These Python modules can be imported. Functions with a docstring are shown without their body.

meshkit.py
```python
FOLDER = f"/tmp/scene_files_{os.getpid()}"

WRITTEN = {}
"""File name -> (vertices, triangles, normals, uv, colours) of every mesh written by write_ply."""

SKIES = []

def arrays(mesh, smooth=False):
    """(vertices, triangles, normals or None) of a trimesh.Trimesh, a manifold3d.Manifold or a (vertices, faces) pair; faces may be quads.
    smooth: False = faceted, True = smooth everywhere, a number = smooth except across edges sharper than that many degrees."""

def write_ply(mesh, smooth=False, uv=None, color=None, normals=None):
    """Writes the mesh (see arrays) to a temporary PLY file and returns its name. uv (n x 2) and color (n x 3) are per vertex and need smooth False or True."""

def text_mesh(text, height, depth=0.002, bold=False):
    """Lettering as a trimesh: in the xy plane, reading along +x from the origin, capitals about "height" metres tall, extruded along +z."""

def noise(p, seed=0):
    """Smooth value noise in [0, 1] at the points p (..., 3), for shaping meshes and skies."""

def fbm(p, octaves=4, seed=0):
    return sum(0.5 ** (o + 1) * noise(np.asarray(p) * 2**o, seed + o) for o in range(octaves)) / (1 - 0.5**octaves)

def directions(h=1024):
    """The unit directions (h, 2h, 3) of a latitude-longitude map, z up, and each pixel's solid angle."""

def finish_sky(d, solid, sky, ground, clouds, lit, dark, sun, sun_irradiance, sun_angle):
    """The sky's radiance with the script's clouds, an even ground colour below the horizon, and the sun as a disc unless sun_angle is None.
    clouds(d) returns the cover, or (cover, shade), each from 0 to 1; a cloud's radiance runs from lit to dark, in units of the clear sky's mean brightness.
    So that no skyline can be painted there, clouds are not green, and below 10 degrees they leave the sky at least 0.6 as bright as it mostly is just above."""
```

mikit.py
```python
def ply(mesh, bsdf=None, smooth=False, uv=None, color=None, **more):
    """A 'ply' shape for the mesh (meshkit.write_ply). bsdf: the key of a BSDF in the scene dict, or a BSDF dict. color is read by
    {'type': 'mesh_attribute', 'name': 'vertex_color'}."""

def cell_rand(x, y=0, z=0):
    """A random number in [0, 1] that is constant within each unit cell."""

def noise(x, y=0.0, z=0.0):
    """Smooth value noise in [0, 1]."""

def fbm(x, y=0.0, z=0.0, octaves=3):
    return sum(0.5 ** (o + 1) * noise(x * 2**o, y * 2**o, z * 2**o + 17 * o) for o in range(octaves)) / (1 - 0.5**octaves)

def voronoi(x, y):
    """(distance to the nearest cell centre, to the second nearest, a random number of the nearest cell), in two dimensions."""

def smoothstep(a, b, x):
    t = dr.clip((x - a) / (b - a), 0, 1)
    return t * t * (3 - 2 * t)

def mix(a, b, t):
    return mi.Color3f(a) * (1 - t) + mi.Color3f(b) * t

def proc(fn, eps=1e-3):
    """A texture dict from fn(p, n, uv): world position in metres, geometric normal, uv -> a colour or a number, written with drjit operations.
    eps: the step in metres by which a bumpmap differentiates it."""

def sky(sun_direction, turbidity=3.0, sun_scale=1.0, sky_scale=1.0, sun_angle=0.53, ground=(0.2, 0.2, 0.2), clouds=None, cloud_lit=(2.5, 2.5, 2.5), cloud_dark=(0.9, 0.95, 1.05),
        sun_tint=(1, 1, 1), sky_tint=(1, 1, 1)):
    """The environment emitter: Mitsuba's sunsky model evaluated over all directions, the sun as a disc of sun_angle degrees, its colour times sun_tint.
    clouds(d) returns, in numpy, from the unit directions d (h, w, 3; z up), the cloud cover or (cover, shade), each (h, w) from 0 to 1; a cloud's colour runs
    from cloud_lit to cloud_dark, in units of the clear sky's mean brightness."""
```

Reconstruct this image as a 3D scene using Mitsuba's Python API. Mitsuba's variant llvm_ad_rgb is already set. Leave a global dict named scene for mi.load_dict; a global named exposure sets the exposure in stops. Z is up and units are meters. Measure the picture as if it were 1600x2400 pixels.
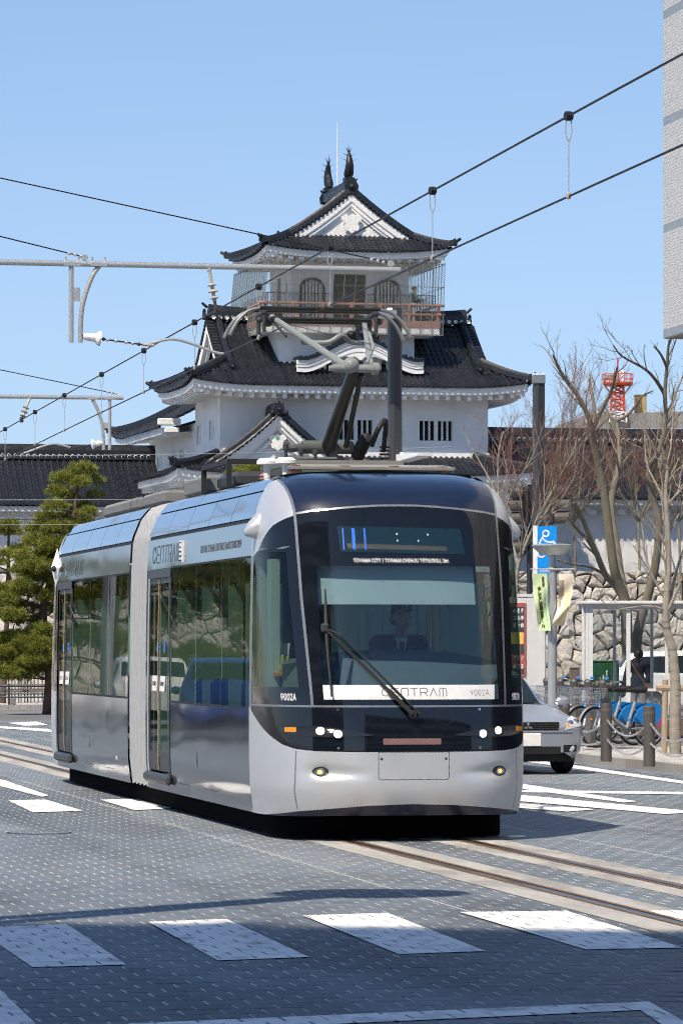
import math, random
import numpy as np
import trimesh, shapely
import mitsuba as mi, drjit as dr
import mikit, meshkit
from mikit import noise, fbm, cell_rand, smoothstep, mix, proc
T = mi.ScalarTransform4f
random.seed(7); RNG = np.random.default_rng(11)
scene, labels = {}, {}

# ------------------------------------------------------------------ camera, sky, exposure
H, F, HOR = 1.70, 9400.0, 1520.0            # eye height (m), focal length and horizon row in photo pixels
scene['camera'] = {'type': 'perspective', 'fov': math.degrees(2 * math.atan(800 / F)), 'fov_axis': 'x', 'near_clip': 1.0, 'far_clip': 6000.0,
    'principal_point_offset_y': -(HOR - 1200) / 2400,
    'to_world': T().look_at(origin=[0, 0, H], target=[0, 10, H], up=[0, 0, 1])}
SUN = np.array([-0.509, -0.861, 1.30])
scene['sky_light'] = mikit.sky(SUN.tolist(), turbidity=2.6, sun_scale=1.0, sky_scale=1.0, ground=(0.16, 0.16, 0.16), sky_tint=(1.06, 1.05, 1.07), sun_tint=(0.95, 1.0, 1.07))
exposure = 1.92

# ------------------------------------------------------------------ helpers
def at(x, y, Y):                              # a photo pixel at distance Y -> point
    return np.array([(x - 800) / F * Y, Y, H + (HOR - y) / F * Y])
def gnd(x, y, z=0.0):                         # a photo pixel on the ground -> point
    Y = F * (H - z) / (y - HOR)
    return np.array([(x - 800) / F * Y, Y, z])
def rot_z(a):
    c, s = math.cos(a), math.sin(a)
    return np.array([[c, -s, 0], [s, c, 0], [0, 0, 1.0]])
class Frame:                                  # a local right-handed frame: x = ex, y = ey, z = up
    def __init__(self, o, ang=0.0, R=None):
        self.o = np.array(o, float); self.R = rot_z(ang) if R is None else np.asarray(R, float)
    def __call__(self, p):
        return np.asarray(p, float) @ self.R.T + self.o
    def sub(self, p, ang=0.0):
        return Frame(self(p), R=self.R @ rot_z(ang))
def unit(v):
    v = np.asarray(v, float); return v / max(np.linalg.norm(v), 1e-12)
BOXF = np.array([[0,2,3],[0,3,1],[4,5,7],[4,7,6],[0,1,5],[0,5,4],[2,6,7],[2,7,3],[0,4,6],[0,6,2],[1,3,7],[1,7,5]])
class MB:                                     # collects triangles
    def __init__(self): self.v, self.f, self.n = [], [], 0
    def add(self, v, f):
        v = np.asarray(v, float); f = np.asarray(f, int)
        if len(f) == 0: return self
        if f.shape[1] == 4: f = np.vstack([f[:, [0, 1, 2]], f[:, [0, 2, 3]]])
        self.v.append(v); self.f.append(f + self.n); self.n += len(v); return self
    def mesh(self, tf=None):
        v = np.vstack(self.v); f = np.vstack(self.f)
        if tf is not None: v = tf(v)
        return v, f
    def join(self, other, tf=None):
        if other.n: self.add(*other.mesh(tf))
        return self
    def box(self, c, s, R=None):              # centre, full sizes
        h = np.array(s, float) / 2
        v = np.array([[x, y, z] for x in (-1, 1) for y in (-1, 1) for z in (-1, 1)], float)[:, :] * h
        if R is not None: v = v @ np.asarray(R).T
        f = np.array([[0,1,3],[0,3,2],[4,6,7],[4,7,5],[0,4,5],[0,5,1],[2,3,7],[2,7,6],[0,2,6],[0,6,4],[1,5,7],[1,7,3]])
        return self.add(v + np.array(c, float), f)
    def span(self, a, b):                     # box by two corners
        a, b = np.minimum(a, b), np.maximum(a, b)
        return self.box((np.array(a) + b) / 2, np.array(b) - a)
    def cbox(self, c, s, b=.01, R=None):      # box with chamfered edges
        h = np.array(s, float) / 2; b = min(b, h.min() * .9); pts = []
        for sx in (-1, 1):
            for sy in (-1, 1):
                for sz in (-1, 1):
                    for k in range(3):
                        d = np.array([b, b, b]); d[k] = 0
                        pts.append((h - d) * (sx, sy, sz))
        m = trimesh.convex.convex_hull(np.array(pts))
        v = np.array(m.vertices)
        if R is not None: v = v @ np.asarray(R).T
        return self.add(v + np.array(c, float), m.faces)
    def bar(self, p, q, w, h, up=(0, 0, 1)):  # rectangular bar from p to q
        p, q = np.array(p, float), np.array(q, float); d = unit(q - p)
        up = np.array(up, float)
        if abs(d @ up) > .98: up = np.array([0, 1.0, 0]) if abs(d[1]) < .9 else np.array([1.0, 0, 0])
        r = unit(np.cross(d, up)); u = np.cross(r, d)
        return self.box((p + q) / 2, (np.linalg.norm(q - p), w, h), np.stack([d, r, u], 1))
    def tube(self, pts, rad, n=8, caps=True):
        pts = np.asarray(pts, float); m = len(pts); rad = np.broadcast_to(np.asarray(rad, float), (m,))
        t = np.gradient(pts, axis=0); t /= np.maximum(np.linalg.norm(t, axis=1, keepdims=True), 1e-12)
        a = np.array([0, 0, 1.0]) if abs(t[0][2]) < .9 else np.array([1.0, 0, 0])
        ring = np.arange(n) * 2 * np.pi / n; V = np.empty((m, n, 3)); r = np.cross(t[0], a); r /= np.linalg.norm(r)
        for i in range(m):
            r = r - t[i] * (r @ t[i]); r /= max(np.linalg.norm(r), 1e-9); u = np.cross(t[i], r)
            V[i] = pts[i] + rad[i] * (np.cos(ring)[:, None] * r + np.sin(ring)[:, None] * u)
        i, j = np.meshgrid(np.arange(m - 1), np.arange(n), indexing='ij'); i, j = i.ravel(), j.ravel(); k = (j + 1) % n
        f = np.stack([i * n + j, i * n + k, (i + 1) * n + k, (i + 1) * n + j], 1)
        f = np.vstack([f[:, [0, 1, 2]], f[:, [0, 2, 3]]]); V = V.reshape(-1, 3)
        if caps and n > 2:
            c = np.arange(1, n - 1)
            f = np.vstack([f, np.stack([c * 0, c + 1, c], 1), np.stack([c * 0, c, c + 1], 1) + (m - 1) * n])
        return self.add(V, f)
    def grid(self, P, flip=False):            # P (a, b, 3)
        a, b = P.shape[:2]; i, j = np.meshgrid(np.arange(a - 1), np.arange(b - 1), indexing='ij'); i, j = i.ravel(), j.ravel()
        f = np.stack([i * b + j, (i + 1) * b + j, (i + 1) * b + j + 1, i * b + j + 1], 1)
        return self.add(P.reshape(-1, 3), f[:, ::-1] if flip else f)
    def lathe(self, prof, o=(0, 0, 0), axis=(0, 0, 1), n=20):   # prof rows (radius, height)
        ax = unit(axis); r = unit(np.cross(ax, (0, 0, 1) if abs(ax[2]) < .9 else (1, 0, 0))); u = np.cross(ax, r)
        th = np.arange(n + 1) * 2 * np.pi / n; pr = np.asarray(prof, float)
        P = np.array(o) + pr[:, None, :1] * (np.cos(th)[None, :, None] * r + np.sin(th)[None, :, None] * u) + pr[:, None, 1:] * ax
        return self.grid(P, flip=True)
    def disc(self, o, axis, r, n=20):
        return self.lathe([(r, 0), (0, 0)], o, axis, n)
    def prism(self, poly, o, ex, ey, depth):  # polygon (n x 2 or shapely) in the plane o + x ex + y ey, thick along -(ex x ey)
        poly = poly if hasattr(poly, 'geom_type') else shapely.Polygon(poly)
        for g in getattr(poly, 'geoms', [poly]):
            if g.area < 1e-9: continue
            m = trimesh.creation.extrude_polygon(g, depth, engine='earcut'); v = np.array(m.vertices)
            n = np.cross(ex, ey)
            self.add(np.array(o) + v[:, :1] * np.array(ex) + v[:, 1:2] * np.array(ey) + (v[:, 2:] - depth) * n, m.faces)
        return self
    def sphere(self, c, r, sub=2, sc=(1, 1, 1)):
        m = trimesh.creation.icosphere(subdivisions=sub, radius=1.0)
        return self.add(np.array(m.vertices) * np.array(sc) * r + np.array(c), m.faces)
def weld(v, f, tol=1e-5):
    q = np.round(np.asarray(v) / tol).astype(np.int64); _, i, inv = np.unique(q, axis=0, return_index=True, return_inverse=True)
    f = inv.ravel()[f]; ok = (f[:, 0] != f[:, 1]) & (f[:, 1] != f[:, 2]) & (f[:, 0] != f[:, 2])
    return np.asarray(v)[i], f[ok]
def clip(v, f, val):                          # keeps the part of the mesh where val > 0
    val = np.where(np.abs(val) < 1e-9, 1e-9, val); ins = val > 0; c = ins[f].sum(1); out = [f[c == 3]]; nv = [v]; base = len(v)
    for k in (1, 2):
        g = f[c == k]
        if len(g) == 0: continue
        odd = ins[g] if k == 1 else ~ins[g]; first = odd.argmax(1); g = np.take_along_axis(g, (first[:, None] + np.arange(3)) % 3, 1)
        a, b, d = g.T
        def cut(p, q): t = (val[p] / (val[p] - val[q]))[:, None]; return v[p] + (v[q] - v[p]) * t
        n = len(g); nv += [cut(a, b), cut(a, d)]; ab = np.arange(n) + base; ad = ab + n; base += 2 * n
        out += [np.stack([a, ab, ad], 1)] if k == 1 else [np.stack([ab, b, d], 1), np.stack([ab, d, ad], 1)]
    v2 = np.vstack(nv); f2 = np.vstack(out)
    if len(f2) == 0: return np.zeros((0, 3)), f2
    u, inv = np.unique(f2, return_inverse=True)
    return weld(v2[u], inv.reshape(-1, 3), 1e-6)
def thick(v, f, d):                           # closes an open sheet with a second skin d behind it
    m = trimesh.Trimesh(v, f, process=False); n = np.array(m.vertex_normals); e = np.sort(m.edges, axis=1)
    u, idx, cnt = np.unique(e, axis=0, return_index=True, return_counts=True); b = m.edges[idx[cnt == 1]]; k = len(v)
    return np.vstack([v, v - n * d]), np.vstack([f, f[:, ::-1] + k, np.stack([b[:, 1], b[:, 0], b[:, 0] + k], 1), np.stack([b[:, 1], b[:, 0] + k, b[:, 1] + k], 1)])
USED = {}
def num(name):
    n = USED.get(name, 0); USED[name] = n + 1
    return name if n == 0 else f'{name}_{n:03d}'
def tag(key, label=None, cat=None, group=None, kind=None):
    d = {k: x for k, x in (('label', label), ('category', cat), ('group', group), ('kind', kind)) if x}
    labels[key] = {**labels.get(key, {}), **d}; return key
def put(name, mesh, mat, parent=None, smooth=False, tf=None, rnd=None, **more):   # one entry of the scene
    key = num((parent + '__' if parent else '') + name)
    v, f = mesh.mesh() if isinstance(mesh, MB) else (np.asarray(mesh.vertices), np.asarray(mesh.faces)) if hasattr(mesh, 'vertices') else mesh
    if tf is not None: v = tf(v)
    uv = None
    if rnd is not None and smooth in (False, True): uv = np.tile([rnd, (rnd * 7.31) % 1], (len(v), 1))
    scene[key] = mikit.ply((v, f), mat, smooth=smooth, uv=uv, **more); return key
def thing(name, label, cat, group=None, kind=None):
    key = num(name); tag(key, label, cat, group, kind); return key
def struct(name, mesh, mat, **k):
    key = put(name, mesh, mat, **k); labels[key] = {'kind': 'structure'}; return key
def copy_thing(src, dst, M, label=None):       # a copy of a thing with its parts, moved by the matrix M
    key = num(dst)
    for k in [k for k in scene if k == src or k.startswith(src + '__')]:
        old = scene[k].get('to_world'); scene[key + k[len(src):]] = {**scene[k], 'to_world': M if old is None else M @ old}
        if k in labels and k != src: labels[key + k[len(src):]] = dict(labels[k])
    labels[key] = {**labels[src], **({'label': label} if label else {})}; return key
def poly_interp(x, xs, ys): return np.interp(x, xs, ys)
def smooth_curve(pts, n=24):                   # Catmull-Rom through the points
    p = np.asarray(pts, float)
    if len(p) == 2: return p[0] + (p[1] - p[0]) * np.linspace(0, 1, n)[:, None]
    q = np.vstack([2 * p[0] - p[1], p, 2 * p[-1] - p[-2]]); s = np.linspace(0, len(p) - 1, n); i = np.minimum(s.astype(int), len(p) - 2); t = (s - i)[:, None]
    a, b, c, d = q[i], q[i + 1], q[i + 2], q[i + 3]
    return .5 * (2 * b + (c - a) * t + (2 * a - 5 * b + 4 * c - d) * t**2 + (3 * b - a - 3 * c + d) * t**3)
def lettering(mb, text, height, o, ex, ey, depth=.002, width=None, bold=False, sx=1.0):   # text standing on the plane o, ex, ey
    m = meshkit.text_mesh(text, height, depth, bold); v = np.array(m.vertices); f = np.array(m.faces)
    v[:, 0] -= v[:, 0].min()
    s = sx if width is None else width / v[:, 0].max()
    n = np.cross(ex, ey)
    mb.add(np.array(o) + v[:, :1] * s * np.array(ex) + v[:, 1:2] * np.array(ey) + v[:, 2:] * n, f)
def strokes(mb, lines, o, ex, ey, w, depth=.002):  # brush strokes: lists of 2-D points on a plane
    g = shapely.union_all([shapely.LineString(l).buffer(w / 2, cap_style='flat' if len(l) > 1 else 'round', join_style='round') for l in lines])
    n = np.cross(ex, ey); mb.prism(g, np.array(o) + n * depth, ex, ey, depth)

# ------------------------------------------------------------------ materials
def rgb(*c): return {'type': 'rgb', 'value': list(c[0] if len(c) == 1 and hasattr(c[0], '__len__') else c if len(c) == 3 else (c[0],) * 3)}
def two(d): return {'type': 'twosided', 'b': d}
def mat(name, base, rough=.6, metal=0.0, spec=.5, clear=0.0, bump=None, bscale=1.0, **k):
    d = {'type': 'principled', 'base_color': base if isinstance(base, dict) else rgb(base), 'roughness': rough, 'metallic': metal, 'specular': spec, **k}
    if clear: d['clearcoat'] = clear; d['clearcoat_gloss'] = .95
    if bump is not None: d = {'type': 'bumpmap', 't': bump, 'scale': bscale, 'b': d}
    scene['mat_' + name] = two(d); return 'mat_' + name
def C(*c): return mi.Color3f(*c)
# ------------------------------------------------------------------ ground, road, track
TH = math.radians(10.9); ct, st = math.cos(TH), math.sin(TH)      # the street and the track run at this angle to the view
N0 = np.array([0.634, 35.06, 0.0])                                # ground point under the middle of the tram's nose
TR = Frame(N0, TH)                                                # x = across (right), y = back along the track, z = up
PU, PV = .198, .245                                               # paver: across x along the track
def paver_uv(p):
    x, y = p.x - float(N0[0]), p.y - float(N0[1])
    return x * ct + y * st, -x * st + y * ct
def paver_pattern(p):
    l, s = paver_uv(p); row = dr.floor(s / PV); a = l / PU + .5 * (row - 2 * dr.floor(row / 2)); col = dr.floor(a)
    r = cell_rand(row, col, 5); du = dr.abs(a - dr.round(a)) * PU; fv = s / PV - row; dv = dr.minimum(fv, 1 - fv) * PV
    return l, s, row, col, r, du, dv, cell_rand(row, dr.round(a), 9)
def paver_color(p, n, uv):
    l, s, row, col, r, du, dv, rj = paver_pattern(p)
    base = .146 + .035 * (r - .5) + .085 * (fbm(l * .7, s * .30, 3, 4) - .5) + .03 * (noise(l * 22, s * 22, 2) - .5)
    base = base * (1 - .28 * smoothstep(.62, .74, fbm(l * .45 + 9, s * .16, 7, 3))) * (1 - .16 * smoothstep(.25, .0, dr.abs(dr.abs(l + 3.6) - .75)))
    c = mix((.78, .96, 1.16), (.90, .99, 1.09), cell_rand(row, col, 8)) * base
    light = dr.select((du < .0075) & (fv_in(s)), 1.0, 0.0) * (.45 + .55 * smoothstep(.05, .35, rj))
    c = mix(c, C(.44, .43, .405), light * (.95 - .35 * smoothstep(.45, .65, fbm(l * .5, s * .3, 21, 3))))
    seg = noise(l * 1.3 + 50, row * 7.7, 1)
    odd = cell_rand(row * 1.0, dr.floor(l / 2.3), 12); c = c * (1 - .22 * smoothstep(.965, .975, odd))
    thin = dr.select(dv < .0045, 1.0, 0.0)
    c = mix(c, C(.045, .047, .05), thin * .7 * smoothstep(.25, .5, seg))
    c = mix(c, C(.47, .455, .42), thin * smoothstep(.80, .86, seg) * .9)
    c = mix(c, C(.40, .39, .36), smoothstep(.012, .006, dr.abs(dr.abs(l) - 1.54)) * smoothstep(.25, .45, noise(s * .8, l, 3)))
    return c
def fv_in(s):
    f = s / PV - dr.floor(s / PV); return (f > .10) & (f < .90)
mat('paver', proc(paver_color), rough=.55, spec=.4)
def asphalt_color(p, n, uv):
    v = .105 + .05 * (fbm(p.x * .35, p.y * .12, 1, 3) - .5) + .05 * (noise(p.x * 40, p.y * 40, 2) - .5)
    return C(v, v * 1.01, v * 1.03)
mat('asphalt', proc(asphalt_color), rough=.75)
def paint_color(p, n, uv):
    l, s, row, col, r, du, dv, rj = paver_pattern(p)
    v = .76 - .14 * fbm(l * 3, s * 2, 5, 3) - .13 * smoothstep(.55, .8, noise(l * 14, s * 9, 4)) - .16 * smoothstep(.60, .74, fbm(l * 6, s * 3, 9, 4))
    gap = dr.select((du < .0075) & fv_in(s), 1.0, 0.0) * (.4 + .6 * smoothstep(.1, .5, rj)) * dr.select(p.y < 30, 1.0, 0.0)
    line = dr.select(dv < .003, .35, 0.0) * dr.select(p.y < 32, 1.0, 0.0)
    return C(v, v, v * .98) * (1 - .8 * dr.maximum(gap, line))
mat('road_paint', proc(paint_color), rough=.6)
def concrete_color(p, n, uv):
    l, s = paver_uv(p)
    v = .26 + .10 * (fbm(l * 4, s * .8, 1, 3) - .5) + .05 * (noise(l * 30, s * 30, 2) - .5) - .05 * smoothstep(.55, .7, noise(l * 2, s * 1.3, 8))
    return C(v, v * .985, v * .945)
mat('concrete', proc(concrete_color), rough=.8)
mat('rail_steel', (.30, .27, .24), rough=.28, metal=1.0)
mat('rail_rust', (.25, .13, .05), rough=.55, metal=.4)
mat('groove', (.02, .02, .025), rough=.9)
def pave_slab(p, n, uv):
    a, b = p.x / .3, p.y / .3; r = cell_rand(a, b, 2)
    e = dr.minimum(dr.abs(a - dr.round(a)), dr.abs(b - dr.round(b)))
    v = .30 + .06 * (r - .5) + .06 * (fbm(p.x, p.y, 4, 3) - .5); v = dr.select(e < .03, v * .6, v)
    return C(v, v * .99, v * .97)
mat('pavement', proc(pave_slab), rough=.75)

def sheet(poly, z=0.0):
    mb = MB(); m = trimesh.creation.triangulate_polygon(shapely.Polygon(poly), engine='earcut')
    mb.add(np.c_[m[0], np.full(len(m[0]), z)], m[1]); return mb
def rect(l0, l1, s0, s1): return [TR((a, b, 0))[:2] for a, b in ((l0, s0), (l1, s0), (l1, s1), (l0, s1))]
struct('ground', sheet([(-900, -300), (900, -300), (900, 3000), (-900, 3000)], -.02), 'mat_asphalt')
struct('road', sheet(rect(-16, 7.55, -60, 60), 0.0), 'mat_paver')
# the nearest paving stones stand up as pieces of their own
def paver_mesh(l0, l1, s0, s1, z):
    b = .004; v = np.array([(l0, s0, 0), (l1, s0, 0), (l1, s1, 0), (l0, s1, 0), (l0 + b, s0 + b, z), (l1 - b, s0 + b, z), (l1 - b, s1 - b, z), (l0 + b, s1 - b, z)])
    return TR(v), np.array([[4,5,6],[4,6,7],[0,1,5],[0,5,4],[1,2,6],[1,6,5],[2,3,7],[2,7,6],[3,0,4],[3,4,7]])
def cell_hash(x, y, z):
    x, y, z = (np.uint64(int(math.floor(q)) + 1000000) for q in (x, y, z)); M = np.uint64(0xFFFFFFFF)
    h = ((x * np.uint64(374761393)) + (y * np.uint64(668265263)) + (z * np.uint64(2147483647))) & M
    h = ((h ^ (h >> np.uint64(13))) * np.uint64(1274126177)) & M
    return float((h ^ (h >> np.uint64(16))) & np.uint64(0xFFFFFF)) / 16777215.0
cands = []
for row in range(-72, -46):
    s0 = row * PV
    for col in range(-40, 30):
        l0 = (col - .5 * (row % 2)) * PU
        c = TR((l0 + PU / 2, s0 + PV / 2, 0)); px = 800 + F * c[0] / c[1]; py = HOR + F * H / c[1]
        if -20 < px < 1620 and py < 2412: cands.append((c[1], l0, s0))
cands.sort(); rest = MB()
for i, (_, l0, s0) in enumerate(cands):
    m = paver_mesh(l0 + .005, l0 + PU - .005, s0 + .003, s0 + PV - .003, .003 + .0016 * random.random())
    if i < 300: put('paver', m, 'mat_paver', 'road')
    else: rest.add(*m)
if rest.n: tag(put('paver_field', rest, 'mat_paver', 'road'), kind='stuff')
# track: concrete bands with grooved rails let into them
track = thing('tram_track', None, None, kind='structure'); G = .533
for side in (-1, 1):
    put('concrete_band', sheet(rect(side * G - .33, side * G + .33, -60, 110), .004), 'mat_concrete', track)
    put('rail', MB().grid(np.array([[TR((side * G + a, b, .009)) for b in (-60, 110)] for a in (-.028, .028)]), flip=True), 'mat_rail_steel', track)
    put('groove', MB().grid(np.array([[TR((side * G - side * a, b, .0085)) for b in (-60, 110)] for a in (.028, .068)])), 'mat_groove', track)
    for a in (-.042, .085):
        put('rail_lip', MB().grid(np.array([[TR((side * G - side * a + q, b, .0092)) for b in (-60, 110)] for q in (-.014, .014)])), 'mat_rail_rust', track)
# painted markings: bars measured on the ground
marks = thing('road_markings', None, None, kind='structure')
def marking(name, px, z=.0085):
    pts = [gnd(x, y)[:2] for x, y in px]; put(name, sheet(pts, z), 'mat_road_paint', marks)
for q in ([(-60, 2178), (158, 2170), (296, 2265), (76, 2271)], [(347, 2164), (531, 2157), (724, 2247), (510, 2255)], [(709, 2149), (908, 2143), (1138, 2233), (934, 2240)],
          [(1077, 2141), (1327, 2138), (1600, 2225), (1372, 2229)], [(1520, 2138), (1730, 2136), (2010, 2221), (1790, 2222)]):
    marking('crosswalk_bar', q)
marking('stop_line', [(300, 2404), (1520, 2352), (1640, 2420), (1570, 2420), (1500, 2372), (800, 2404), (700, 2420), (300, 2420)])
marking('stop_line', [(-120, 2300), (-20, 2305), (95, 2415), (-30, 2420)])
for q in ([(20, 1878), (107, 1876), (194, 1902), (77, 1906)], [(235, 1876), (347, 1873), (403, 1896), (316, 1901)]): marking('crosswalk_bar', q)
marking('lane_line', [(-40, 1822), (10, 1830), (114, 1866), (98, 1869), (-40, 1834)])
for q in ([(18, 1695), (86, 1692), (112, 1700), (58, 1702)], [(-60, 1700), (110, 1709), (140, 1718), (-60, 1703)]): marking('far_bar', q)
for q in ([(1180, 1833), (1225, 1839), (1492, 1880), (1462, 1883), (1180, 1845)], [(1180, 1853), (1600, 1858), (1700, 1861), (1700, 1865), (1180, 1858)],
          [(1180, 1863), (1230, 1866), (1640, 1905), (1560, 1910), (1180, 1876)], [(1180, 1882), (1395, 1899), (1330, 1904), (1180, 1893)]): marking('hatch_line', q)
marking('edge_line', [(1200, 1777), (1340, 1794), (1640, 1838), (1640, 1844), (1200, 1782)])
mh = thing('manhole_cover', 'round manhole cover let into the paving left of the track', 'manhole cover'); mc = gnd(92, 1953); a_ = np.arange(33) * np.pi / 16
for r0, r1, m_ in ((0, .27, 'groove'), (.275, .30, 'rail_rust')): put('ring' if r0 else 'lid', MB().grid(np.array([[mc + (r * math.cos(a), r * math.sin(a), .006) for a in a_] for r in (max(r0, .001), r1)]), flip=True), 'mat_paver' if not r0 else 'mat_groove', mh)
# pavement on the right with its kerb, and the far one on the left
struct('kerb', MB().span((7.55, -60, -.02), (7.75, 28, .13)), 'mat_concrete', tf=TR)
struct('pavement', MB().span((7.75, -60, -.02), (22, 28, .134)), 'mat_pavement', tf=TR)
# ------------------------------------------------------------------ castle: materials and roof builders
def plaster_color(p, n, uv):
    v = .80 - .07 * smoothstep(.45, .8, fbm(p.x * .9, p.y * .9, p.z * .35, 3)) - .05 * fbm(p.x * 5, p.y * 5, p.z * .6, 2) * smoothstep(.4, .7, noise(p.x * 2.3, p.y * 2.3, p.z * .1))
    return C(v, v * .995, v * .975)
mat('plaster', proc(plaster_color), rough=.85, spec=.2)
def tile_color(p, n, uv):
    v = .008 + .010 * uv.x + .008 * noise(p.x * 4.3, p.y * 4.3, p.z * 4.3)
    return C(v * .82, v * .96, v * 1.28)
def tile_rough(p, n, uv): return .30 + .25 * noise(p.x * 6.1, p.y * 6.1, p.z * 6.1)
mat('tile', proc(tile_color), rough=proc(tile_rough), spec=.45)
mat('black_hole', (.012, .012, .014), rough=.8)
mat('brown_lattice', (.035, .026, .02), rough=.6)
mat('red_rail', (.36, .19, .155), rough=.55)
mat('mesh_steel', (.22, .24, .22), rough=.5, metal=.6)
mat('jade', (.10, .33, .20), rough=.5)

def sweep(poly, path, up=(0, 0, 1), caps=True):
    poly, path = np.asarray(poly, float), np.asarray(path, float); up = np.array(up, float)
    t = np.gradient(path, axis=0); t /= np.linalg.norm(t, axis=1, keepdims=True)
    r = np.cross(t, up); r /= np.linalg.norm(r, axis=1, keepdims=True); w = np.cross(r, t)
    P = path[:, None] + poly[None, :, :1] * r[:, None] + poly[None, :, 1:] * w[:, None]
    P = np.concatenate([P, P[:, :1]], 1); mb = MB().grid(P)
    if caps:
        k = len(poly); c = np.arange(1, k - 1); f = np.stack([c * 0, c, c + 1], 1)
        mb.add(P[0, :k], f[:, ::-1]); mb.add(P[-1, :k], f)
    return mb
def orect(w, h, y0=0.0): return [(-w / 2, y0), (w / 2, y0), (w / 2, y0 + h), (-w / 2, y0 + h)]
def ridge_poly(w, h): return [(-w / 2, 0), (w / 2, 0), (w / 2 * .86, h * .62), (w * .3, h * .78), (w * .16, h), (-w * .16, h), (-w * .3, h * .78), (-w / 2 * .86, h * .62)]
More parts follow.
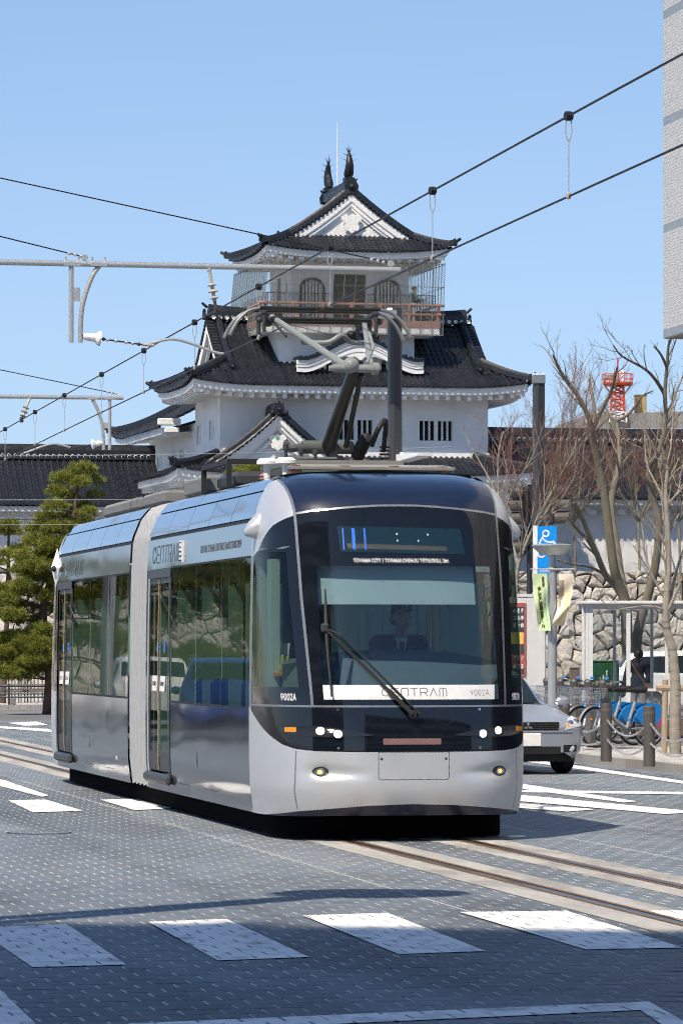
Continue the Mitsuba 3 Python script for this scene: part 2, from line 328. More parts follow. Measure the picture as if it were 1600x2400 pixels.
class Slope:
    """A roof slope: x along the eave from u0 to u1, w inwards and up from the eave line (y of the frame), z absolute."""
    def __init__(s, fr, u0, u1, W, ze, rise, sag=.28, hl=0.0, hr=0.0, lift=.25, w0=0.0):
        s.fr, s.u0, s.u1, s.W, s.ze, s.rise, s.sag, s.hl, s.hr, s.lift, s.w0 = fr, u0, u1, W, ze, rise, sag, hl, hr, lift, w0
    def z(s, u, w):
        t = np.clip(np.asarray(w, float) / s.W, -.2, 1.2); d = np.minimum(np.asarray(u) - s.u0 if s.hl else 99, s.u1 - np.asarray(u) if s.hr else 99)
        return s.ze + s.rise * ((1 - s.sag) * t + s.sag * t * t) + s.lift * np.clip(1 - d / 3.0, 0, 1.2)**2.3 * np.clip(1 - t, 0, 1.1)**1.3
    def p(s, u, w, dz=0.0):
        u, w = np.broadcast_arrays(np.asarray(u, float), np.asarray(w, float)); return s.fr(np.stack([u, w, s.z(u, w) + dz], -1))
    def wmax(s, u):
        m = s.W
        if s.hl and u - s.u0 < s.hl: m = min(m, (u - s.u0))
        if s.hr and s.u1 - u < s.hr: m = min(m, (s.u1 - u))
        return m
    def tiles(s, parent, pitch=.23, tl=.27, rad=.07, name='tile_row', skip=None):
        n = max(1, round((s.u1 - s.u0) / pitch)); pitch = (s.u1 - s.u0) / n
        for i in range(n):
            u = s.u0 + (i + .5) * pitch; wm = s.wmax(u)
            wa = s.w0 if skip is None else max(s.w0, skip(u))
            if wm - wa < .12: continue
            k = max(1, int(math.ceil((wm - wa) / tl))); e = np.linspace(wa, wm, k + 1); mb = MB()
            ws = np.empty(2 * k); ws[0::2] = e[:-1]; ws[1::2] = e[1:]
            up = np.tile([.018, -.004], k)
            for (a0, a1) in ((-.5, .5),):
                us = u + pitch * np.array([a0, a1]); P = s.p(us[None, :], ws[:, None], 0.0); P[..., 2] += (up * .9)[:, None]
                mb.grid(P, flip=True)
            th = np.linspace(0, np.pi, 6); rr = np.tile([rad * 1.06, rad * .94], k)
            U = u - np.cos(th)[None, :] * rr[:, None]; Z = np.sin(th)[None, :] * rr[:, None] * .95 + up[:, None]
            P = s.p(U, np.broadcast_to(ws[:, None], U.shape)); zc = s.z(u, ws); P[..., 2] = zc[:, None] + Z
            mb.grid(P, flip=True)
            if wa == s.w0:
                c = s.p(u, wa - .01); c[2] = zc[0] + rad * .35; th2 = np.arange(8) * np.pi / 4; ex = s.fr.R[:, 0]; R = c + (rad * 1.12) * (np.cos(th2)[:, None] * ex + np.sin(th2)[:, None] * np.array([0, 0, 1.0]))
                ey = s.fr.R[:, 1]; mb.add(np.vstack([R - ey * .02, R + ey * .1]), np.vstack([[[0, j, j + 1] for j in range(1, 7)], [[j, (j + 1) % 8 + 8, (j + 1) % 8] for j in range(8)], [[j, j + 8, (j + 1) % 8 + 8] for j in range(8)]]))
            put(name, mb, 'mat_tile', parent, rnd=random.random())
    def eave(s, parent, over, fh=.26, wall_z=None, rafters=True, inset=.20, names=('fascia', 'soffit', 'rafter'), pitch=.43, a=None, b=None):
        a = s.u0 + inset if a is None else a; b = s.u1 - inset if b is None else b
        us = np.linspace(a, b, 41); base = s.p(us, inset, -.03); base[:, 2] = s.z(us, 0) - .035
        mb = sweep(orect(.10, fh, -fh), base); low = base + s.fr.R[:, 1] * .11; low[:, 2] -= fh * .55
        mb.join(sweep(orect(.10, fh * .6, -fh * .6), low)); put(names[0], mb, 'mat_plaster', parent)
        inner = s.fr(np.stack([np.clip(us, s.u0 + (over if s.hl else 0), s.u1 - (over if s.hr else 0)), np.full(41, over + .1), np.zeros(41)], 1))
        inner[:, 2] = np.interp(np.arange(41), [0, 40], [wall_z, wall_z]) if wall_z is not None else s.z((s.u0 + s.u1) / 2, 0) - .2
        outer = base.copy(); outer[:, 2] -= fh * .9
        put(names[1], MB().grid(np.stack([outer, inner]), flip=True), 'mat_plaster', parent)
        if rafters:
            n = int((b - a) / pitch)
            for i in range(n + 1):
                u = a + .12 + (b - a - .24) * i / n; q = s.p(u, inset + .10); q[2] = s.z(u, 0) - .035 - fh - .13
                uu = np.clip(u, s.u0 + (over if s.hl else 0), s.u1 - (over if s.hr else 0)); e = s.fr((u, max(over * .98, .5) if uu == u else .3 + min(u - s.u0, s.u1 - u), 0)); e[2] = q[2] + (.10 if uu == u else .04)
                put(names[2], MB().bar(q, e, .15, .17), 'mat_plaster', parent)
def gable_board(parent, fr, xs, zs, drop, y0=0.0, th=.14, name='bargeboard'):   # board under the curve (xs, zs), drop deep
    top = np.c_[xs, zs]; bot = np.c_[xs, zs - drop]; put(name, MB().prism(np.vstack([top, bot[::-1]]), fr((0, y0, 0)), fr.R[:, 0], fr.R[:, 2], th), 'mat_plaster', parent)
def verge_tiles(parent, fr, xs, zs, r=.085, y0=-.06, step=.2, name='verge_tiles'):
    mb = MB(); d = np.r_[0, np.cumsum(np.hypot(np.diff(xs), np.diff(zs)))]; n = int(d[-1] / step)
    for i in range(n + 1):
        q = d[-1] * i / n; x, z = np.interp(q, d, xs), np.interp(q, d, zs); mb.lathe([(r, .3), (r, 0), (0, -.015)], fr((x, y0, z)), fr.R[:, 1], 8)
    tag(put(name, mb, 'mat_tile', parent, rnd=.4), kind='stuff')
def demon_tile(mb, o, ex, s=1.0):            # end ornament of a ridge: a shield with horns and a round boss
    ez = np.array([0, 0, 1.0]); n = np.cross(ex, ez)
    mb.prism([(-.26, -.1), (.26, -.1), (.3, .18), (.2, .36), (.27, .5), (.1, .43), (.0, .62), (-.1, .43), (-.27, .5), (-.2, .36), (-.3, .18)] * np.array(s), o, ex, ez, .16 * s)
    mb.sphere(np.array(o) + n * .05 * s + ez * .14 * s, .13 * s, 1)

# ------------------------------------------------------------------ the keep
RC = math.radians(13.0); CA = Frame((-4.70, 155.0, 0), RC); MW, MD = 10.72, 5.0      # main block: width and depth of its walls
keep = thing('castle_keep', 'white plastered castle keep with tiers of black tiled roofs and a railed lookout storey', 'castle')
def wall_panel(name, fr, x0, x1, z0, z1, holes, th=.3, matn='mat_plaster'):   # wall in the frame's plane y = 0, thick inwards
    g = shapely.box(x0, z0, x1, z1)
    for h in holes: g = g.difference(h)
    return put(name, MB().prism(g, fr((0, 0, 0)), fr.R[:, 0], fr.R[:, 2], th), matn, keep)
def barred_window(fr, x0, x1, z0, z1, bars):  # opening with upright plaster bars
    w = put('window', MB().grid(np.array([[fr((x, .27, z)) for z in (z0 - .05, z1 + .05)] for x in (x0 - .05, x1 + .05)])), 'mat_black_hole', keep)
    for x, bw in bars: put('bar', MB().bar(fr((x, .09, z0)), fr((x, .09, z1)), bw, .12, fr.R[:, 1]), 'mat_plaster', w)
    return shapely.box(x0, z0, x1, z1)
ZE = 11.86
FM = CA                                        # front wall plane of the main block
LW = Frame(CA((0, 15.2, 0)), R=CA.R @ rot_z(-math.pi / 2))   # left wall: x runs from the back corner to the front corner, y inwards
def px_u(px, v=0.0):                           # photo column -> x along the front wall
    k = (px - 800) / F; o = CA((0, v, 0)); ex = CA.R[:, 0]; return (k * o[1] - o[0]) / (ex[0] - k * ex[1])
def py_z(px, py, v=0.0):
    p = CA((px_u(px, v), v, 0)); return H + (HOR - py) / F * p[1]
holes = []
for a, b, mid in ((983, 1060, 1022), (794, 873, 833)):
    x0, x1 = px_u(a), px_u(b); z0, z1 = py_z(1020, 1032.5), py_z(1020, 986); w = x1 - x0; sl = w / 6.75; bars = []; x = x0
    cuts = [0, .78, .95, 1.73, 1.95, 2.72, 3.35, 4.05, 4.3, 5.0, 5.25, 6.0]
    sc = w / 6.0
    for g0, g1 in zip(cuts[1::2], cuts[2::2]): bars.append((x0 + (g0 + g1) / 2 * sc, (g1 - g0) * sc))
    holes.append(barred_window(FM, x0, x1, z0, z1, bars))
wall_panel('wall', FM, 0, MW, 4.5, ZE + .1, holes)
put('wall_base_moulding', MB().span((-.04, -.10, 9.05), (MW + .04, -.003, 9.36)), 'mat_plaster', keep, tf=CA)
lh = []
def px_v(px, u=0.0):
    k = (px - 800) / F; o = CA((u, 0, 0)); ey = CA.R[:, 1]; return (k * o[1] - o[0]) / (ey[0] - k * ey[1])
for a, b, ya, yb in ((461, 473, 995, 1043), (490, 504, 984, 1032), (421, 433, 1053, 1075), (368, 380, 1071, 1100)):
    v0, v1 = px_v(b), px_v(a); Y = CA((0, (v0 + v1) / 2, 0))[1]; z0, z1 = H + (HOR - yb) / F * Y, H + (HOR - ya) / F * Y
    x0, x1 = 15.2 - v1, 15.2 - v0; w = x1 - x0
    lh.append(barred_window(LW, x0, x1, z0, z1, [(x0 + w * q, w * .13) for q in (.2, .4, .6, .8)]))
wall_panel('wall', LW, 0, 10.2 - .02, 4.5, 10.7, lh); wall_panel('wall', LW, 10.2, 15.2 - .003, 4.5, ZE + .1, lh)
put('wall', MB().span((MW - .3, .31, 4.5), (MW - .003, MD, ZE + .1)), 'mat_plaster', keep, tf=CA)
put('wall', MB().span((.3, MD - .3, 4.5), (MW - .31, MD, ZE + .1)), 'mat_plaster', keep, tf=CA)
# main roof: hip-and-gable, ridge parallel to the front
OM = 1.43; roof = put('roof', MB().span((.35, .3, ZE - .05), (MW - .35, MD - .35, ZE + .1)).span((1.0, 1.0, ZE + .1), (MW - 1.0, MD - 1.0, ZE + 1.0)), 'mat_tile', keep, tf=CA)
RM = 2.72; hipM = 1.35
fs = Slope(Frame(CA((0, -OM, 0)), RC), -OM, MW + OM, OM + MD / 2, ZE, RM, hl=hipM, hr=hipM)
bs = Slope(Frame(CA((MW, MD + OM, 0)), RC + math.pi), -OM, MW + OM, OM + MD / 2, ZE, RM, hl=hipM, hr=hipM)
ls = Slope(Frame(CA((-OM, MD, 0)), R=CA.R @ rot_z(-math.pi / 2)), -OM, MD + OM, OM + MD / 2, ZE, RM, hl=9, hr=9)
rs = Slope(Frame(CA((MW + OM, 0, 0)), R=CA.R @ rot_z(math.pi / 2)), -OM, MD + OM, OM + MD / 2, ZE, RM, hl=9, hr=9)
for q in (ls, rs): q.wmax = (lambda s: lambda u: min(hipM + .35, u - s.u0, s.u1 - u))(q)
fs.tiles(roof, .222); bs.tiles(roof, .45, .5); ls.tiles(roof, .23); rs.tiles(roof, .3)
for q in (fs, ls, rs): q.eave(keep, OM, wall_z=ZE - .12)
def hip_ridge(sl, left, g, s=1.0, end=.5):
    d = np.linspace(-.05, g, 12); u = sl.u0 + d if left else sl.u1 - d; P = sl.p(u, d, .02); P[0, 2] += .05
    mb = sweep(ridge_poly(.30 * s, .26 * s), P); dirv = unit(P[0] - P[1]); ex = unit(np.cross((0, 0, 1), -dirv)); demon_tile(mb, P[0] + dirv * .06 + (0, 0, .0), -ex, .5 * s)
    mb.tube([P[0] + dirv * .02 + (0, 0, .1), P[0] + dirv * .28 + (0, 0, .2)], [.08 * s, .07 * s], 8)
    put('hip_ridge', mb, 'mat_tile', roof, rnd=.5)
hip_ridge(fs, True, hipM + .35); hip_ridge(fs, False, hipM + .35); hip_ridge(bs, True, hipM + .3); hip_ridge(bs, False, hipM + .3)
# ridge, descending ridges and gable ends
zr = ZE + RM
rp = np.array([CA((u, MD / 2, zr - .06 + .16 * abs((u - MW / 2) / (MW / 2))**4)) for u in np.linspace(.0, MW - .22, 25)])
mb = sweep(ridge_poly(.46, .56), rp)
for e, sg in ((0, -1), (-1, 1)): demon_tile(mb, rp[e] + CA.R[:, 0] * sg * .08 + (0, 0, .0), CA.R[:, 1] * -sg, .6); mb.tube([rp[e] + (0, 0, .42), rp[e] + CA.R[:, 0] * sg * .22 + (0, 0, .60)], [.06, .05], 8)
put('main_ridge', mb, 'mat_tile', roof, rnd=.45)
mb = MB()
for i in range(40):
    u = .2 + (MW - .4) * i / 39
    if 2.4 < u < 8.3: continue
    mb.lathe([(.085, .05), (.085, 0), (0, 0)], CA((u, MD / 2 - .235, zr + .12)), -CA.R[:, 1], 6)
tag(put('ridge_plaster_dots', mb, 'mat_plaster', roof), kind='stuff')
for u in (.42, MW - .42):
    for sl, uu in ((fs, u), (bs, MW - u)):
        w = np.linspace(sl.W - .1, 1.05, 10); P = sl.p(np.full(10, uu), w, .03); mb = sweep(ridge_poly(.30, .26), P[::-1]); demon_tile(mb, P[-1] - sl.fr.R[:, 1] * .05, sl.fr.R[:, 0], .75)
        put('descending_ridge', mb, 'mat_tile', roof, rnd=.6)
for sg, u in ((-1, -.02), (1, MW - .10)):      # side gables
    fr = Frame(CA((u, MD / 2, 0)), R=CA.R @ rot_z(sg * math.pi / 2)); X = OM + MD / 2 - 1.0; xs = np.linspace(-X, X, 41); w = OM + MD / 2 - np.abs(xs); zs = fs.z(5, w)
    gable_board(keep, fr, xs, zs - .05, .42, .0, .14); gable_board(keep, fr, xs * .93, zs - .35, .26, .15, .12)
    put('gable_wall', MB().prism(np.vstack([np.c_[xs, zs - .1], [(X, zs.min() - .3), (-X, zs.min() - .3)]]), fr((0, .45, 0)), fr.R[:, 0], fr.R[:, 2], .1), 'mat_plaster', keep)
    verge_tiles(keep, fr, xs, zs + .05, .09)
# curved dormer gable over the middle of the front slope
def dormer():
    fr = Frame(CA((5.42, -.75, 0)), RC); hw = 2.52
    x = np.linspace(-1, 1, 61); ax = np.abs(x)
    c = 12.86 + .84 * (.5 + .5 * np.cos(np.pi * np.clip(ax / .92, 0, 1)))**.95 + .03 * np.clip((ax - .85) / .15, 0, 1)
    xs = x * hw; d = keep
    gable_board(d, fr, xs, c - .02, .16, 0, .16); gable_board(d, fr, xs, c - .20, .10, .05, .16); gable_board(d, fr, xs, c - .31, .17, .02, .14)
    P = np.stack([np.stack([xs, np.full(61, y), c - .03 + 0 * xs], 1) for y in (-.03, 2.6)]); put('dormer_soffit', MB().grid(P - np.array([0, 0, .25])), 'mat_plaster', d, tf=fr)
    n = 23
    for i in range(n):                          # tile rows run back from the curved edge
        j0 = (i + .5) / n * 2 - 1; u = j0 * hw; zc = np.interp(u, xs, c); mb = MB()
        ys = np.repeat(np.arange(0, 9) * .3, 2)[1:-1] - .12; rr = np.tile([.088, .076], 8)[:len(ys)]
        th = np.linspace(0, np.pi, 6); sl = np.interp(u + .05, xs, c) - np.interp(u - .05, xs, c); nx = unit((-sl, .1)); tx = np.array([nx[1], -nx[0]])
        V = np.array([[(u - math.cos(t) * r * tx[0] + math.sin(t) * r * nx[0], y, zc + .07 - math.cos(t) * r * tx[1] + math.sin(t) * r * nx[1]) for t in th] for y, r in zip(ys, rr)])
        mb.grid(V, flip=True); e = hw / n
        mb.add(np.array([(u + s * e, y, np.interp(u + s * e, xs, c) + .05) for y in (-.12, 2.5) for s in (-1, 1)]), [[0, 1, 3, 2]])
        mb.add(V[0], [[0, j + 1, j] for j in range(1, 5)])
        put('dormer_tile_row', mb, 'mat_tile', roof, tf=fr, rnd=random.random())
    put('dormer_edge', MB().prism(np.vstack([np.c_[xs, c + .06], np.c_[xs, c - .01][::-1]]), fr((0, -.10, 0)), fr.R[:, 0], fr.R[:, 2], .12), 'mat_tile', roof, rnd=.3)
    mb = sweep(ridge_poly(.34, .4), fr(np.array([[0, y, c.max() + .08] for y in (-.12, .8, 2.4)]))); demon_tile(mb, fr((0, -.16, c.max() + .1)), fr.R[:, 0], .95)
    for s in (-1, 1): mb.sphere(fr((s * .42, -.1, c.max() + .17)), .16, 1); mb.sphere(fr((s * .62, -.1, c.max() + .1)), .1, 1)
    put('dormer_ridge', mb, 'mat_tile', roof, rnd=.4)
    # carved pendant under the crown of the curve
    px = np.linspace(-1, 1, 41); lobe = .10 + .20 * np.exp(-(px / .35)**2) + .05 * np.cos(px * 14) * (1 - np.abs(px)); top = np.interp(px * .95, xs, c) - .46
    put('pendant', MB().prism(np.vstack([np.c_[px * .95, top], np.c_[px * .95, top - lobe * (1 - px**4 * .7)][::-1]]), fr((0, .06, 0)), fr.R[:, 0], fr.R[:, 2], .08), 'mat_plaster', d)
    holes = [shapely.box(a, 12.5, a + .22, 12.93) for a in (-1.25, -.82, -.50, .02, .45, .95)]
    g = shapely.Polygon(np.vstack([[(1.75, 12.28), (-1.75, 12.28)], np.c_[xs, c - .3][(np.abs(xs) < 1.78)]]))
    for h in holes: g = g.difference(h)
    put('dormer_wall', MB().prism(g, fr((0, .55, 0)), fr.R[:, 0], fr.R[:, 2], .2), 'mat_plaster', d)
    put('dormer_wall', MB().span((-1.7, .95, 12.3), (1.7, 2.2, 12.98)), 'mat_black_hole', d, tf=fr)
    put('dormer_sill', MB().span((-1.95, .40, 12.16), (1.95, .72, 12.27)), 'mat_plaster', d, tf=fr)
dormer()

# tower (lookout storey) standing on the main roof
TU0, TU1, TV0, TV1 = 2.97, 7.68, .66, 4.66; TC = (TU0 + TU1) / 2; ZT = 17.13; OT = 1.42
put('tower_base', MB().add(CA(np.array([(TU0 - .45, TV0 - .5, 12.0), (TU1 + .1, TV0 - .5, 12.0), (TU1 + .1, TV1, 12.0), (TU0 - .45, TV1, 12.0), (TU0 - .75, TV0 - .5, 14.05), (TU1 + .1, TV0 - .5, 14.05), (TU1 + .1, TV1, 14.05), (TU0 - .75, TV1, 14.05)])),
    [[0, 1, 5, 4], [1, 2, 6, 5], [2, 3, 7, 6], [3, 0, 4, 7]]), 'mat_plaster', keep)
FT = Frame(CA((0, TV0, 0)), RC)
def arch(x0, x1, z0, z1):
    c, r = (x0 + x1) / 2, (x1 - x0) / 2; t = np.linspace(0, np.pi, 17); return shapely.Polygon([(x0, z0), (x1, z0)] + [(c + r * math.cos(a) * (1 - .08 * math.sin(a)), z1 - r * .9 + r * .9 * math.sin(a)**.85) for a in t])
th_ = []
for a, b in ((706, 756), (882, 933)):
    x0, x1 = px_u(a, TV0), px_u(b, TV0); z0, z1 = 14.4, py_z(730, 655, TV0); h = arch(x0, x1, z0, z1); th_.append(h)
    w = put('arched_window', MB().prism(h.buffer(.1).difference(h), FT((0, -.04, 0)), FT.R[:, 0], FT.R[:, 2], .1), 'mat_brown_lattice', keep)
    put('pane', MB().prism(h.buffer(.03), FT((0, .22, 0)), FT.R[:, 0], FT.R[:, 2], .02), 'mat_black_hole', w)
    for k in range(6):
        x = x0 + (x1 - x0) * (k + .75) / 6.5; put('bar', MB().bar(FT((x, .1, z0)), FT((x, .1, z1 - .02 - .35 * abs((x - (x0 + x1) / 2) / (x1 - x0) * 2)**2.5)), .07, .05, FT.R[:, 1]), 'mat_plaster', w)
dx0, dx1 = px_u(781, TV0), px_u(857, TV0); zd = py_z(820, 642, TV0); door = shapely.box(dx0, 14.2, dx1, zd); th_.append(door)
wall_panel('tower_wall', FT, TU0, TU1, 14.16, ZT + .1, th_)
dk = put('lattice_door', MB().grid(np.array([[FT((x, .2, z)) for z in (14.2, zd)] for x in (dx0, dx1)])), 'mat_black_hole', keep)
mb = MB()
for i in range(15): x = dx0 + (dx1 - dx0) * i / 14; mb.bar(FT((x, .12, 14.2)), FT((x, .12, zd)), .035, .04, FT.R[:, 1])
for z in (14.6, 15.4, 16.1): mb.bar(FT((dx0, .11, z)), FT((dx1, .11, z)), .05, .06)
put('lattice', mb, 'mat_brown_lattice', dk); put('lattice_middle_post', MB().bar(FT(((dx0 + dx1) / 2, .07, 14.2)), FT(((dx0 + dx1) / 2, .07, zd)), .07, .05, FT.R[:, 1]), 'mat_brown_lattice', dk)
LT = Frame(CA((TU0, TV1, 0)), R=CA.R @ rot_z(-math.pi / 2)); lth = []
for a, b, z1 in ((.5, .85, 15.6), (1.35, 2.1, 16.35), (2.9, 3.3, 16.1)):
    h = arch(a, b, 14.4, z1) if b - a < .6 else shapely.box(a, 14.2, b, z1); lth.append(h)
    put('side_opening', MB().grid(np.array([[LT((x, .25, z)) for z in (14.2, z1 + .05)] for x in (a - .05, b + .05)])), 'mat_black_hole', keep)
wall_panel('tower_wall', LT, 0, TV1 - TV0 - .003, 14.16, ZT + .1, lth)
put('tower_wall', MB().span((TU1 - .3, TV0 + .31, 14.16), (TU1, TV1, ZT + .1)), 'mat_plaster', keep, tf=CA)
put('tower_wall', MB().span((TU0 + .3, TV1 - .3, 14.16), (TU1 - .3, TV1, ZT + .1)), 'mat_plaster', keep, tf=CA)
# tower roof: ridge from front to back, gable to the front
troof = put('tower_roof', MB().span((TU0 + .31, TV0 + .31, ZT), (TU1 - .31, TV1 - .31, ZT + .12)), 'mat_tile', keep, tf=CA)
WT = OT + (TU1 - TU0) / 2; RT = 2.42; hipT = 1.3
tl_ = Slope(Frame(CA((TU0 - OT, TV1, 0)), R=CA.R @ rot_z(-math.pi / 2)), -OT, TV1 - TV0 + OT, WT, ZT, RT, sag=.34, hl=hipT, hr=hipT, lift=.24)
tr_ = Slope(Frame(CA((TU1 + OT, TV0, 0)), R=CA.R @ rot_z(math.pi / 2)), -OT, TV1 - TV0 + OT, WT, ZT, RT, sag=.34, hl=hipT, hr=hipT, lift=.24)
tf_ = Slope(Frame(CA((TU0, TV0 - OT, 0)), RC), -OT, TU1 - TU0 + OT, WT, ZT, RT, sag=.34, hl=9, hr=9, lift=.24); tb_ = Slope(Frame(CA((TU1, TV1 + OT, 0)), RC + math.pi), -OT, TU1 - TU0 + OT, WT, ZT, RT, sag=.34, hl=9, hr=9, lift=.24)
for q in (tf_, tb_): q.wmax = (lambda s: lambda u: min(hipT + .35, u - s.u0, s.u1 - u))(q)
tl_.tiles(troof, .2, .25, .065); tr_.tiles(troof, .2, .25, .065); tf_.tiles(troof, .195, .25, .062); tb_.tiles(troof, .4)
for q in (tl_, tr_, tf_): q.eave(keep, OT, fh=.22, wall_z=ZT - .12)
_r = roof; roof = troof
for q in (tf_,): hip_ridge(q, True, hipT + .3, .85); hip_ridge(q, False, hipT + .3, .85)
for q in (tb_,): hip_ridge(q, True, hipT + .3, .85); hip_ridge(q, False, hipT + .3, .85)
roof = _r
zt = ZT + RT; vr0, vr1 = TV0 - OT + hipT - .05, TV1 + OT - hipT + .05
rp = np.array([CA((TC, v, zt - .05 + .12 * abs((v - (vr0 + vr1) / 2) / ((vr1 - vr0) / 2))**3)) for v in np.linspace(vr0, vr1, 15)])
mb = sweep(ridge_poly(.40, .55), rp); demon_tile(mb, rp[0] - CA.R[:, 1] * .08, CA.R[:, 0], .95); demon_tile(mb, rp[-1] + CA.R[:, 1] * .08, -CA.R[:, 0], .95)
put('top_ridge', mb, 'mat_tile', troof, rnd=.4)
def fish(o, face, s=1.0):                      # dolphin-like roof finial: head down on the ridge, tail in the air
    mb = MB(); f = np.array(face); z = np.array([0, 0, 1.0]); side = np.cross(f, z)
    path = [o + f * a * s + z * b * s for a, b in ((.22, .05), (.12, .22), (-.02, .42), (-.08, .62), (-.04, .82), (.02, .98), (.04, 1.1))]
    mb.tube(smooth_curve(path, 19), np.interp(np.linspace(0, 1, 19), [0, .2, .5, .8, 1], [.13, .2, .15, .09, .04]) * s, 9)
    def fin(b, d, L, w):
        d = unit(d); q = np.cross(d, unit(np.cross(d, f) + .01)); p0, p1 = b - q * w, b + q * w; t = b + d * L
        mb.add(np.array([p0 + side * .025, p1 + side * .025, t, p0 - side * .025, p1 - side * .025]), [[0, 1, 2], [4, 3, 2], [0, 2, 3], [1, 4, 2]])
    b = [o + f * x * s + z * y * s for x, y in ((.04, 1.05), (.0, .9), (-.05, .7), (-.05, .5), (.12, .25))]
    for k, (i, d, L, w) in enumerate(((0, z + f * .25, .38, .05), (0, z * .9 + side * .5, .3, .05), (0, z * .9 - side * .5, .3, .05), (1, side + z * .55, .34, .06), (1, -side + z * .55, .34, .06), (2, side + z * .4, .36, .07), (2, -side + z * .4, .36, .07), (3, side * 1 + z * .15, .32, .08), (3, -side + z * .15, .32, .08), (2, -f + z * .5, .22, .09), (3, -f + z * .4, .22, .09), (4, f + z * .2, .25, .1))):
        fin(b[i], d, L * s, w * s)
    mb.box(o + f * .05 * s, (.4 * s, .4 * s, .16 * s), CA.R); put('roof_fish', mb, 'mat_tile', troof, rnd=.2)
fish(CA((TC, vr0 + .35, zt + .52)), -CA.R[:, 1] * -1, 1.0); fish(CA((TC, vr1 - .3, zt + .52)), -CA.R[:, 1], 1.0)
put('lightning_rod', MB().tube([CA((TC - .05, 2.7, zt + .3)), CA((TC - .05, 2.7, zt + 2.0)), CA((TC - .05, 2.7, zt + 3.0))], [.028, .02, .012], 6), 'mat_plaster', keep)
for y, u in ((vr0 + .42, TC - .0),):
    for sgn, sl in ((-1, tl_), (1, tr_)):
        w = np.linspace(WT - .1, .95, 12); uu = (TV1 - y) if sgn < 0 else (y - TV0); P = sl.p(np.full(12, uu), w, .03); mb = sweep(ridge_poly(.26, .22), P[::-1]); demon_tile(mb, P[-1] - sl.fr.R[:, 1] * .05, sl.fr.R[:, 0], .6); put('descending_ridge', mb, 'mat_tile', troof, rnd=.6)
def ornament(fr, z, s=1.0, gem=False):         # carved white pendant at a gable's apex
    lob = [(0, 0), (.1, -.05), (.24, .04), (.36, -.02), (.4, -.14), (.28, -.2), (.22, -.32), (.3, -.42), (.25, -.56), (.12, -.58), (.0, -.68)]
    pts = np.array([(x, y) for x, y in lob] + [(-x, y) for x, y in lob[::-1]]) * s + (0, z)
    put('gable_ornament', MB().prism(shapely.Polygon(pts).buffer(.03 * s), fr((0, -.08, 0)), fr.R[:, 0], fr.R[:, 2], .1), 'mat_plaster', keep)
    mb = MB(); mb.prism(np.array([(math.cos(a), math.sin(a)) for a in np.arange(6) * np.pi / 3]) * .12 * s + (0, z - .12 * s), fr((0, -.085, 0)), fr.R[:, 0], fr.R[:, 2], .05)
    put('gable_boss', mb, 'mat_jade' if gem else 'mat_plaster', keep)
def front_gable(fr, zfun, X, inner, boards, ztop, orn, gem=False, wings=False, wall_y=.42):
    xs = np.linspace(-X, X, 61); zs = zfun(xs)
    y = 0.0
    for off, drop, th, k in boards: gable_board(keep, fr, xs * k, zfun(xs * k) - off, drop, y, th); y += th + .003
    xi = np.linspace(-inner, inner, 41); zi = zfun(xi) - boards[0][0] - .05; zb = zi.min() - .02
    put('gable_wall', MB().prism(np.vstack([np.c_[xi, zi], [(inner, zb - .3), (-inner, zb - .3)]]), fr((0, wall_y, 0)), fr.R[:, 0], fr.R[:, 2], .12), 'mat_plaster', keep)
    verge_tiles(keep, fr, xs, zs + .02, .085)
    for sg in (-1, 1):
        xv = np.linspace(.06, X * .99, 16) * sg; put('verge_ridge', sweep(ridge_poly(.30, .20), fr(np.stack([xv, np.full(16, .10), zfun(xv) + .07], 1))), 'mat_tile', keep, rnd=.5)
    ornament(Frame(fr((0, wall_y - .16, 0)), R=fr.R), ztop, orn, gem)
    if wings:
        px = np.linspace(-1, 1, 49); top = zfun(px * .82) - .75; lobe = .12 + .08 * np.cos(px * 19)**2
        put('gable_fringe', MB().prism(np.vstack([np.c_[px * .82, top], np.c_[px * .82, top - lobe * (1 - px**6)][::-1]]), fr((0, wall_y - .14, 0)), fr.R[:, 0], fr.R[:, 2], .05), 'mat_plaster', keep)
fg = Frame(CA((TC, TV0 - OT + hipT - .12, 0)), RC)
front_gable(fg, lambda x: tl_.z(3, WT - np.abs(x)) - .02, WT - 1.25, WT - 1.35, [(.04, .30, .06, 1.0), (.30, .22, .06, .97), (.48, .16, .05, .94)], zt - .95, .95, wall_y=.21)

# balcony with red rails and a cage of wire mesh
BO = 1.28; bz = 14.2
B0, B1, BV = TU0 - BO - .12, TU1 + .92, TV0 - BO
put('balcony_floor', MB().span((B0, BV, bz - .25), (B1, TV0 - .003, bz)).span((B0, TV0, bz - .25), (TU0 - .003, TV1 + BO, bz)).span((TU1 + .003, TV0, bz - .25), (B1, TV1 + BO, bz)), 'mat_plaster', keep, tf=CA)
rail = put('balcony_rail', MB().span((B0 - .02, BV - .04, bz + .003), (B1 + .02, BV + .08, bz + .26)).span((B0 - .04, BV + .083, bz + .003), (B0 + .08, TV1 + BO, bz + .26)).span((B1 - .08, BV + .083, bz + .003), (B1 + .04, TV1 + BO, bz + .26)), 'mat_red_rail', keep, tf=CA)
for z, r in ((.52, .05), (.88, .05)):
    for a, b in (((B0 - .25, BV + .06), (B1 + .22, BV + .06)), ((B0 + .04, BV - .25), (B0 + .04, TV1 + BO)), ((B1 - .04, BV - .25), (B1 - .04, TV1 + BO))):
        put('rail_bar', MB().tube([CA((*a, bz + z)), CA((*b, bz + z))], r, 8), 'mat_red_rail', rail)
n = 6
for i in range(n + 1):
    u = B0 + .05 + (B1 - B0 - .1) * i / n; put('rail_post', MB().cbox(CA((u, BV + .06, bz + .6)), (.12, .12, .7), .015, CA.R), 'mat_red_rail', rail)
mb = MB()
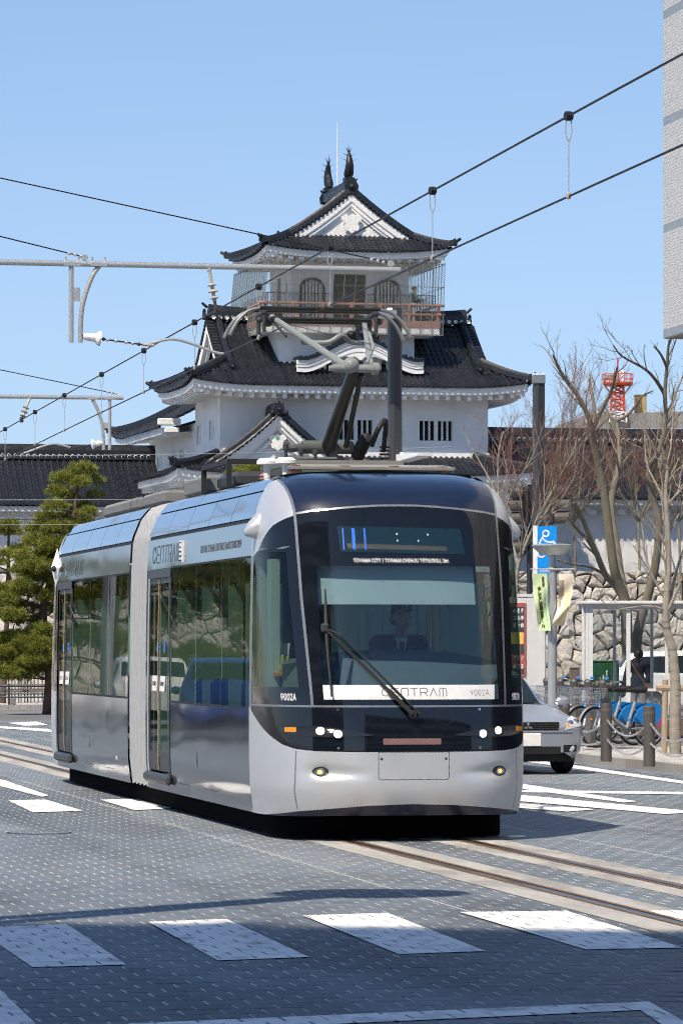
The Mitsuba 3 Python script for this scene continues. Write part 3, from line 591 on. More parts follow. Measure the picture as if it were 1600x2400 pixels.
for i in range(84): u = B0 + .1 + (B1 - B0 - .2) * i / 83; mb.bar(CA((u, BV + .25, bz)), CA((u, BV + .25, bz + 1.28)), .018, .018)
mb.bar(CA((B0 + .1, BV + .25, bz + 1.28)), CA((B1 - .1, BV + .25, bz + 1.28)), .03, .03)
for i in range(30):
    v = BV + .3 + i * .17
    for u in (B0 + .25, B1 - .25): mb.bar(CA((u, v, bz)), CA((u, v, bz + 1.28)), .018, .018)
tag(put('inner_rail_bars', mb, 'mat_brown_lattice', keep), kind='stuff')
cage = None
EV0 = TV0 - OT + .25; EU0, EU1 = TU0 - OT + .25, TU1 + OT - .25; zc_ = ZT - .35
def cage_pt(side, t, h):                       # t along the side, h from the floor to the eave
    if side == 0: a, b = np.array((B0 - .1 + (B1 - B0 + .2) * t, BV - .1, bz - .3)), np.array((EU0 + (EU1 - EU0) * t, EV0, zc_))
    else:
        s = -1 if side == 1 else 1
        a = np.array((B0 - .1 if s < 0 else B1 + .1, BV - .1 + (TV1 + BO - BV) * t, bz - .3)); b = np.array((EU0 if s < 0 else EU1, EV0 + (TV1 + OT - EV0) * t, zc_))
    return CA(a + (b - a) * h)
cage = put('wire_cage', MB().tube([cage_pt(0, t, 0) for t in np.linspace(0, 1, 5)], .022, 6), 'mat_mesh_steel', keep)
for side, n in ((0, 16), (1, 14), (2, 14)):
    for i in range(n + 1): put('cage_rod', MB().tube([cage_pt(side, i / n, h) for h in (0, 1)], .016, 5), 'mat_mesh_steel', cage)
    for h in (.33, .66, .97): put('cage_rod', MB().tube([cage_pt(side, t, h) for t in (0, .5, 1)], .014, 5), 'mat_mesh_steel', cage)
mb = MB()
for side, L in ((0, 8.0), (1, 6.5)):           # the diamond netting
    hh = 3.3; st_ = .10; k = int((L + hh) / st_)
    for i in range(k):
        for sg in (1, -1):
            x0, x1 = i * st_ - hh, i * st_; a, b = max(x0, 0), min(x1, L)
            if b - a < .05: continue
            ta, tb, ha, hb = a / L, b / L, (a - x0) / hh, (b - x0) / hh
            if sg < 0: ha, hb = 1 - ha, 1 - hb
            mb.tube([cage_pt(side, ta, ha), cage_pt(side, tb, hb)], .0042, 3, caps=False)
tag(put('wire_netting', mb, 'mat_mesh_steel', cage), kind='stuff')

# lower roof round the first storey, with its pointed gable
OL = 2.2; ZL = 8.42; lroof = put('lower_roof', MB().span((-.9, -.9, ZL - .2), (MW + .9, -.31, ZL + .05)), 'mat_tile', keep, tf=CA)
lf = Slope(Frame(CA((0, -OL, 0)), RC), -OL, MW + OL - .7, OL, ZL, .78, sag=.1, hl=9, hr=9, lift=.22)
ll = Slope(Frame(CA((-OL, 6.7, 0)), R=CA.R @ rot_z(-math.pi / 2)), 0, 6.7 + OL, OL, ZL, .78, sag=.1, hl=0, hr=9, lift=.22)
lr = Slope(Frame(CA((MW + OL - .7, 0, 0)), R=CA.R @ rot_z(math.pi / 2)), -OL, 3, OL, ZL, .78, sag=.1, hl=9, hr=0, lift=.22)
lf.tiles(lroof, .222); ll.tiles(lroof, .24); lr.tiles(lroof, .24)
for q in (lf, ll, lr): q.eave(keep, OL - .8, wall_z=ZL - .25)
_r = roof; roof = lroof; hip_ridge(lf, True, OL - .1); hip_ridge(lf, False, OL - .1); roof = _r
put('lower_wall', MB().span((-.8, -.8, 4.5), (MW + .8, -.5, ZL - .2)).span((-.8, -.5, 4.5), (-.5, 7.2, ZL - .2)).span((MW + .5, -.5, 4.5), (MW + .8, 4, ZL - .2)), 'mat_plaster', keep, tf=CA)
def pointed_gable():
    fr = Frame(CA((1.95, -1.75, 0)), RC); ap = 10.72; X = 2.45
    def zf(x): a = np.abs(x) / X; return ap - (ap - 8.80) * (1.28 * a - .28 * a * a)
    front_gable(fr, zf, X, X * .93, [(.03, .28, .10, 1.0), (.28, .20, .12, .96), (.45, .14, .10, .92)], ap - .85, .8, gem=True, wings=True, wall_y=.40)
    for sg in (-1, 1):
        n = 12
        for i in range(n):                      # its own two slopes of tiles running down left and right
            y = -.06 + i * .19; xs = np.linspace(.0, X + .05, 20); mb = MB(); ys = np.linspace(-.07, .07, 5)
            P = np.array([[(sg * x, y + dy, zf(np.array(x)) + .03 + .075 * math.sqrt(max(0, 1 - (dy / .0701)**2)) + .018 * ((j % 2) * -1)) for dy in ys] for j, x in enumerate(xs)])
            mb.grid(P, flip=sg > 0); mb.grid(np.array([[(sg * x, y + dy, zf(np.array(x)) + .02) for dy in (-.1, .1)] for x in xs]), flip=sg > 0)
            put('gable_tile_row', mb, 'mat_tile', lroof, tf=fr, rnd=random.random())
        xs = np.linspace(.05, X + .35, 14); P = fr(np.stack([sg * xs, np.full(14, .25), zf(xs) + .05], 1)); mb = sweep(ridge_poly(.24, .2), P); demon_tile(mb, P[-1] + (0, -.08, 0), fr.R[:, 0], .55); put('descending_ridge', mb, 'mat_tile', lroof, rnd=.5)
    mb = sweep(ridge_poly(.34, .42), fr(np.array([[0, y, ap] for y in (-.1, .8, 1.7)]))); demon_tile(mb, fr((0, -.14, ap + .05)), fr.R[:, 0], .72)
    for s in (-1, 1): mb.sphere(fr((s * .26, -.1, ap + .03)), .11, 1)
    put('gable_ridge', mb, 'mat_tile', lroof, rnd=.4)
pointed_gable()
# rear wing on the left: one storey lower
wroof = put('wing_roof', MB().span((.3, 5.1, 10.2), (5, 15, 10.9)), 'mat_tile', keep, tf=CA)
wl = Slope(Frame(CA((-1.43, 16.6, 0)), R=CA.R @ rot_z(-math.pi / 2)), 0, 11.4, 3.4, 10.55, 1.9, hl=9, hr=0, lift=.3)
wl.tiles(wroof, .26); wl.eave(keep, OM, wall_z=10.4, rafters=False)
_r = roof; roof = wroof; hip_ridge(wl, True, 2.8); roof = _r
put('wing_gable_end', MB().cbox(CA((-1.0, 5.3, 10.75)), (.9, .3, .28), .03, CA.R).cbox(CA((-.9, 5.3, 10.42)), (.6, .3, .22), .03, CA.R), 'mat_plaster', keep)
# porch roof low on the left
pr = Slope(Frame(CA((-4.6, 3.8, 0)), R=CA.R @ rot_z(-math.pi / 2)), 0, 3.2, 2.8, 6.3, 1.3, lift=0)
proof = put('porch_roof', MB().bar(CA((-4.4, .9, 6.05)), CA((-1.6, .9, 7.3)), .2, .25), 'mat_plaster', keep); pr.tiles(proof, .26)
put('porch_wall', MB().span((-4.0, 1.2, 4.5), (-1.0, 3.4, 6.3)), 'mat_plaster', keep, tf=CA)
# ------------------------------------------------------------------ galleries on the stone terrace
def gallery(label, u0, u1, vw, zb, ze, W, rise, name='gallery', pitch=.26, dots=True):
    g = thing(name, label, 'building'); over = .9
    front = Slope(Frame(CA((0, vw - over, 0)), RC), u0, u1, W, ze, rise, sag=.2, lift=0); back = Slope(Frame(CA((0, vw - over + 2 * W, 0)), RC + math.pi), -u1, -u0, W, ze, rise, sag=.2, lift=0)
    r = put('roof', MB().span((u0 + .1, vw + .2, ze), (u1 - .1, vw + 2 * W - 2 * over, ze + .15)), 'mat_tile', g, tf=CA)
    front.tiles(r, pitch, .26, .075); back.tiles(r, .6, .6)
    front.eave(g, over, fh=.2, wall_z=ze - .1, rafters=False, inset=.18)
    n = int((u1 - u0) / .62)
    for i in range(n): u = u0 + .3 + i * .62; put('corbel', MB().span((u, vw - .45, ze - .62), (u + .34, vw - .003, ze - .45)), 'mat_plaster', g, tf=CA)
    put('wall', MB().span((u0, vw, zb), (u1, vw + .3, ze)).span((u0, vw + 2 * W - 2 * over - .3, zb), (u1, vw + 2 * W - 2 * over, ze)), 'mat_plaster', g, tf=CA)
    put('ridge', sweep(ridge_poly(.5, .62), np.array([CA((u, vw - over + W, ze + rise - .08)) for u in (u0, u1)])), 'mat_tile', r, rnd=.3)
    if dots:
        for i in range(min(60, int((u1 - u0) / .26))):
            u = (u1 - .3 - i * .26) if u0 < -5 else u0 + .3 + i * .26
            put('ridge_boss', MB().lathe([(.07, .03), (.085, 0), (0, -.02)], CA((u, vw - over + W - .24, ze + rise + .05)), -CA.R[:, 1], 7), 'mat_plaster', r)
    return g
gallery('long white gallery with a black tiled roof left of the castle keep', -24, -.85, 7.3, 4.6, 7.42, 3.0, 2.05)
gallery('long white gallery with a black tiled roof behind the bare trees on the right', 11.55, 34, 3.0, 4.6, 7.72, 3.3, 2.45)
# ------------------------------------------------------------------ stone wall: fitted stones, each its own piece
from scipy.spatial import Voronoi
def stone_color(p, n, uv):
    g = fbm(p.x * 2.2, p.y * 2.2 + uv.x * 9, p.z * 2.2, 4); f = noise(p.x * 19, p.y * 19, p.z * 19)
    v = (.30 + .20 * uv.x) * (.70 + .55 * g) * (.86 + .28 * f)
    c = mix((1.03, 1.0, .93), (1.08, .98, .84), uv.y) * v
    return mix(c, C(.10, .12, .045), .55 * smoothstep(.60, .78, fbm(p.x * 1.1, p.y * 1.1, p.z * 1.4 + 5, 3)) * smoothstep(3.2, .5, p.z))
mat('stone', proc(stone_color), rough=.85, spec=.25, bump=proc(lambda p, n, uv: .03 * fbm(p.x * 5, p.y * 5, p.z * 5, 3), 8e-3))
mat('wall_core', (.05, .048, .042), rough=.95)
swall = thing('stone_wall', 'rampart of fitted rough grey stones under the white galleries', 'wall')
V0, V1, ZTOP = -3.4, -1.15, 4.82
def wall_pt(u, t, off=0.0): return CA(np.stack([u, V0 + (V1 - V0) * t**.8 - off * .92, ZTOP * t - .1 + off * .35], -1))
put('core', MB().grid(np.array([[wall_pt(np.array(u), np.array(t), -.10) for t in np.linspace(0, 1, 6)] for u in (-70., 60.)]), flip=True).span((0, 0, 0), (0.001, .001, .001)), 'mat_wall_core', swall)
def stones(u0, u1, cu, ct_, seed, limit):
    rng = np.random.default_rng(seed); P = []; t = ct_ * .4; r = 0
    while t < 1.02:
        size = 1.18 - .5 * t; u = u0 - cu + (r % 2) * cu * .5
        while u < u1 + cu: P.append((u + rng.uniform(-.33, .33) * cu, (t + rng.uniform(-.4, .4) * ct_) * 5.2)); u += cu * size * rng.uniform(.55, 1.35)
        t += ct_ * size * rng.uniform(.8, 1.15); r += 1
    P = np.array(P); lo, hi = (u0 - 2, -1.5), (u1 + 2, 6.8)
    ghost = np.array([(a, b) for a in np.arange(lo[0], hi[0], cu) for b in (lo[1], hi[1])] + [(a, b) for b in np.arange(lo[1], hi[1], .5) for a in lo[0:1] + hi[0:1]])
    vor = Voronoi(np.vstack([P, ghost])); n = 0; rest = MB()
    for i in range(len(P)):
        reg = vor.regions[vor.point_region[i]]
        if -1 in reg or len(reg) < 3: continue
        g = shapely.Polygon(vor.vertices[reg]).intersection(shapely.box(u0, .02, u1, 5.2))
        if g.is_empty or g.area < .03: continue
        g = g.buffer(-.010 - .025 * rng.random()).simplify(.03)
        if g.is_empty or g.geom_type != 'Polygon' or g.area < .02: continue
        ring = np.array(shapely.segmentize(g, .34).exterior.coords)[:-1]; ring = ring + rng.uniform(-.028, .028, ring.shape); c = ring.mean(0) + rng.uniform(-.06, .06, 2); k = len(ring); d = rng.uniform(.08, .24); tilt = rng.uniform(-.32, .32, 2); jag = lambda s: rng.uniform(-s, s, k)
        lay = []
        for sc, off, jt in ((1.0, -.08, 0), (1.0, d * .35, .03), (.80, d * .9, .05), (.42, d * 1.1, .05)):
            q = c + (ring - c) * sc; o = off + ((q - c) @ tilt) * (off > 0) + jag(jt); lay.append(wall_pt(q[:, 0], np.clip(q[:, 1] / 5.2, 0, 1.05), o))
        V = np.vstack(lay + [wall_pt(c[0], c[1] / 5.2, d * 1.12 + rng.uniform(-.02, .03))[None]]); f = []
        for a in range(3): f += [[a * k + j, a * k + (j + 1) % k, (a + 1) * k + (j + 1) % k] for j in range(k)] + [[a * k + j, (a + 1) * k + (j + 1) % k, (a + 1) * k + j] for j in range(k)]
        f += [[3 * k + j, 3 * k + (j + 1) % k, 4 * k] for j in range(k)]; f = np.array(f)
        s_ = np.sign(np.dot(np.cross(V[f[-1, 1]] - V[f[-1, 0]], V[f[-1, 2]] - V[f[-1, 0]]), -CA.R[:, 1])); f = f if s_ > 0 else f[:, ::-1]
        if n < limit: put('stone', (V, f), 'mat_stone', swall, rnd=rng.random())
        else: rest.add(V, f)
        n += 1
    if rest.n: tag(put('small_stones', rest, 'mat_stone', swall, rnd=.5), kind='stuff')
stones(10.2, 20.6, .78, .118, 3, 240)
stones(-11.0, -5.0, .85, .14, 5, 70)
mb = MB()
rngg = np.random.default_rng(2)
stones(20.6, 40, .9, .13, 9, 0)
stones_far = stones(-70, -11.0, .95, .14, 8, 0)
# grass in the joints and at the foot of the wall
mat('moss_grass', (.10, .135, .035), rough=.8)
for i in range(900):
    u = rngg.uniform(10.5, 20.5); t = abs(rngg.normal(0, .28)) + .02
    if t > .62 or math.sin(u * 1.7 + t * 9) + .6 * math.sin(u * 4.1) < .15: continue
    o = wall_pt(np.array(u), np.array(t), .06)
    for k in range(5): d = np.array([rngg.uniform(-.09, .09), rngg.uniform(-.1, .02), rngg.uniform(.05, .16)]); w = np.array([.014, 0, 0]); mb.add([o - w, o + w, o + d], [[0, 1, 2]])
key = put('grass_tufts', mb, 'mat_moss_grass'); tag(key, 'green grass and moss growing in the joints low on the stone rampart', 'grass', kind='stuff')
# ------------------------------------------------------------------ people: one smooth body over a posed skeleton, clothes as shells
import manifold3d as m3
def blob(bones, L=.03, it=6):
    parts = []
    for a, ra, b, rb in bones:
        s = [m3.Manifold.sphere(r, 14).translate(list(map(float, p))) for p, r in ((a, ra), (b, rb))]
        parts.append(m3.Manifold.batch_hull(s))
    m = m3.Manifold.batch_boolean(parts, m3.OpType.Add).refine_to_length(L).to_mesh()
    t = trimesh.Trimesh(np.array(m.vert_properties)[:, :3], np.array(m.tri_verts), process=True)
    trimesh.smoothing.filter_taubin(t, iterations=it); return t
for nm, col in (('skin', (.55, .34, .24)), ('hair', (.012, .010, .009)), ('navy_cloth', (.012, .014, .024)), ('shirt', (.75, .77, .80)), ('tie', (.02, .022, .05)), ('grey_cloth', (.20, .20, .19)), ('teal_cloth', (.06, .10, .11)), ('pale_cloth', (.52, .50, .42)), ('brown_leather', (.16, .075, .05))): mat(nm, col, rough=.45 if nm == 'hair' else .8, spec=.3)
def head_parts(c, f, up, s=1.0):               # centre of the skull, facing direction
    f, up = unit(f), unit(up); r = np.cross(f, up); P = lambda a, b, d: c + (f * a + r * b + up * d) * s
    bones = [(P(-.025, 0, .035), .088 * s, P(.015, 0, .03), .082 * s), (P(.02, 0, -.02), .068 * s, P(.048, 0, -.085), .040 * s), (P(.03, .035, -.05), .04 * s, P(.03, -.035, -.05), .04 * s),
             (P(.085, 0, .0), .012 * s, P(.104, 0, -.028), .016 * s), (P(0, .083, -.0), .018 * s, P(-.005, .085, -.035), .013 * s), (P(0, -.083, -.0), .018 * s, P(-.005, -.085, -.035), .013 * s)]
    return bones, P
def face(P, key, s=1.0):
    e = MB()
    for q in (-1, 1): e.sphere(P(.083, q * .033, .012), .011 * s, 1, (1, 1, .7)); e.bar(P(.09, q * .018, .034), P(.078, q * .054, .034), .008, .008)
    put('eyes', e, 'mat_hair', key); put('mouth', MB().bar(P(.086, -.024, -.06), P(.086, .024, -.06), .010, .010), 'mat_brown_leather', key)
def hand_bones(w, d, curl, s=1.0):             # wrist, pointing direction, curl direction: a palm, four fingers and a thumb
    d, curl = unit(d), unit(curl); r = np.cross(d, curl); B = []
    B.append((w + r * .025, .017, w + d * .08 + r * .028, .014)); B.append((w - r * .02, .017, w + d * .08 - r * .028, .014))
    for k, L in zip((-.034, -.012, .012, .033), (.062, .075, .078, .066)):
        b = w + d * .082 + r * k; m = b + d * L * .5 + curl * L * .28; t = m + d * L * .2 + curl * L * .42; B += [(b, .0095, m, .009), (m, .009, t, .0078)]
    b = w + d * .02 + r * .035; m = b + d * .035 + r * .025 + curl * .01; B += [(b, .012, m, .011), (m, .011, m + d * .03 + curl * .012, .009)]
    return B
# ------------------------------------------------------------------ the tram
from scipy.interpolate import PchipInterpolator as PI
def silver_color(p, n, uv):
    v = .70 - .05 * smoothstep(.5, .8, fbm(p.x * 2.1, p.y * 2.1, p.z * 2.1, 3)) - .10 * smoothstep(.55, .2, p.z) * noise(p.x * 9, p.y * 9, p.z * 2); return C(v * .97, v, v * 1.03)
mat('silver', proc(silver_color), rough=.36, metal=.55, spec=.5, clear=.5)
def wave(p, n, uv):
    return .012 * fbm(p.x * .55, p.y * .55, p.z * 1.1, 2) + .0010 * noise(p.x * 3.1, p.y * 3.1, p.z * 3.1)
mat('mirror_silver', (.37, .38, .395), rough=.085, metal=1.0, bump=proc(wave, 4e-3))
mat('roof_mirror', (.60, .62, .65), rough=.05, metal=1.0, bump=proc(wave, 4e-3))
mat('black_gloss', (.006, .008, .013), rough=.04, spec=.6)
mat('navy_gloss', (.008, .016, .042), rough=.16, spec=.6, clear=.8)
mat('trim', (.35, .36, .37), rough=.3, metal=.7)
mat('rubber', (.015, .015, .016), rough=.6)
mat('bellows_grey', (.36, .37, .38), rough=.5)
mat('dark_steel', (.07, .075, .08), rough=.45, metal=.5)
mat('grey_paint', (.22, .245, .24), rough=.45); mat('gear_grey', (.10, .115, .11), rough=.5)
mat('olive_black', (.035, .037, .03), rough=.3, metal=.3)
mat('roof_grey', (.16, .165, .17), rough=.7)
mat('underside_black', (.003, .003, .0035), rough=.9, spec=.05); mat('plate_grey', (.20, .20, .19), rough=.6); mat('pale_panel', (.56, .62, .60), rough=.6)  # first one: near-black colour standing in for the deep shade under the tram
mat('interior', (.13, .165, .185), rough=.7)
mat('seat_blue', (.05, .08, .16), rough=.8)
mat('green_pole', (.42, .60, .53), rough=.4)
mat('amber', (.75, .27, .02), rough=.25, spec=.6)
mat('white_vinyl', (.74, .75, .76), rough=.4)
mat('ink', (.05, .05, .055), rough=.5)
mat('ink_grey', (.20, .205, .21), rough=.4)
mat('led_white', (.9, .95, 1.0), rough=.4)
mat('led_blue', (.03, .16, .80), rough=.4)
mat('orange_line', (.62, .28, .03), rough=.4)
mat('insulator_red', (.40, .20, .17), rough=.5)
mat('white_paint', (.78, .79, .80), rough=.4)
mat('reflector', (.22, .13, .13), rough=.3)
def glass(name, tint, refl=1.0): scene['mat_' + name] = {'type': 'thindielectric', 'int_ior': 1.52, 'specular_transmittance': rgb(tint), 'specular_reflectance': rgb(refl)}
glass('windscreen_glass', (.52, .63, .68)); glass('side_glass', (.44, .55, .51), .40); glass('clear_glass', (.93, .95, .95))

S1, LEN = 1.55, 17.8
K_ = np.array([[.235,.10,1.165,.215],[.34,.03,1.175,.33],[.52,-.01,1.195,.50],[.80,-.01,1.20,.80],[1.20,.03,1.20,1.20],[1.6,.15,1.197,1.6],[2.1,.315,1.19,2.08],[2.6,.49,1.18,2.50],[2.98,.64,1.165,2.80],[3.10,.76,1.14,2.93],[3.22,1.05,1.09,3.08],[3.30,1.55,1.02,3.20]])
KF = [PI(np.linspace(0, 1, len(K_)), K_[:, i]) for i in range(4)]
def nose(b, ph):
    zc, sc, le, ze = [g(b) for g in KF]; q = 2 / 3.3
    l = le * np.sign(np.sin(ph)) * np.abs(np.sin(ph))**q; s = S1 - (S1 - sc) * np.abs(np.cos(ph))**q
    z = zc + (ze - zc) * np.abs(l / le)**(3 + 3 * np.clip((b - .7) / .3, 0, 1))
    al = np.abs(l); inn = np.clip((.78 - al) / .45, 0, 1)                          # hollows round the lower lamps, drawn out towards the middle
    dent = np.exp(-((al - .80) / .10)**2 * (al > .80) - ((z - .622 + .02 * inn) / (.052 - .015 * inn))**2) * np.where(al > .80, 1, (1 - inn)**1.3)
    return np.stack(np.broadcast_arrays(l, s + .045 * dent, z), -1)
def on_nose(l, z, off=0.0):                   # point of the nose at (l, z), moved out by off
    l, z = np.broadcast_arrays(np.asarray(l, float), np.asarray(z, float)); lo, hi = np.zeros(l.shape), np.ones(l.shape)
    def Z(b):
        zc, sc, le, ze = [g(b) for g in KF]; t = np.clip(np.abs(l) / le, 0, 1); return zc + (ze - zc) * t**(3 + 3 * np.clip((b - .7) / .3, 0, 1)), t
    for _ in range(40):
        m = (lo + hi) / 2; up = Z(m)[0] < z; lo = np.where(up, m, lo); hi = np.where(up, hi, m)
    b = (lo + hi) / 2; t = Z(b)[1]; ph = np.sign(l) * np.arcsin(np.clip(t**(3.3 / 2), 0, 1)); p = nose(b, ph)
    if np.any(off != 0):
        e = 1e-3; a1, a2 = nose(b, np.clip(ph + e, -1.5707, 1.5707)) - nose(b, np.clip(ph - e, -1.5707, 1.5707)), nose(np.minimum(b + e, 1), ph) - nose(np.maximum(b - e, 0), ph)
        n = np.cross(a1, a2); n /= np.maximum(np.linalg.norm(n, axis=-1, keepdims=True), 1e-12); n = np.where(n[..., 1:2] > 0, -n, n); p = p + n * np.asarray(off)[..., None]
    return p
def wrap(v): return TR(on_nose(v[:, 0], v[:, 1], v[:, 2]))      # flat piece (x = across, y = height, z = off the surface) laid on the nose
def flat(poly, th=.003, off=.001, seg=.03):
    g = shapely.segmentize(poly if hasattr(poly, 'geom_type') else shapely.Polygon(poly), seg); mb = MB()
    for q in getattr(g, 'geoms', [g]):
        m = trimesh.creation.extrude_polygon(q, th, engine='earcut').subdivide_to_size(.09, max_iter=12); v = np.array(m.vertices); v[:, 2] += off; mb.add(v, m.faces)
    return mb
def fine(mb, L=.05):
    v, f = mb.mesh(); v, f = trimesh.remesh.subdivide_to_size(v, f, L, max_iter=8); return v, f
tram = thing('tram', 'silver two-section tram with a black front mask and its pantograph raised', 'tram')
def tp(name, mesh, m, parent=None, **k): return put(name, mesh, 'mat_' + m, parent or tram, tf=TR, **k)
# nose panels cut from one surface
B_, P_ = np.meshgrid(np.linspace(0, 1, 150), np.linspace(-np.pi / 2, np.pi / 2, 221), indexing='ij')
NV, NF = MB().grid(nose(B_, P_)).mesh(); NV, NF = weld(NV, NF)
_n = np.cross(NV[NF[:, 1]] - NV[NF[:, 0]], NV[NF[:, 2]] - NV[NF[:, 0]])
if _n[:, 1].sum() > 0: NF = NF[:, ::-1]
def cut(v, f, *fns):
    for fn in fns:
        if len(f): v, f = clip(v, f, fn(v[:, 0], v[:, 1], v[:, 2]))
    return v, f
def pillar(z): return np.interp(z, [1.2, 2.15, 2.9, 3.25, 3.4], [.866, .908, .918, .945, .95])
arc = lambda l: 2.972 - .072 * (l / .918)**2
zmask = lambda l, s: np.interp(s, [0, .16, .31, .47, .73, 1.10, 1.42, 1.6], [.795, .802, .818, .852, .932, 1.043, 1.135, 1.2])
zlip = lambda l: np.interp(np.abs(l), [0, .4, .72, .96, 1.11, 1.2], [.338, .325, .297, .27, .235, .2])
ztop = lambda s: np.interp(s, [.7, .79, .96, 1.23, 1.42, 1.6], [2.92, 2.885, 2.80, 2.58, 2.54, 2.53])
SG = 1.42                                     # rear edge of the cab's side glass
inside = lambda l, s, z: pillar(z) - np.abs(l); outside = lambda l, s, z: np.abs(l) - pillar(z)
above = lambda q: (lambda l, s, z: z - q); below = lambda q: (lambda l, s, z: q - z)
part = lambda *a: cut(NV, NF, *a)
DIV = 1.195
tp('bumper', part(lambda l, s, z: z - zlip(l), lambda l, s, z: zmask(l, s) - z), 'silver', smooth=True)
v, f = part(lambda l, s, z: zlip(l) - z); v = v + np.array([0, .03, 0]); tp('lower_lip', (v, f), 'navy_gloss', smooth=True)
mask = tp('black_mask', part(lambda l, s, z: z - zmask(l, s), below(DIV), lambda l, s, z: SG - s), 'black_gloss', smooth=True)
ws = part(inside, above(DIV), lambda l, s, z: arc(l) - z)
CL, CR, CB, CT = -.775, .80, 1.245, 2.43      # clear field of the windscreen
fr_ = [cut(*ws, lambda l, s, z: CB - z), cut(*ws, above(CB), lambda l, s, z: z - CT), cut(*ws, above(CB), below(CT), lambda l, s, z: CL * (1 + .0 * z) - l), cut(*ws, above(CB), below(CT), lambda l, s, z: l - CR)]
mb = MB()
for q in fr_: mb.add(*q)
shield = tp('windscreen', cut(*ws, above(CB), below(CT), lambda l, s, z: l - CL, lambda l, s, z: CR - l), 'windscreen_glass', smooth=True)
tp('black_border', mb, 'black_gloss', shield, smooth=True)
tp('roof_hood', part(inside, lambda l, s, z: z - arc(l)), 'navy_gloss', smooth=True)
for sgn in (-1, 1):
    sd = lambda l, s, z: sgn * l
    cg = part(sd, outside, above(DIV), lambda l, s, z: SG - s, lambda l, s, z: ztop(s) - z)
    gl = cut(*cg, lambda l, s, z: 2.60 - .04 * (s - .7) - z, lambda l, s, z: np.abs(l) - pillar(z) - .09, above(1.36))
    cw = tp('cab_side_window', gl, 'side_glass', smooth=True)
    mb = MB().add(*cut(*cg, lambda l, s, z: z - 2.60 + .04 * (s - .7))); q = cut(*cg, lambda l, s, z: 2.60 - .04 * (s - .7) - z); mb.add(*cut(*q, below(1.36))); q = cut(*q, above(1.36)); mb.add(*cut(*q, lambda l, s, z: pillar(z) + .09 - np.abs(l)))
    tp('window_border', mb, 'black_gloss', cw, smooth=True)
    tp('shoulder_panel', part(sd, outside, lambda l, s, z: z - np.minimum(ztop(s), 9)), 'silver', smooth=True)
    mb = MB().add(*part(sd, lambda l, s, z: s - SG, lambda l, s, z: z - zmask(l, s), lambda l, s, z: ztop(s) - z)); tp('corner_post', mb, 'trim', smooth=True)
    # trims along the pillar
    w = .011; band = part(sd, lambda l, s, z: w - np.abs(np.abs(l) - pillar(z)), above(DIV - .0)); v, f = band
    tp('pillar_trim', (v + np.array([0, -.004, .002]), f), 'trim', smooth=True)
    v, f = cut(*cg, lambda l, s, z: .009 - np.abs(z - 2.60 + .04 * (s - .7))); tp('window_trim', (v + np.array([sgn * .003, -.003, .001]), f), 'trim', smooth=True)
v, f = part(inside, lambda l, s, z: .010 - np.abs(z - arc(l))); tp('hood_trim', (v + np.array([0, -.004, .002]), f), 'trim', smooth=True)
v, f = part(lambda l, s, z: .009 - np.abs(z - DIV), lambda l, s, z: SG - s); tp('mask_trim', (v + np.array([0, -.004, 0]), f), 'trim', smooth=True)
# writing and signs on the front
mb = MB(); lettering(mb, 'TOYAMA CITY / TOYAMA CHIHOU TETSUDOU, Inc', .033, (-.45, 2.462, .002), np.array([1., 0, 0]), np.array([0, 1., 0]), .002, width=.86, bold=True)
put('operator_lettering', mb, 'mat_white_vinyl', tram, tf=wrap)
band = put('name_band', flat(shapely.Polygon([(-.772, 1.253), (.752, 1.253), (.760, 1.380), (-.775, 1.380)])), 'mat_white_vinyl', tram, tf=wrap)
def name_letters(x0, z0, w, h):                # wide thin letters: C E N T R A M
    c = lambda *p: [np.array(p, float)]
    a = np.linspace(.35, np.pi * 2 - .35, 14)
    L = [[[(.5 + .5 * math.cos(t), .5 + .5 * math.sin(t)) for t in a]], [[(0.05, 1), (.9, 1)], [(0.05, .5), (.8, .5)], [(0.05, 0), (.9, 0)], [(.05, 0), (.05, 1)]], [[(0, 0), (0, .8), (.12, 1), (.88, 1), (1, .8), (1, 0)]],
         [[(0, 1), (1, 1)], [(.5, 1), (.5, 0)]], [[(0, 0), (0, 1), (.85, 1), (1, .85), (1, .6), (.85, .45), (0, .45)], [(.6, .45), (1, 0)]], [[(0, 0), (.5, 1), (1, 0)]], [[(0, 0), (0, .85), (.12, 1), (.88, 1), (1, .85), (1, 0)], [(.5, 1), (.5, 0)]]]
    step = w / 7; out = []
    for i, g in enumerate(L):
        for l in g: out.append([(x0 + (i + .12 + .72 * x) * step, z0 + h * y) for x, y in l])
    return out
mb = MB(); g = shapely.union_all([shapely.LineString(l).buffer(.0045) for l in name_letters(-.285, 1.283, .60, .066)]); put('name_lettering', flat(g, .002, .0045), 'mat_ink_grey', band, tf=wrap)
mb = MB(); lettering(mb, '9002A', .052, (.52, 1.285, .0045), np.array([1., 0, 0]), np.array([0, 1., 0]), .002, width=.18); put('number', mb, 'mat_ink_grey', band, tf=wrap)
for l0, w in ((-1.088, .105), (.95, .10)):
    mb = MB(); lettering(mb, '9002A', .058, (l0, 1.245, .002), np.array([1., 0, 0]), np.array([0, 1., 0]), .002, width=w, bold=True); put('side_number', mb, 'mat_white_vinyl', tram, tf=wrap)
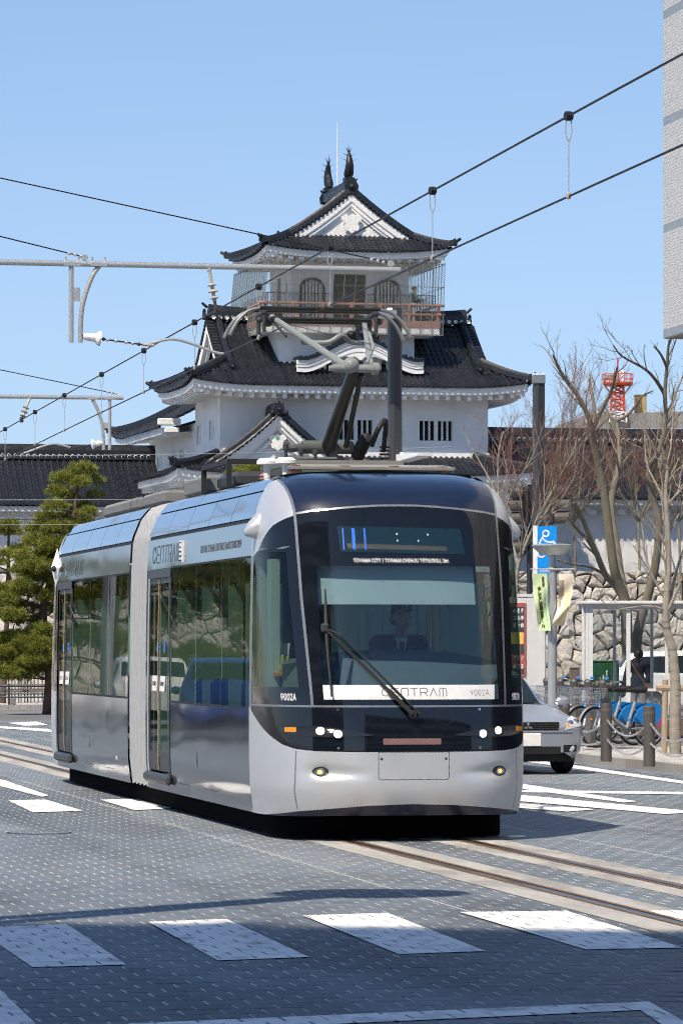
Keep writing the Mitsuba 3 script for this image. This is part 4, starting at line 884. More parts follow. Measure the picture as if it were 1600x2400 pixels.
# destination display behind the dark screen
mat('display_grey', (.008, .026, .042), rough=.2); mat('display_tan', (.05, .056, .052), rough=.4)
disp = put('destination_display', flat([(-.575, 2.785), (.54, 2.765), (.565, 2.535), (-.555, 2.555)], .003, .0015), 'mat_display_grey', tram, tf=wrap)
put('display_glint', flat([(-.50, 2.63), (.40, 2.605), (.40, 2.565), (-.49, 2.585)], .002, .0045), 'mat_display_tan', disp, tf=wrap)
for l, w in ((-.525, .006), (-.435, .014), (-.335, .008)): put('blue_bar', flat(shapely.box(l - w, 2.575, l + w, 2.765), .002, .0045), 'mat_led_blue', disp, tf=wrap)
for l, z in ((-.045, 2.715), (-.045, 2.655), (.145, 2.655), (.235, 2.71)): put('led_dot', flat(shapely.box(l - .005, z - .008, l + .005, z + .008), .002, .0045), 'mat_led_white', disp, tf=wrap)
# lamps
def eye(sg):
    x = np.linspace(0, 1, 25); up = .048 * np.sin(np.pi * x**.7)**.8; dn = -.042 * np.sin(np.pi * x**.62); l = -1.10 + .75 * x; z = .985 - .045 * x
    return np.vstack([np.c_[sg * -l, z + up], np.c_[sg * -l, z + dn][::-1]])
mat('lamp_shell', (.020, .022, .030), rough=.10, spec=.7); mat('chrome', (.62, .62, .62), rough=.12, metal=1.0)
def lit(c, k): return {'type': 'area', 'radiance': rgb([x * k for x in c])}
for sg in (-1, 1):
    e = put('headlamp_housing', flat(eye(sg), .012, .0005, .04), 'mat_lamp_shell', tram, tf=wrap)
    for l, z, r, col in ((.80 if sg < 0 else .77, .978, .031, (1, .80, .50)), (.66 if sg < 0 else .62, .951, .031, (1, .97, .85))):
        th = np.arange(20) * np.pi / 10; c = shapely.Polygon(np.c_[sg * l + r * 1.25 * np.cos(th), z + r * 1.25 * np.sin(th)])
        h = put('headlamp', flat(c.difference(c.buffer(-.007)), .012, .009), 'mat_chrome', e, tf=wrap)
        v, f = MB().disc((0, 0, 0), (0, 0, 1), r, 18).mesh(); v = v + np.array([sg * l, z, .0165]); key = put('lens', (v, f), 'mat_led_white', h, tf=wrap); scene[key]['emitter'] = lit(col, 5.0)
    put('turn_lamp', flat(shapely.box(sg * 1.02 - .035, .970, sg * 1.02 + .035, 1.005).buffer(.004), .014, .003), 'mat_amber', tram, tf=wrap)
    fg = put('fog_lamp', MB(), 'mat_chrome', tram) if False else None
    th = np.arange(24) * np.pi / 12; c = shapely.Polygon(np.c_[sg * .80 + .068 * np.cos(th), .622 + .045 * np.sin(th)]); fg = put('fog_lamp', flat(c, .004, .002), 'mat_dark_steel', tram, tf=wrap)
    c2 = shapely.Polygon(np.c_[sg * .80 + .045 * np.cos(th), .622 + .038 * np.sin(th)]); put('fog_ring', flat(c2.difference(c2.buffer(-.010)), .02, .004), 'mat_chrome', fg, tf=wrap); put('fog_glass', flat(c2.buffer(-.012), .010, .006), 'mat_trim', fg, tf=wrap)
    c3 = shapely.Polygon(np.c_[sg * .80 + .016 * np.cos(th), .624 + .026 * np.sin(th)]); v, f = flat(c3, .004, .017).mesh(); key = put('fog_bulb', (v, f), 'mat_amber', fg, tf=wrap); scene[key]['emitter'] = lit((1, .45, .04), 2.2)
    # rear-view camera pod on the shoulder
    pod = tp('camera_pod', MB().lathe([(.0, .19), (.03, .185), (.075, .13), (.12, .04), (.14, -.04), (.13, -.15), (.08, -.28), (.0, -.38)], (sg * 1.10, 1.36, 2.81), (sg * .92, -.10, -.38), 24), 'silver', smooth=True)
put('reflector_strip', flat(shapely.box(-.268, .868, .232, .905).buffer(.008), .004, .001), 'mat_reflector', tram, tf=wrap)
q = shapely.box(-.318, .552, .315, .80).buffer(.0); q = shapely.box(-.29, .58, .287, .86).buffer(.03).intersection(shapely.box(-1, .3, 1, .797)); put('tow_cover', flat(q.difference(q.buffer(-.006)), .002, .001), 'mat_dark_steel', tram, tf=wrap)
for l in (-.29, .285): put('cover_latch', flat(shapely.Point(l, .735).buffer(.012), .004, .001), 'mat_dark_steel', tram, tf=wrap)
q = shapely.Point(.283, 1.108).buffer(.075); put('round_hatch', flat(q.difference(q.buffer(-.005)), .002, .001), 'mat_rubber', tram, tf=wrap)
for l in (-.66, .60): put('mask_screw', flat(shapely.Point(l, 1.165).buffer(.012), .006, .001), 'mat_chrome', tram, tf=wrap)
for l in (-.66, .60): put('mask_screw', flat(shapely.Point(l, .83).buffer(.010), .006, .001), 'mat_trim', tram, tf=wrap)
for sg in (-1, 1):                             # seams of the bumper
    g = shapely.LineString([(sg * .99, .80), (sg * 1.0, .45), (sg * .97, .29)]).buffer(.004); put('bumper_seam', flat(g, .002, .0005), 'mat_trim', tram, tf=wrap)
# wiper
wip = tp('wiper', MB().lathe([(.0, .05), (.035, .045), (.04, 0), (.04, -.06)], on_nose(-.02, 1.12, .02), (0, -1, .1), 14), 'rubber', smooth=30)
a, j = on_nose(-.02, 1.12, .06), on_nose(-.72, 1.86, .075); tp('wiper_arm', MB().bar(a, j, .030, .022), 'rubber', wip)
tp('wiper_rod', MB().tube([on_nose(.05, 1.115, .05), on_nose(-.60, 1.80, .06), j], .009, 6), 'rubber', wip)
tp('wiper_arm', MB().bar(a + (0, -.006, 0), a * .72 + j * .28 + (0, -.006, 0), .05, .03), 'rubber', wip, smooth=False)
ph_ = np.linspace(-1.45, 1.45, 41); lg = nose(np.zeros(41), ph_) * (.93, 1, 0) + (0, .38, 0); lg = lg[:, :2]; tp('life_guard', MB().grid(np.array([[(a, b, z) for z in (.02, .26)] for a, b in lg])), 'underside_black', smooth=True)  # added curved sheet below the nose, black to stand in for shade
zz = np.linspace(1.27, 2.21, 14); tp('wiper_blade', MB().tube(on_nose(-.70 - .012 * np.sin((zz - 1.27) * 3), zz, .045), np.interp(zz, [1.27, 1.7, 1.86, 2.0, 2.21], [.008, .016, .024, .016, .008]), 6), 'rubber', wip)
tp('wiper_joint', MB().cbox(j, (.07, .05, .08), .015), 'dark_steel', wip)
# body sides
SEC = np.array([(1.165, .215), (1.197, .50), (1.20, 1.16), (1.192, 2.0), (1.18, 2.53), (1.16, 2.86), (1.14, 2.94), (1.06, 3.13), (.955, 3.255), (.85, 3.29)])
def lz(z): return np.interp(z, SEC[:, 1], SEC[:, 0])
def strip(sg, s0, s1, z0, z1, off=0.0, ns=2, nz=None):
    z = np.linspace(z0, z1, nz or max(2, int((z1 - z0) / .12) + 2)); s = np.linspace(s0, s1, ns)
    P = np.stack([np.broadcast_to(sg * (lz(z) + off), (ns, len(z))), np.broadcast_to(s[:, None], (ns, len(z))), np.broadcast_to(z, (ns, len(z)))], -1)
    return MB().grid(P, flip=sg > 0)
def section(s0, s1, d0, d1, panes, sg, lay):
    lo = [(s0, d0 - .06), (d1 + .06, s1)]
    for a, b in lo:
        if b - a > .03: tp('lower_panel', strip(sg, a, b, .215, 1.155), 'mirror_silver', smooth=True)
    tp('letter_band', strip(sg, s0, s1, 2.535, 2.85), 'mirror_silver', smooth=True)
    tp('band_gap', strip(sg, s0, s1, 2.85, 2.885, -.012), 'rubber')
    for i, (a, b) in enumerate(panes): tp('side_window', strip(sg, a, b, 1.165, 2.53, -.006), 'side_glass', smooth=True)
    edges = sorted([s0] + [x for p in panes for x in p] + [d0 - .06, d1 + .06, s1])
    for a, b in zip(edges[::2], edges[1::2]):
        if b - a > .005: tp('window_post', strip(sg, a, b, 1.155, 2.535, .0), 'black_gloss')
    tp('window_seal', strip(sg, s0, d0 - .06, 1.145, 1.168, .003).join(strip(sg, s0, d0 - .06, 2.525, 2.545, .003)) if d0 - s0 > .2 else strip(sg, d1 + .06, s1, 1.145, 1.168, .003), 'rubber')
    # door: frame, two glazed leaves, the coloured edge between them
    dr_ = tp('door', strip(sg, d0 - .06, d0, .40, 2.53, .012).join(strip(sg, d1, d1 + .06, .40, 2.53, .012)).join(strip(sg, d0, d1, 2.44, 2.53, .012)), 'dark_steel')
    m = (d0 + d1) / 2
    for a, b in ((d0, m - .012), (m + .012, d1)):
        lf_ = tp('door_leaf', strip(sg, a, a + .05, .42, 2.44, -.01).join(strip(sg, b - .05, b, .42, 2.44, -.01)).join(strip(sg, a + .05, b - .05, .42, .62, -.01)).join(strip(sg, a + .05, b - .05, 2.38, 2.44, -.01)), 'dark_steel', dr_)
        tp('door_glass', strip(sg, a + .05, b - .05, .62, 2.38, -.014), 'side_glass', dr_, smooth=True)
    tp('door_edge', strip(sg, m - .018, m + .018, .42, 2.42, .006), 'orange_line', dr_)
    tp('door_step', MB().cbox((sg * 1.205, m, .345), (.07, d1 - d0 + .20, .11), .03), 'dark_steel', dr_, smooth=30)
    for a, b in ((d0 - .06, d1 + .06),): tp('sill_panel', strip(sg, a, b, .215, .40), 'mirror_silver')
    # mirror-bright roof panels in two rows
    n = 5; w = (s1 - s0) / n
    for i in range(n):
        for z0, z1 in ((2.89, 3.125), (3.14, 3.27)):
            tp('roof_panel', strip(sg, s0 + i * w + .008, s0 + (i + 1) * w - .008, z0, z1, .0, 3, 6), 'roof_mirror', smooth=True)
    tp('roof_gutter', strip(sg, s0, s1, 2.88, 3.29, -.015), 'rubber', smooth=True)
FRONT = dict(s0=S1, s1=8.2, d0=6.52, d1=8.02, panes=[(1.60, 3.15), (3.22, 4.75), (4.82, 6.40)])
REAR = dict(s0=9.6, s1=16.25, d0=14.72, d1=16.06, panes=[(9.78, 11.25), (11.31, 12.9), (12.96, 14.60)])
for sg in (-1, 1):
    for q, lay in ((FRONT, 0), (REAR, 1)): section(sg=sg, lay=lay, **q)
for s0, s1 in ((S1, 8.2), (9.6, 16.25)):
    x = np.linspace(-.87, .87, 15); z = 3.285 + .04 * (1 - (x / .87)**2); tp('roof_deck', MB().grid(np.array([[(a, s, b) for s in (s0, s1)] for a, b in zip(x, z)]), flip=True), 'roof_grey')
    tp('floor', MB().span((-1.14, s0, .28), (1.14, s1, .36)).span((-.9, s0 - .9 if s0 < 3 else s1, .28), (.9, s0 if s0 < 3 else s1 + .9, .36)), 'interior')
    tp('underframe', MB().span((-1.0, s0 + .1 if s0 < 3 else s0 - 1.2, .02), (1.0, s1 + .2, .275)), 'underside_black')  # underframe block carried down to the road, its black standing in for shade
    tp('ceiling', MB().span((-1.05, s0 + .1, 2.62), (1.05, s1, 2.66)), 'pale_panel')
    for k in (1.6, 5.2):
        for sg in (-1, 1):
            for d in (-.75, .75): tp('wheel', MB().lathe([(.0, .06), (.28, .06), (.30, .05), (.30, -.05), (.28, -.06), (0, -.06)], (sg * .56, s0 + k + d, .30), (1, 0, 0), 20), 'rubber', smooth=30)
# rear cab: the same nose turned round
RV = NV * np.array([1, -1, 1]) + np.array([0, LEN, 0]); RF = NF[:, ::-1]
rp_ = lambda *a: cut(RV, RF, *a)
tp('rear_cab', rp_(lambda l, s, z: 1.2 - z).__class__ and rp_(below(1.16)), 'silver', smooth=True)
tp('rear_glazing', rp_(above(1.16), below(2.56)), 'black_gloss', smooth=True); tp('rear_hood', rp_(above(2.56)), 'silver', smooth=True)
for sg in (-1, 1):
    pod = tp('rear_camera_pod', MB().add(np.array([(sg * l, s, z) for l, s, z in ((1.15, 16.10, 2.72), (1.13, 16.75, 2.72), (1.16, 16.4, 2.98), (1.17, 16.4, 2.44), (1.245, 16.38, 2.73))]), [[0, 2, 4], [2, 1, 4], [1, 3, 4], [3, 0, 4]]), 'white_paint')
    for d, z in ((-.10, .02), (.07, .0)): tp('camera_eye', MB().lathe([(.0, .03), (.03, .03), (.042, .0)], (sg * 1.215, 16.40 + d * 1.3, 2.71), (sg, -.3, 0), 14), 'rubber', pod)
# bellows between the sections
sb = np.linspace(8.2, 9.6, 99); prof = np.vstack([np.c_[SEC[:, 0], SEC[:, 1]], [(.5, 3.32), (0, 3.33)]]); prof = np.vstack([prof, (prof * (-1, 1))[::-1][1:]])
sc = 1 - .004 - .032 * (np.cos((sb - 8.2) / 1.4 * 2 * np.pi * 5) * .5 + .5)**1.5; P = np.stack([prof[None, :, 0] * sc[:, None] + 0 * sb[:, None], sb[:, None] + 0 * prof[None, :, 0], (prof[None, :, 1] - 1.7) * (1 - (1 - sc[:, None]) * .7) + 1.7], -1)
tp('bellows', MB().grid(P), 'bellows_grey', smooth=50)
# lettering on the sides (facing the near side)
def side_plane(s, z, off=.004): return TR((-lz(z) - off, s, z)), -TR.R[:, 1], unit(np.array([0, 0, 1.0]) + TR.R[:, 0] * .055)
mat('faint_ink', (.14, .145, .15), rough=.3, metal=.5)
for s, w, mm in ((7.86, 1.95, 'faint_ink'), (15.9, 2.2, 'faint_ink')):
    o, ex, ey = side_plane(s, 2.60); mb = MB(); g = shapely.union_all([shapely.LineString(l).buffer(.009) for l in name_letters(0, 0, w, .17)]); mb.prism(g, o - TR.R[:, 0] * .002, ex, ey, .002); put('side_name', mb, 'mat_' + mm, tram)
o, ex, ey = side_plane(4.55, 2.635); mb = MB(); lettering(mb, 'CENTRAL TOYAMA / LIGHT RAIL TRANSIT SINCE 2009', .07, o, ex, ey, .002, width=2.4); put('side_lettering', mb, 'mat_faint_ink', tram)
o, ex, ey = side_plane(5.75, 2.56, .0); mb = MB().box(o + ey * .12 - TR.R[:, 0] * .008, (.03, .16, .22), TR.R)
sp_ = put('louvre', mb, 'mat_white_paint', tram)
for k in range(5): put('louvre_slat', MB().box(o + ey * (.03 + .045 * k) - TR.R[:, 0] * .026, (.008, .14, .014), TR.R), 'mat_dark_steel', sp_)
for s in (7.0, 7.55, 15.1, 15.7):
    o, ex, ey = side_plane(s + .18, 1.255, .0); st_k = put('door_sticker', MB().prism(shapely.box(0, 0, .34, .16), o, ex, ey, .004), 'mat_white_vinyl', tram); mb = MB(); lettering(mb, 'ENTRANCE' if s < 9 else 'EXIT', .045, o + ex * .03 + ey * .055, ex, ey, .002, width=.27); put('sticker_lettering', mb, 'mat_ink', st_k)
for s in (6.85, 7.35, 14.95, 15.5):
    o, ex, ey = side_plane(s + .05, 1.66, .0); put('blue_sticker', MB().prism(shapely.box(0, 0, .07, .11), o, ex, ey, .004), 'mat_led_blue', tram)
for s in (4.6, 12.9):
    o, ex, ey = side_plane(s, .62, .006); put('side_marker', MB().prism(shapely.Point(0, 0).buffer(.05), o, ex * .6, ey * 1.6, .01), 'mat_chrome', tram)
for s, z0, w, h in ((10.6, .45, .2, .22), (9.85, .38, .17, .28)):
    o, ex, ey = side_plane(s, z0, .004); put('side_label', MB().prism(shapely.box(0, 0, w * .5, h), o, ex, ey, .004), 'mat_white_vinyl', tram)
for a, b in ((5.9, 5.2), (4.3, 3.5), (13.5, 12.6), (11.8, 10.9)):
    o, ex, ey = side_plane(a, .33, .001); put('skirt_slot', MB().prism(shapely.box(0, 0, a - b, .012), o, ex, ey, .003), 'mat_rubber', tram)
# interior seen through the glass
dash = tp('dashboard', MB().add(np.array([(l, s, z) for l in np.linspace(-1.02, 1.02, 15) for s, z in ((.42 + .30 * abs(l)**3, 1.25), (.55 + .28 * abs(l)**3, 1.42 - .04 * abs(l)), (.80, 1.66 - .10 * l * l), (1.02, 1.69 - .10 * l * l), (1.08, 1.0))]),
     np.vstack([[[i * 5 + j, i * 5 + j + 1, i * 5 + j + 6, i * 5 + j + 5] for j in range(4)] for i in range(14)])), 'interior', smooth=40)
tp('sun_blind', MB().grid(np.array([[on_nose(l, z) + (0, .12, 0) for z in np.linspace(2.09, 2.45, 5)] for l in np.linspace(-.75, .66, 12)]), flip=True), 'pale_panel', smooth=True)
tp('cab_bulkhead', MB().span((-1.1, 2.42, .36), (-.28, 2.46, 2.6)).span((.62, 2.42, .36), (1.1, 2.46, 1.3)).span((-.28, 2.42, 2.2), (1.1, 2.46, 2.6)), 'dark_steel')
tp('driver_seat', MB().cbox((.22, 1.98, 1.25), (.48, .12, .75), .04).cbox((.22, 1.75, .95), (.48, .46, .12), .04).span((.15, 1.7, .36), (.3, 1.85, .9)), 'seat_blue')
tp('cab_inner_post', MB().span((-1.12, 1.40, 1.2), (-1.04, 1.56, 2.6)).span((1.04, 1.40, 1.2), (1.12, 1.56, 2.6)).span((-1.10, .95, 1.22), (-1.02, 1.15, 2.5)), 'pale_panel')
for s0, n in ((2.7, 4), (10.0, 5)):
    for i in range(n):
        for sg in (-1, 1):
            s = s0 + i * .92; tp('seat', MB().cbox((sg * .82, s, .80), (.44, .42, .12), .03).cbox((sg * .82, s + .22, 1.10), (.44, .1, .6), .04).span((sg * .82 - .15, s - .15, .36), (sg * .82 + .15, s + .15, .75)), 'seat_blue')
for s in (2.6, 3.2, 4.2, 4.8, 5.7, 6.45, 8.1, 9.75, 11.0, 11.9, 12.9, 13.8, 14.65, 16.1):
    for sg in (-1, 1): tp('grab_pole', MB().tube([(sg * .58, s, .36), (sg * .58, s, 2.62)], .018, 8), 'green_pole')
for s in (6.42, 8.12, 14.62, 16.16, 4.78, 3.18, 2.2, 11.28, 12.93, 9.75):
    for sg in (-1, 1): tp('draught_screen', MB().span((sg * (.94 if s in (3.18, 11.28, 12.93) else .78), s - .012, .55), (sg * 1.12, s + .012, 2.3)), 'green_pole')
for sg in (-1, 1): tp('grab_rail', MB().tube([(sg * .55, 2.6, 2.2), (sg * .55, 16, 2.2)], .016, 6), 'green_pole')
# roof gear
def roofbox(name, l0, l1, s0, s1, z0, z1, m, ch=.05): return tp(name, MB().cbox(((l0 + l1) / 2, (s0 + s1) / 2, (z0 + z1) / 2), (l1 - l0, s1 - s0, z1 - z0), ch), m)
roofbox('roof_box', -.80, .80, 6.7, 8.1, 3.31, 3.50, 'roof_grey', .03); roofbox('roof_box', -.78, .78, 9.75, 11.4, 3.31, 3.46, 'roof_grey', .03); roofbox('roof_box', -.76, .76, 11.9, 15.0, 3.31, 3.47, 'roof_grey', .04)
fr2 = tp('roof_frame', MB(), 'rubber') if False else None
k = tp('open_frame', MB().bar((-.82, 5.0, 3.56), (-.82, 6.6, 3.56), .05, .05).bar((-.82, 5.0, 3.3), (-.82, 5.0, 3.58), .05, .05).bar((-.82, 6.6, 3.3), (-.82, 6.6, 3.58), .05, .05).bar((-.82, 5.0, 3.56), (.82, 5.0, 3.56), .05, .05).bar((.82, 5.0, 3.3), (.82, 5.0, 3.58), .05, .05), 'rubber')
roofbox('roof_box', -.72, .72, 5.3, 6.4, 3.31, 3.48, 'dark_steel', .05)
plate = tp('front_roof_plate', MB().add(np.array([(-.78, 1.95, 3.375), (.80, 1.95, 3.375), (.80, 2.45, 3.42), (-.62, 2.45, 3.42), (-.78, 1.95, 3.35), (.80, 1.95, 3.35), (.80, 2.45, 3.39), (-.62, 2.45, 3.39)]), [[0, 1, 2, 3], [4, 7, 6, 5], [0, 4, 5, 1], [1, 5, 6, 2], [2, 6, 7, 3], [3, 7, 4, 0]]).span((-.62, 2.45, 3.39), (.42, 3.0, 3.46)), 'plate_grey')
for l in (-.68, -.22, .24, .70): tp('plate_foot', MB().lathe([(.05, 0), (.06, .04), (.04, .08), (.05, .1)], (l, 2.05, 3.29), (0, 0, 1), 12), 'insulator_red', plate)
for l, s in ((-.86, 2.55), (-.72, 2.35)): tp('antenna', MB().lathe([(.0, .22), (.07, .215), (.10, .19), (.10, .16), (.035, .15), (.03, .0)], (l, s, 3.26), (0, 0, 1), 16), 'white_paint', smooth=30)
# pantograph
pan = tp('pantograph', MB().bar((-.55, 3.4, 3.47), (.55, 3.4, 3.47), .06, .045).bar((-.55, 4.7, 3.47), (.55, 4.7, 3.47), .06, .045).bar((-.5, 3.4, 3.47), (-.5, 4.7, 3.47), .05, .045).bar((.5, 3.4, 3.47), (.5, 4.7, 3.47), .05, .045), 'gear_grey')
for l in (-.5, .5):
    for s in (3.4, 4.7): tp('base_insulator', MB().lathe([(.035, 0)] + [(r, .015 + .016 * i) for i in range(9) for r in ((.07,) if i % 2 else (.045,))] + [(.035, .17)], (l, s, 3.28), (0, 0, 1), 12), 'insulator_red', pan, smooth=30)
knee = np.array([-.02, 2.62, 4.33]); tp('lower_arm', MB().tube([(.0, 4.05, 3.66), knee], [.075, .056], 12), 'olive_black', pan, smooth=30)
tp('control_rod', MB().tube([(.14, 3.85, 3.66), knee + (.08, .05, -.05)], .026, 8), 'olive_black', pan)
tp('pivot', MB().tube([(-.26, 4.05, 3.66), (.26, 4.05, 3.66)], .065, 12).tube([(-.26, 4.05, 3.66), (-.42, 4.0, 3.64)], .04, 10), 'gear_grey', pan, smooth=30)
tp('air_bellows', MB().lathe([(0, -.01), (.04, 0)] + [(.055 + .014 * math.cos(i * 1.57), .03 * i) for i in range(14)] + [(.05, .42), (0, .43)], (.26, 3.85, 3.58), (0, -.8, .30), 14), 'rubber', pan, smooth=40)
tp('air_hose', MB().tube(smooth_curve([(.28, 3.3, 3.64), (.34, 3.2, 3.82), (.42, 3.3, 3.87), (.44, 3.5, 3.6)], 14), .026, 8), 'rubber', pan)
for c_, s_ in (((-.40, 3.95, 3.53), (.24, .3, .08)), ((.45, 4.4, 3.53), (.3, .35, .09)), ((-.25, 3.3, 3.51), (.4, .1, .04))): tp('gear_box', MB().cbox(c_, s_, .02), 'gear_grey', pan)
for i in range(5): tp('spring', MB().lathe([(.05, 0), (.06, .012), (.05, .024)], (.50, 3.72, 3.50 + .035 * i), (0, 0, 1), 12), 'dark_steel', pan)
for l, s, h in ((-.55, 3.3, .20), (-.30, 3.1, .12), (-.40, 3.3, .15)): tp('arrester', MB().lathe([(.016, 0), (.016, h * .6), (.03, h * .62), (.03, h * .9), (.01, h)], (l, s, 3.47), (0, 0, 1), 10), 'dark_steel', pan)
tp('knee_joint', MB().tube([knee + (-.20, 0, 0), knee + (.22, 0, 0)], .04, 12).sphere(knee + (-.03, 0, .03), .078, 2).tube([knee + (.17, 0, 0), knee + (.23, 0, 0)], .058, 12).tube([knee + (-.24, 0, 0), knee + (-.16, 0, 0)], .028, 10), 'grey_paint', pan, smooth=35)
hd = 4.62; hz = 4.99
tp('upper_arm', MB().tube([knee + (-.08, 0, .02), (-.46, hd - .02, hz - .02)], [.036, .028], 10), 'grey_paint', pan, smooth=30)
tp('upper_arm', MB().tube([knee + (.16, 0, .02), (.47, hd - .02, hz - .06)], [.030, .026], 10), 'grey_paint', pan, smooth=30)
tp('guide_rod', MB().tube([knee + (.12, 0, .05), (.30, 3.3, 4.58), (.40, 4.0, 4.78)], .016, 8), 'grey_paint', pan)
tp('cross_stay', MB().tube(smooth_curve([(-.30, 3.8, 4.66), (-.08, 3.6, 4.65), (.05, 3.6, 4.72), (.16, 3.7, 4.66), (.36, 3.85, 4.66)], 16), .024, 8), 'grey_paint', pan)
tp('stay_wire', MB().tube([(-.42, hd, hz - .06), (.30, 3.4, 4.62)], .004, 4), 'dark_steel', pan)
head = tp('collector_head', MB().tube([(-.50, hd - .16, hz - .05), (.50, hd - .16, hz - .05)], .020, 8).tube([(-.50, hd + .16, hz - .05), (.50, hd + .16, hz - .05)], .020, 8), 'olive_black', pan)
for s in (-.16, .16):
    tp('contact_strip', MB().cbox((0, hd + s, hz + .055), (1.22, .040, .034), .010), 'olive_black', head)
    for sg in (-1, 1): tp('horn', MB().tube(smooth_curve([(sg * .60, hd + s, hz + .055), (sg * .72, hd + s, hz + .02), (sg * .82, hd + s * 1.05, hz - .07), (sg * .89, hd + s * 1.1, hz - .19), (sg * .90, hd + s * 1.1, hz - .22)], 14), .018, 8), 'trim', head, smooth=40)
for sg in (-1, 1):
    tp('head_carrier', MB().cbox((sg * .56, hd, hz + .01), (.06, .38, .05), .015).tube([(sg * .56, hd - .16, hz - .18), (sg * .56, hd - .16, hz + .03)], .020, 8).tube([(sg * .56, hd + .16, hz - .18), (sg * .56, hd + .16, hz + .03)], .020, 8).cbox((sg * .50, hd, hz - .07), (.09, .12, .09), .02).sphere((sg * .60, hd - .12, hz - .06), .035, 1), 'dark_steel', head, smooth=False)
    tp('link_rod', MB().tube([(sg * .47, hd - .05, hz - .05), (sg * .40, hd - .5, hz - .25)], .014, 6), 'dark_steel', head)
# things lying on the dashboard
mat('toy_orange', (.70, .28, .02), rough=.6); mat('toy_yellow', (.65, .55, .08), rough=.7); mat('leaf_green', (.07, .28, .05), rough=.6)
def dash_item(name, mb, m, label, cat): k_ = put(name, mb, 'mat_' + m, tf=TR); tag(k_, label, cat)
dash_item('orange_box', MB().cbox((-1.0, .98, 1.47), (.16, .30, .05), .012), 'toy_orange', 'flat orange box lying inside the left cab window of the tram', 'box')
dash_item('yellow_glove', MB().add(*(lambda t: (np.array(t.vertices), t.faces))(blob([((-.99, .95, 1.53), .035, (-.95, 1.0, 1.54), .03), ((-1.0, .93, 1.54), .02, (-1.0, .92, 1.63), .014), ((-.96, .95, 1.54), .02, (-.95, .93, 1.62), .013), ((-1.02, .99, 1.53), .02, (-1.05, 1.0, 1.58), .012)], .02))), 'toy_yellow', 'yellow work glove lying on the orange box in the cab window', 'glove')
dash_item('green_ruler', MB().bar((-1.09, 1.05, 1.64), (-.97, .92, 1.56), .03, .012), 'leaf_green', 'thin green stick leaning in the left cab window', 'stick')
dash_item('leaflet', MB().prism([(0, 0), (.09, .02), (.11, .17), (.02, .16)], (-1.0, 1.1, 1.58), (.8, -.6, 0), (0, 0, 1), .004).prism([(0, 0), (.07, .01), (.05, .15), (-.03, .13)], (-.97, 1.08, 1.58), (.9, -.3, 0), (0, .1, 1), .004), 'white_vinyl', 'white leaflets standing in the left cab window of the tram', 'leaflet')
# the driver
def driver():
    d = thing('person', 'driver in dark uniform, peaked cap, white shirt and tie sitting behind the windscreen', 'person'); B = lambda *a: TR(np.array(a, float))
    f = TR.R @ np.array([.25, -1, -.08]); hc = B(.22, 1.58, 1.99); hb, P = head_parts(hc, f, (0, 0, 1))
    sh = [B(.22 + s * .19, 1.72, 1.74) for s in (-1, 1)]; el = [B(.22 + s * .27, 1.55, 1.46) for s in (-1, 1)]; wr = [B(.22 + s * .20, 1.28, 1.52) for s in (-1, 1)]
    torso = [(B(.22, 1.74, 1.66), .115, B(.22, 1.80, 1.15), .14), (sh[0], .075, sh[1], .075), (B(.12, 1.76, 1.2), .12, B(.32, 1.76, 1.2), .12)]
    arms = [q for i in (0, 1) for q in ((sh[i], .062, el[i], .05), (el[i], .048, wr[i], .034))]
    legs = [q for s in (-1, 1) for q in ((B(.22 + s * .1, 1.75, 1.08), .095, B(.22 + s * .12, 1.32, 1.05), .07), (B(.22 + s * .12, 1.32, 1.05), .065, B(.22 + s * .12, 1.25, .50), .045))]
    bones = hb + [(P(-.01, 0, -.08), .055, B(.22, 1.70, 1.74), .06)] + torso + arms + legs + sum([hand_bones(wr[i], TR.R @ np.array([0, -1, .0]), (0, 0, -1)) for i in (0, 1)], [])
    put('body', blob(bones, .025), 'mat_skin', d, smooth=True)
    put('jacket', blob([(a, ra + .014, b, rb + .014) for a, ra, b, rb in torso + arms], .035), 'mat_navy_cloth', d, smooth=True)
    put('trousers', blob([(a, ra + .012, b, rb + .012) for a, ra, b, rb in legs], .05), 'mat_navy_cloth', d, smooth=True)
    face(P, d)
    n = TR.R @ np.array([0, -1, 0]); r = TR.R[:, 0]; c = B(.22, 1.585, 1.70)
    put('shirt_front', MB().prism([(-.055, .10), (.055, .10), (.01, -.14), (-.01, -.14)], c + n * .0, r, unit((0, 0, 1) + n * .0), .02), 'mat_shirt', d)
    put('tie', MB().prism([(-.018, .06), (.018, .06), (.026, -.13), (0, -.16), (-.026, -.13)], c + n * .012, r, (0, 0, 1), .01), 'mat_tie', d)
    put('hair', blob([(P(-.03, 0, .03), .096, P(-.01, 0, .05), .092), (P(-.05, .05, -.03), .05, P(-.05, -.05, -.03), .05)], .03), 'mat_hair', d, smooth=True)
    cap = MB().lathe([(.0, .14), (.10, .145), (.128, .125), (.13, .11), (.098, .07), (.098, .04), (.0, .04)], P(-.005, 0, .045), unit(np.array([0, 0, 1.]) + f * .05), 24); cap.add(np.array([P(a, b, .075 - .25 * max(a - .07, 0)) for a, b in ((.07, -.085), (.07, .085), (.135, .06), (.155, 0), (.135, -.06))]), [[0, 1, 2], [0, 2, 3], [0, 3, 4]])
    put('peaked_cap', cap, 'mat_navy_cloth', d); put('cap_badge', MB().disc(P(.105, 0, .11), f, .016, 8), 'mat_trim', d)
driver()
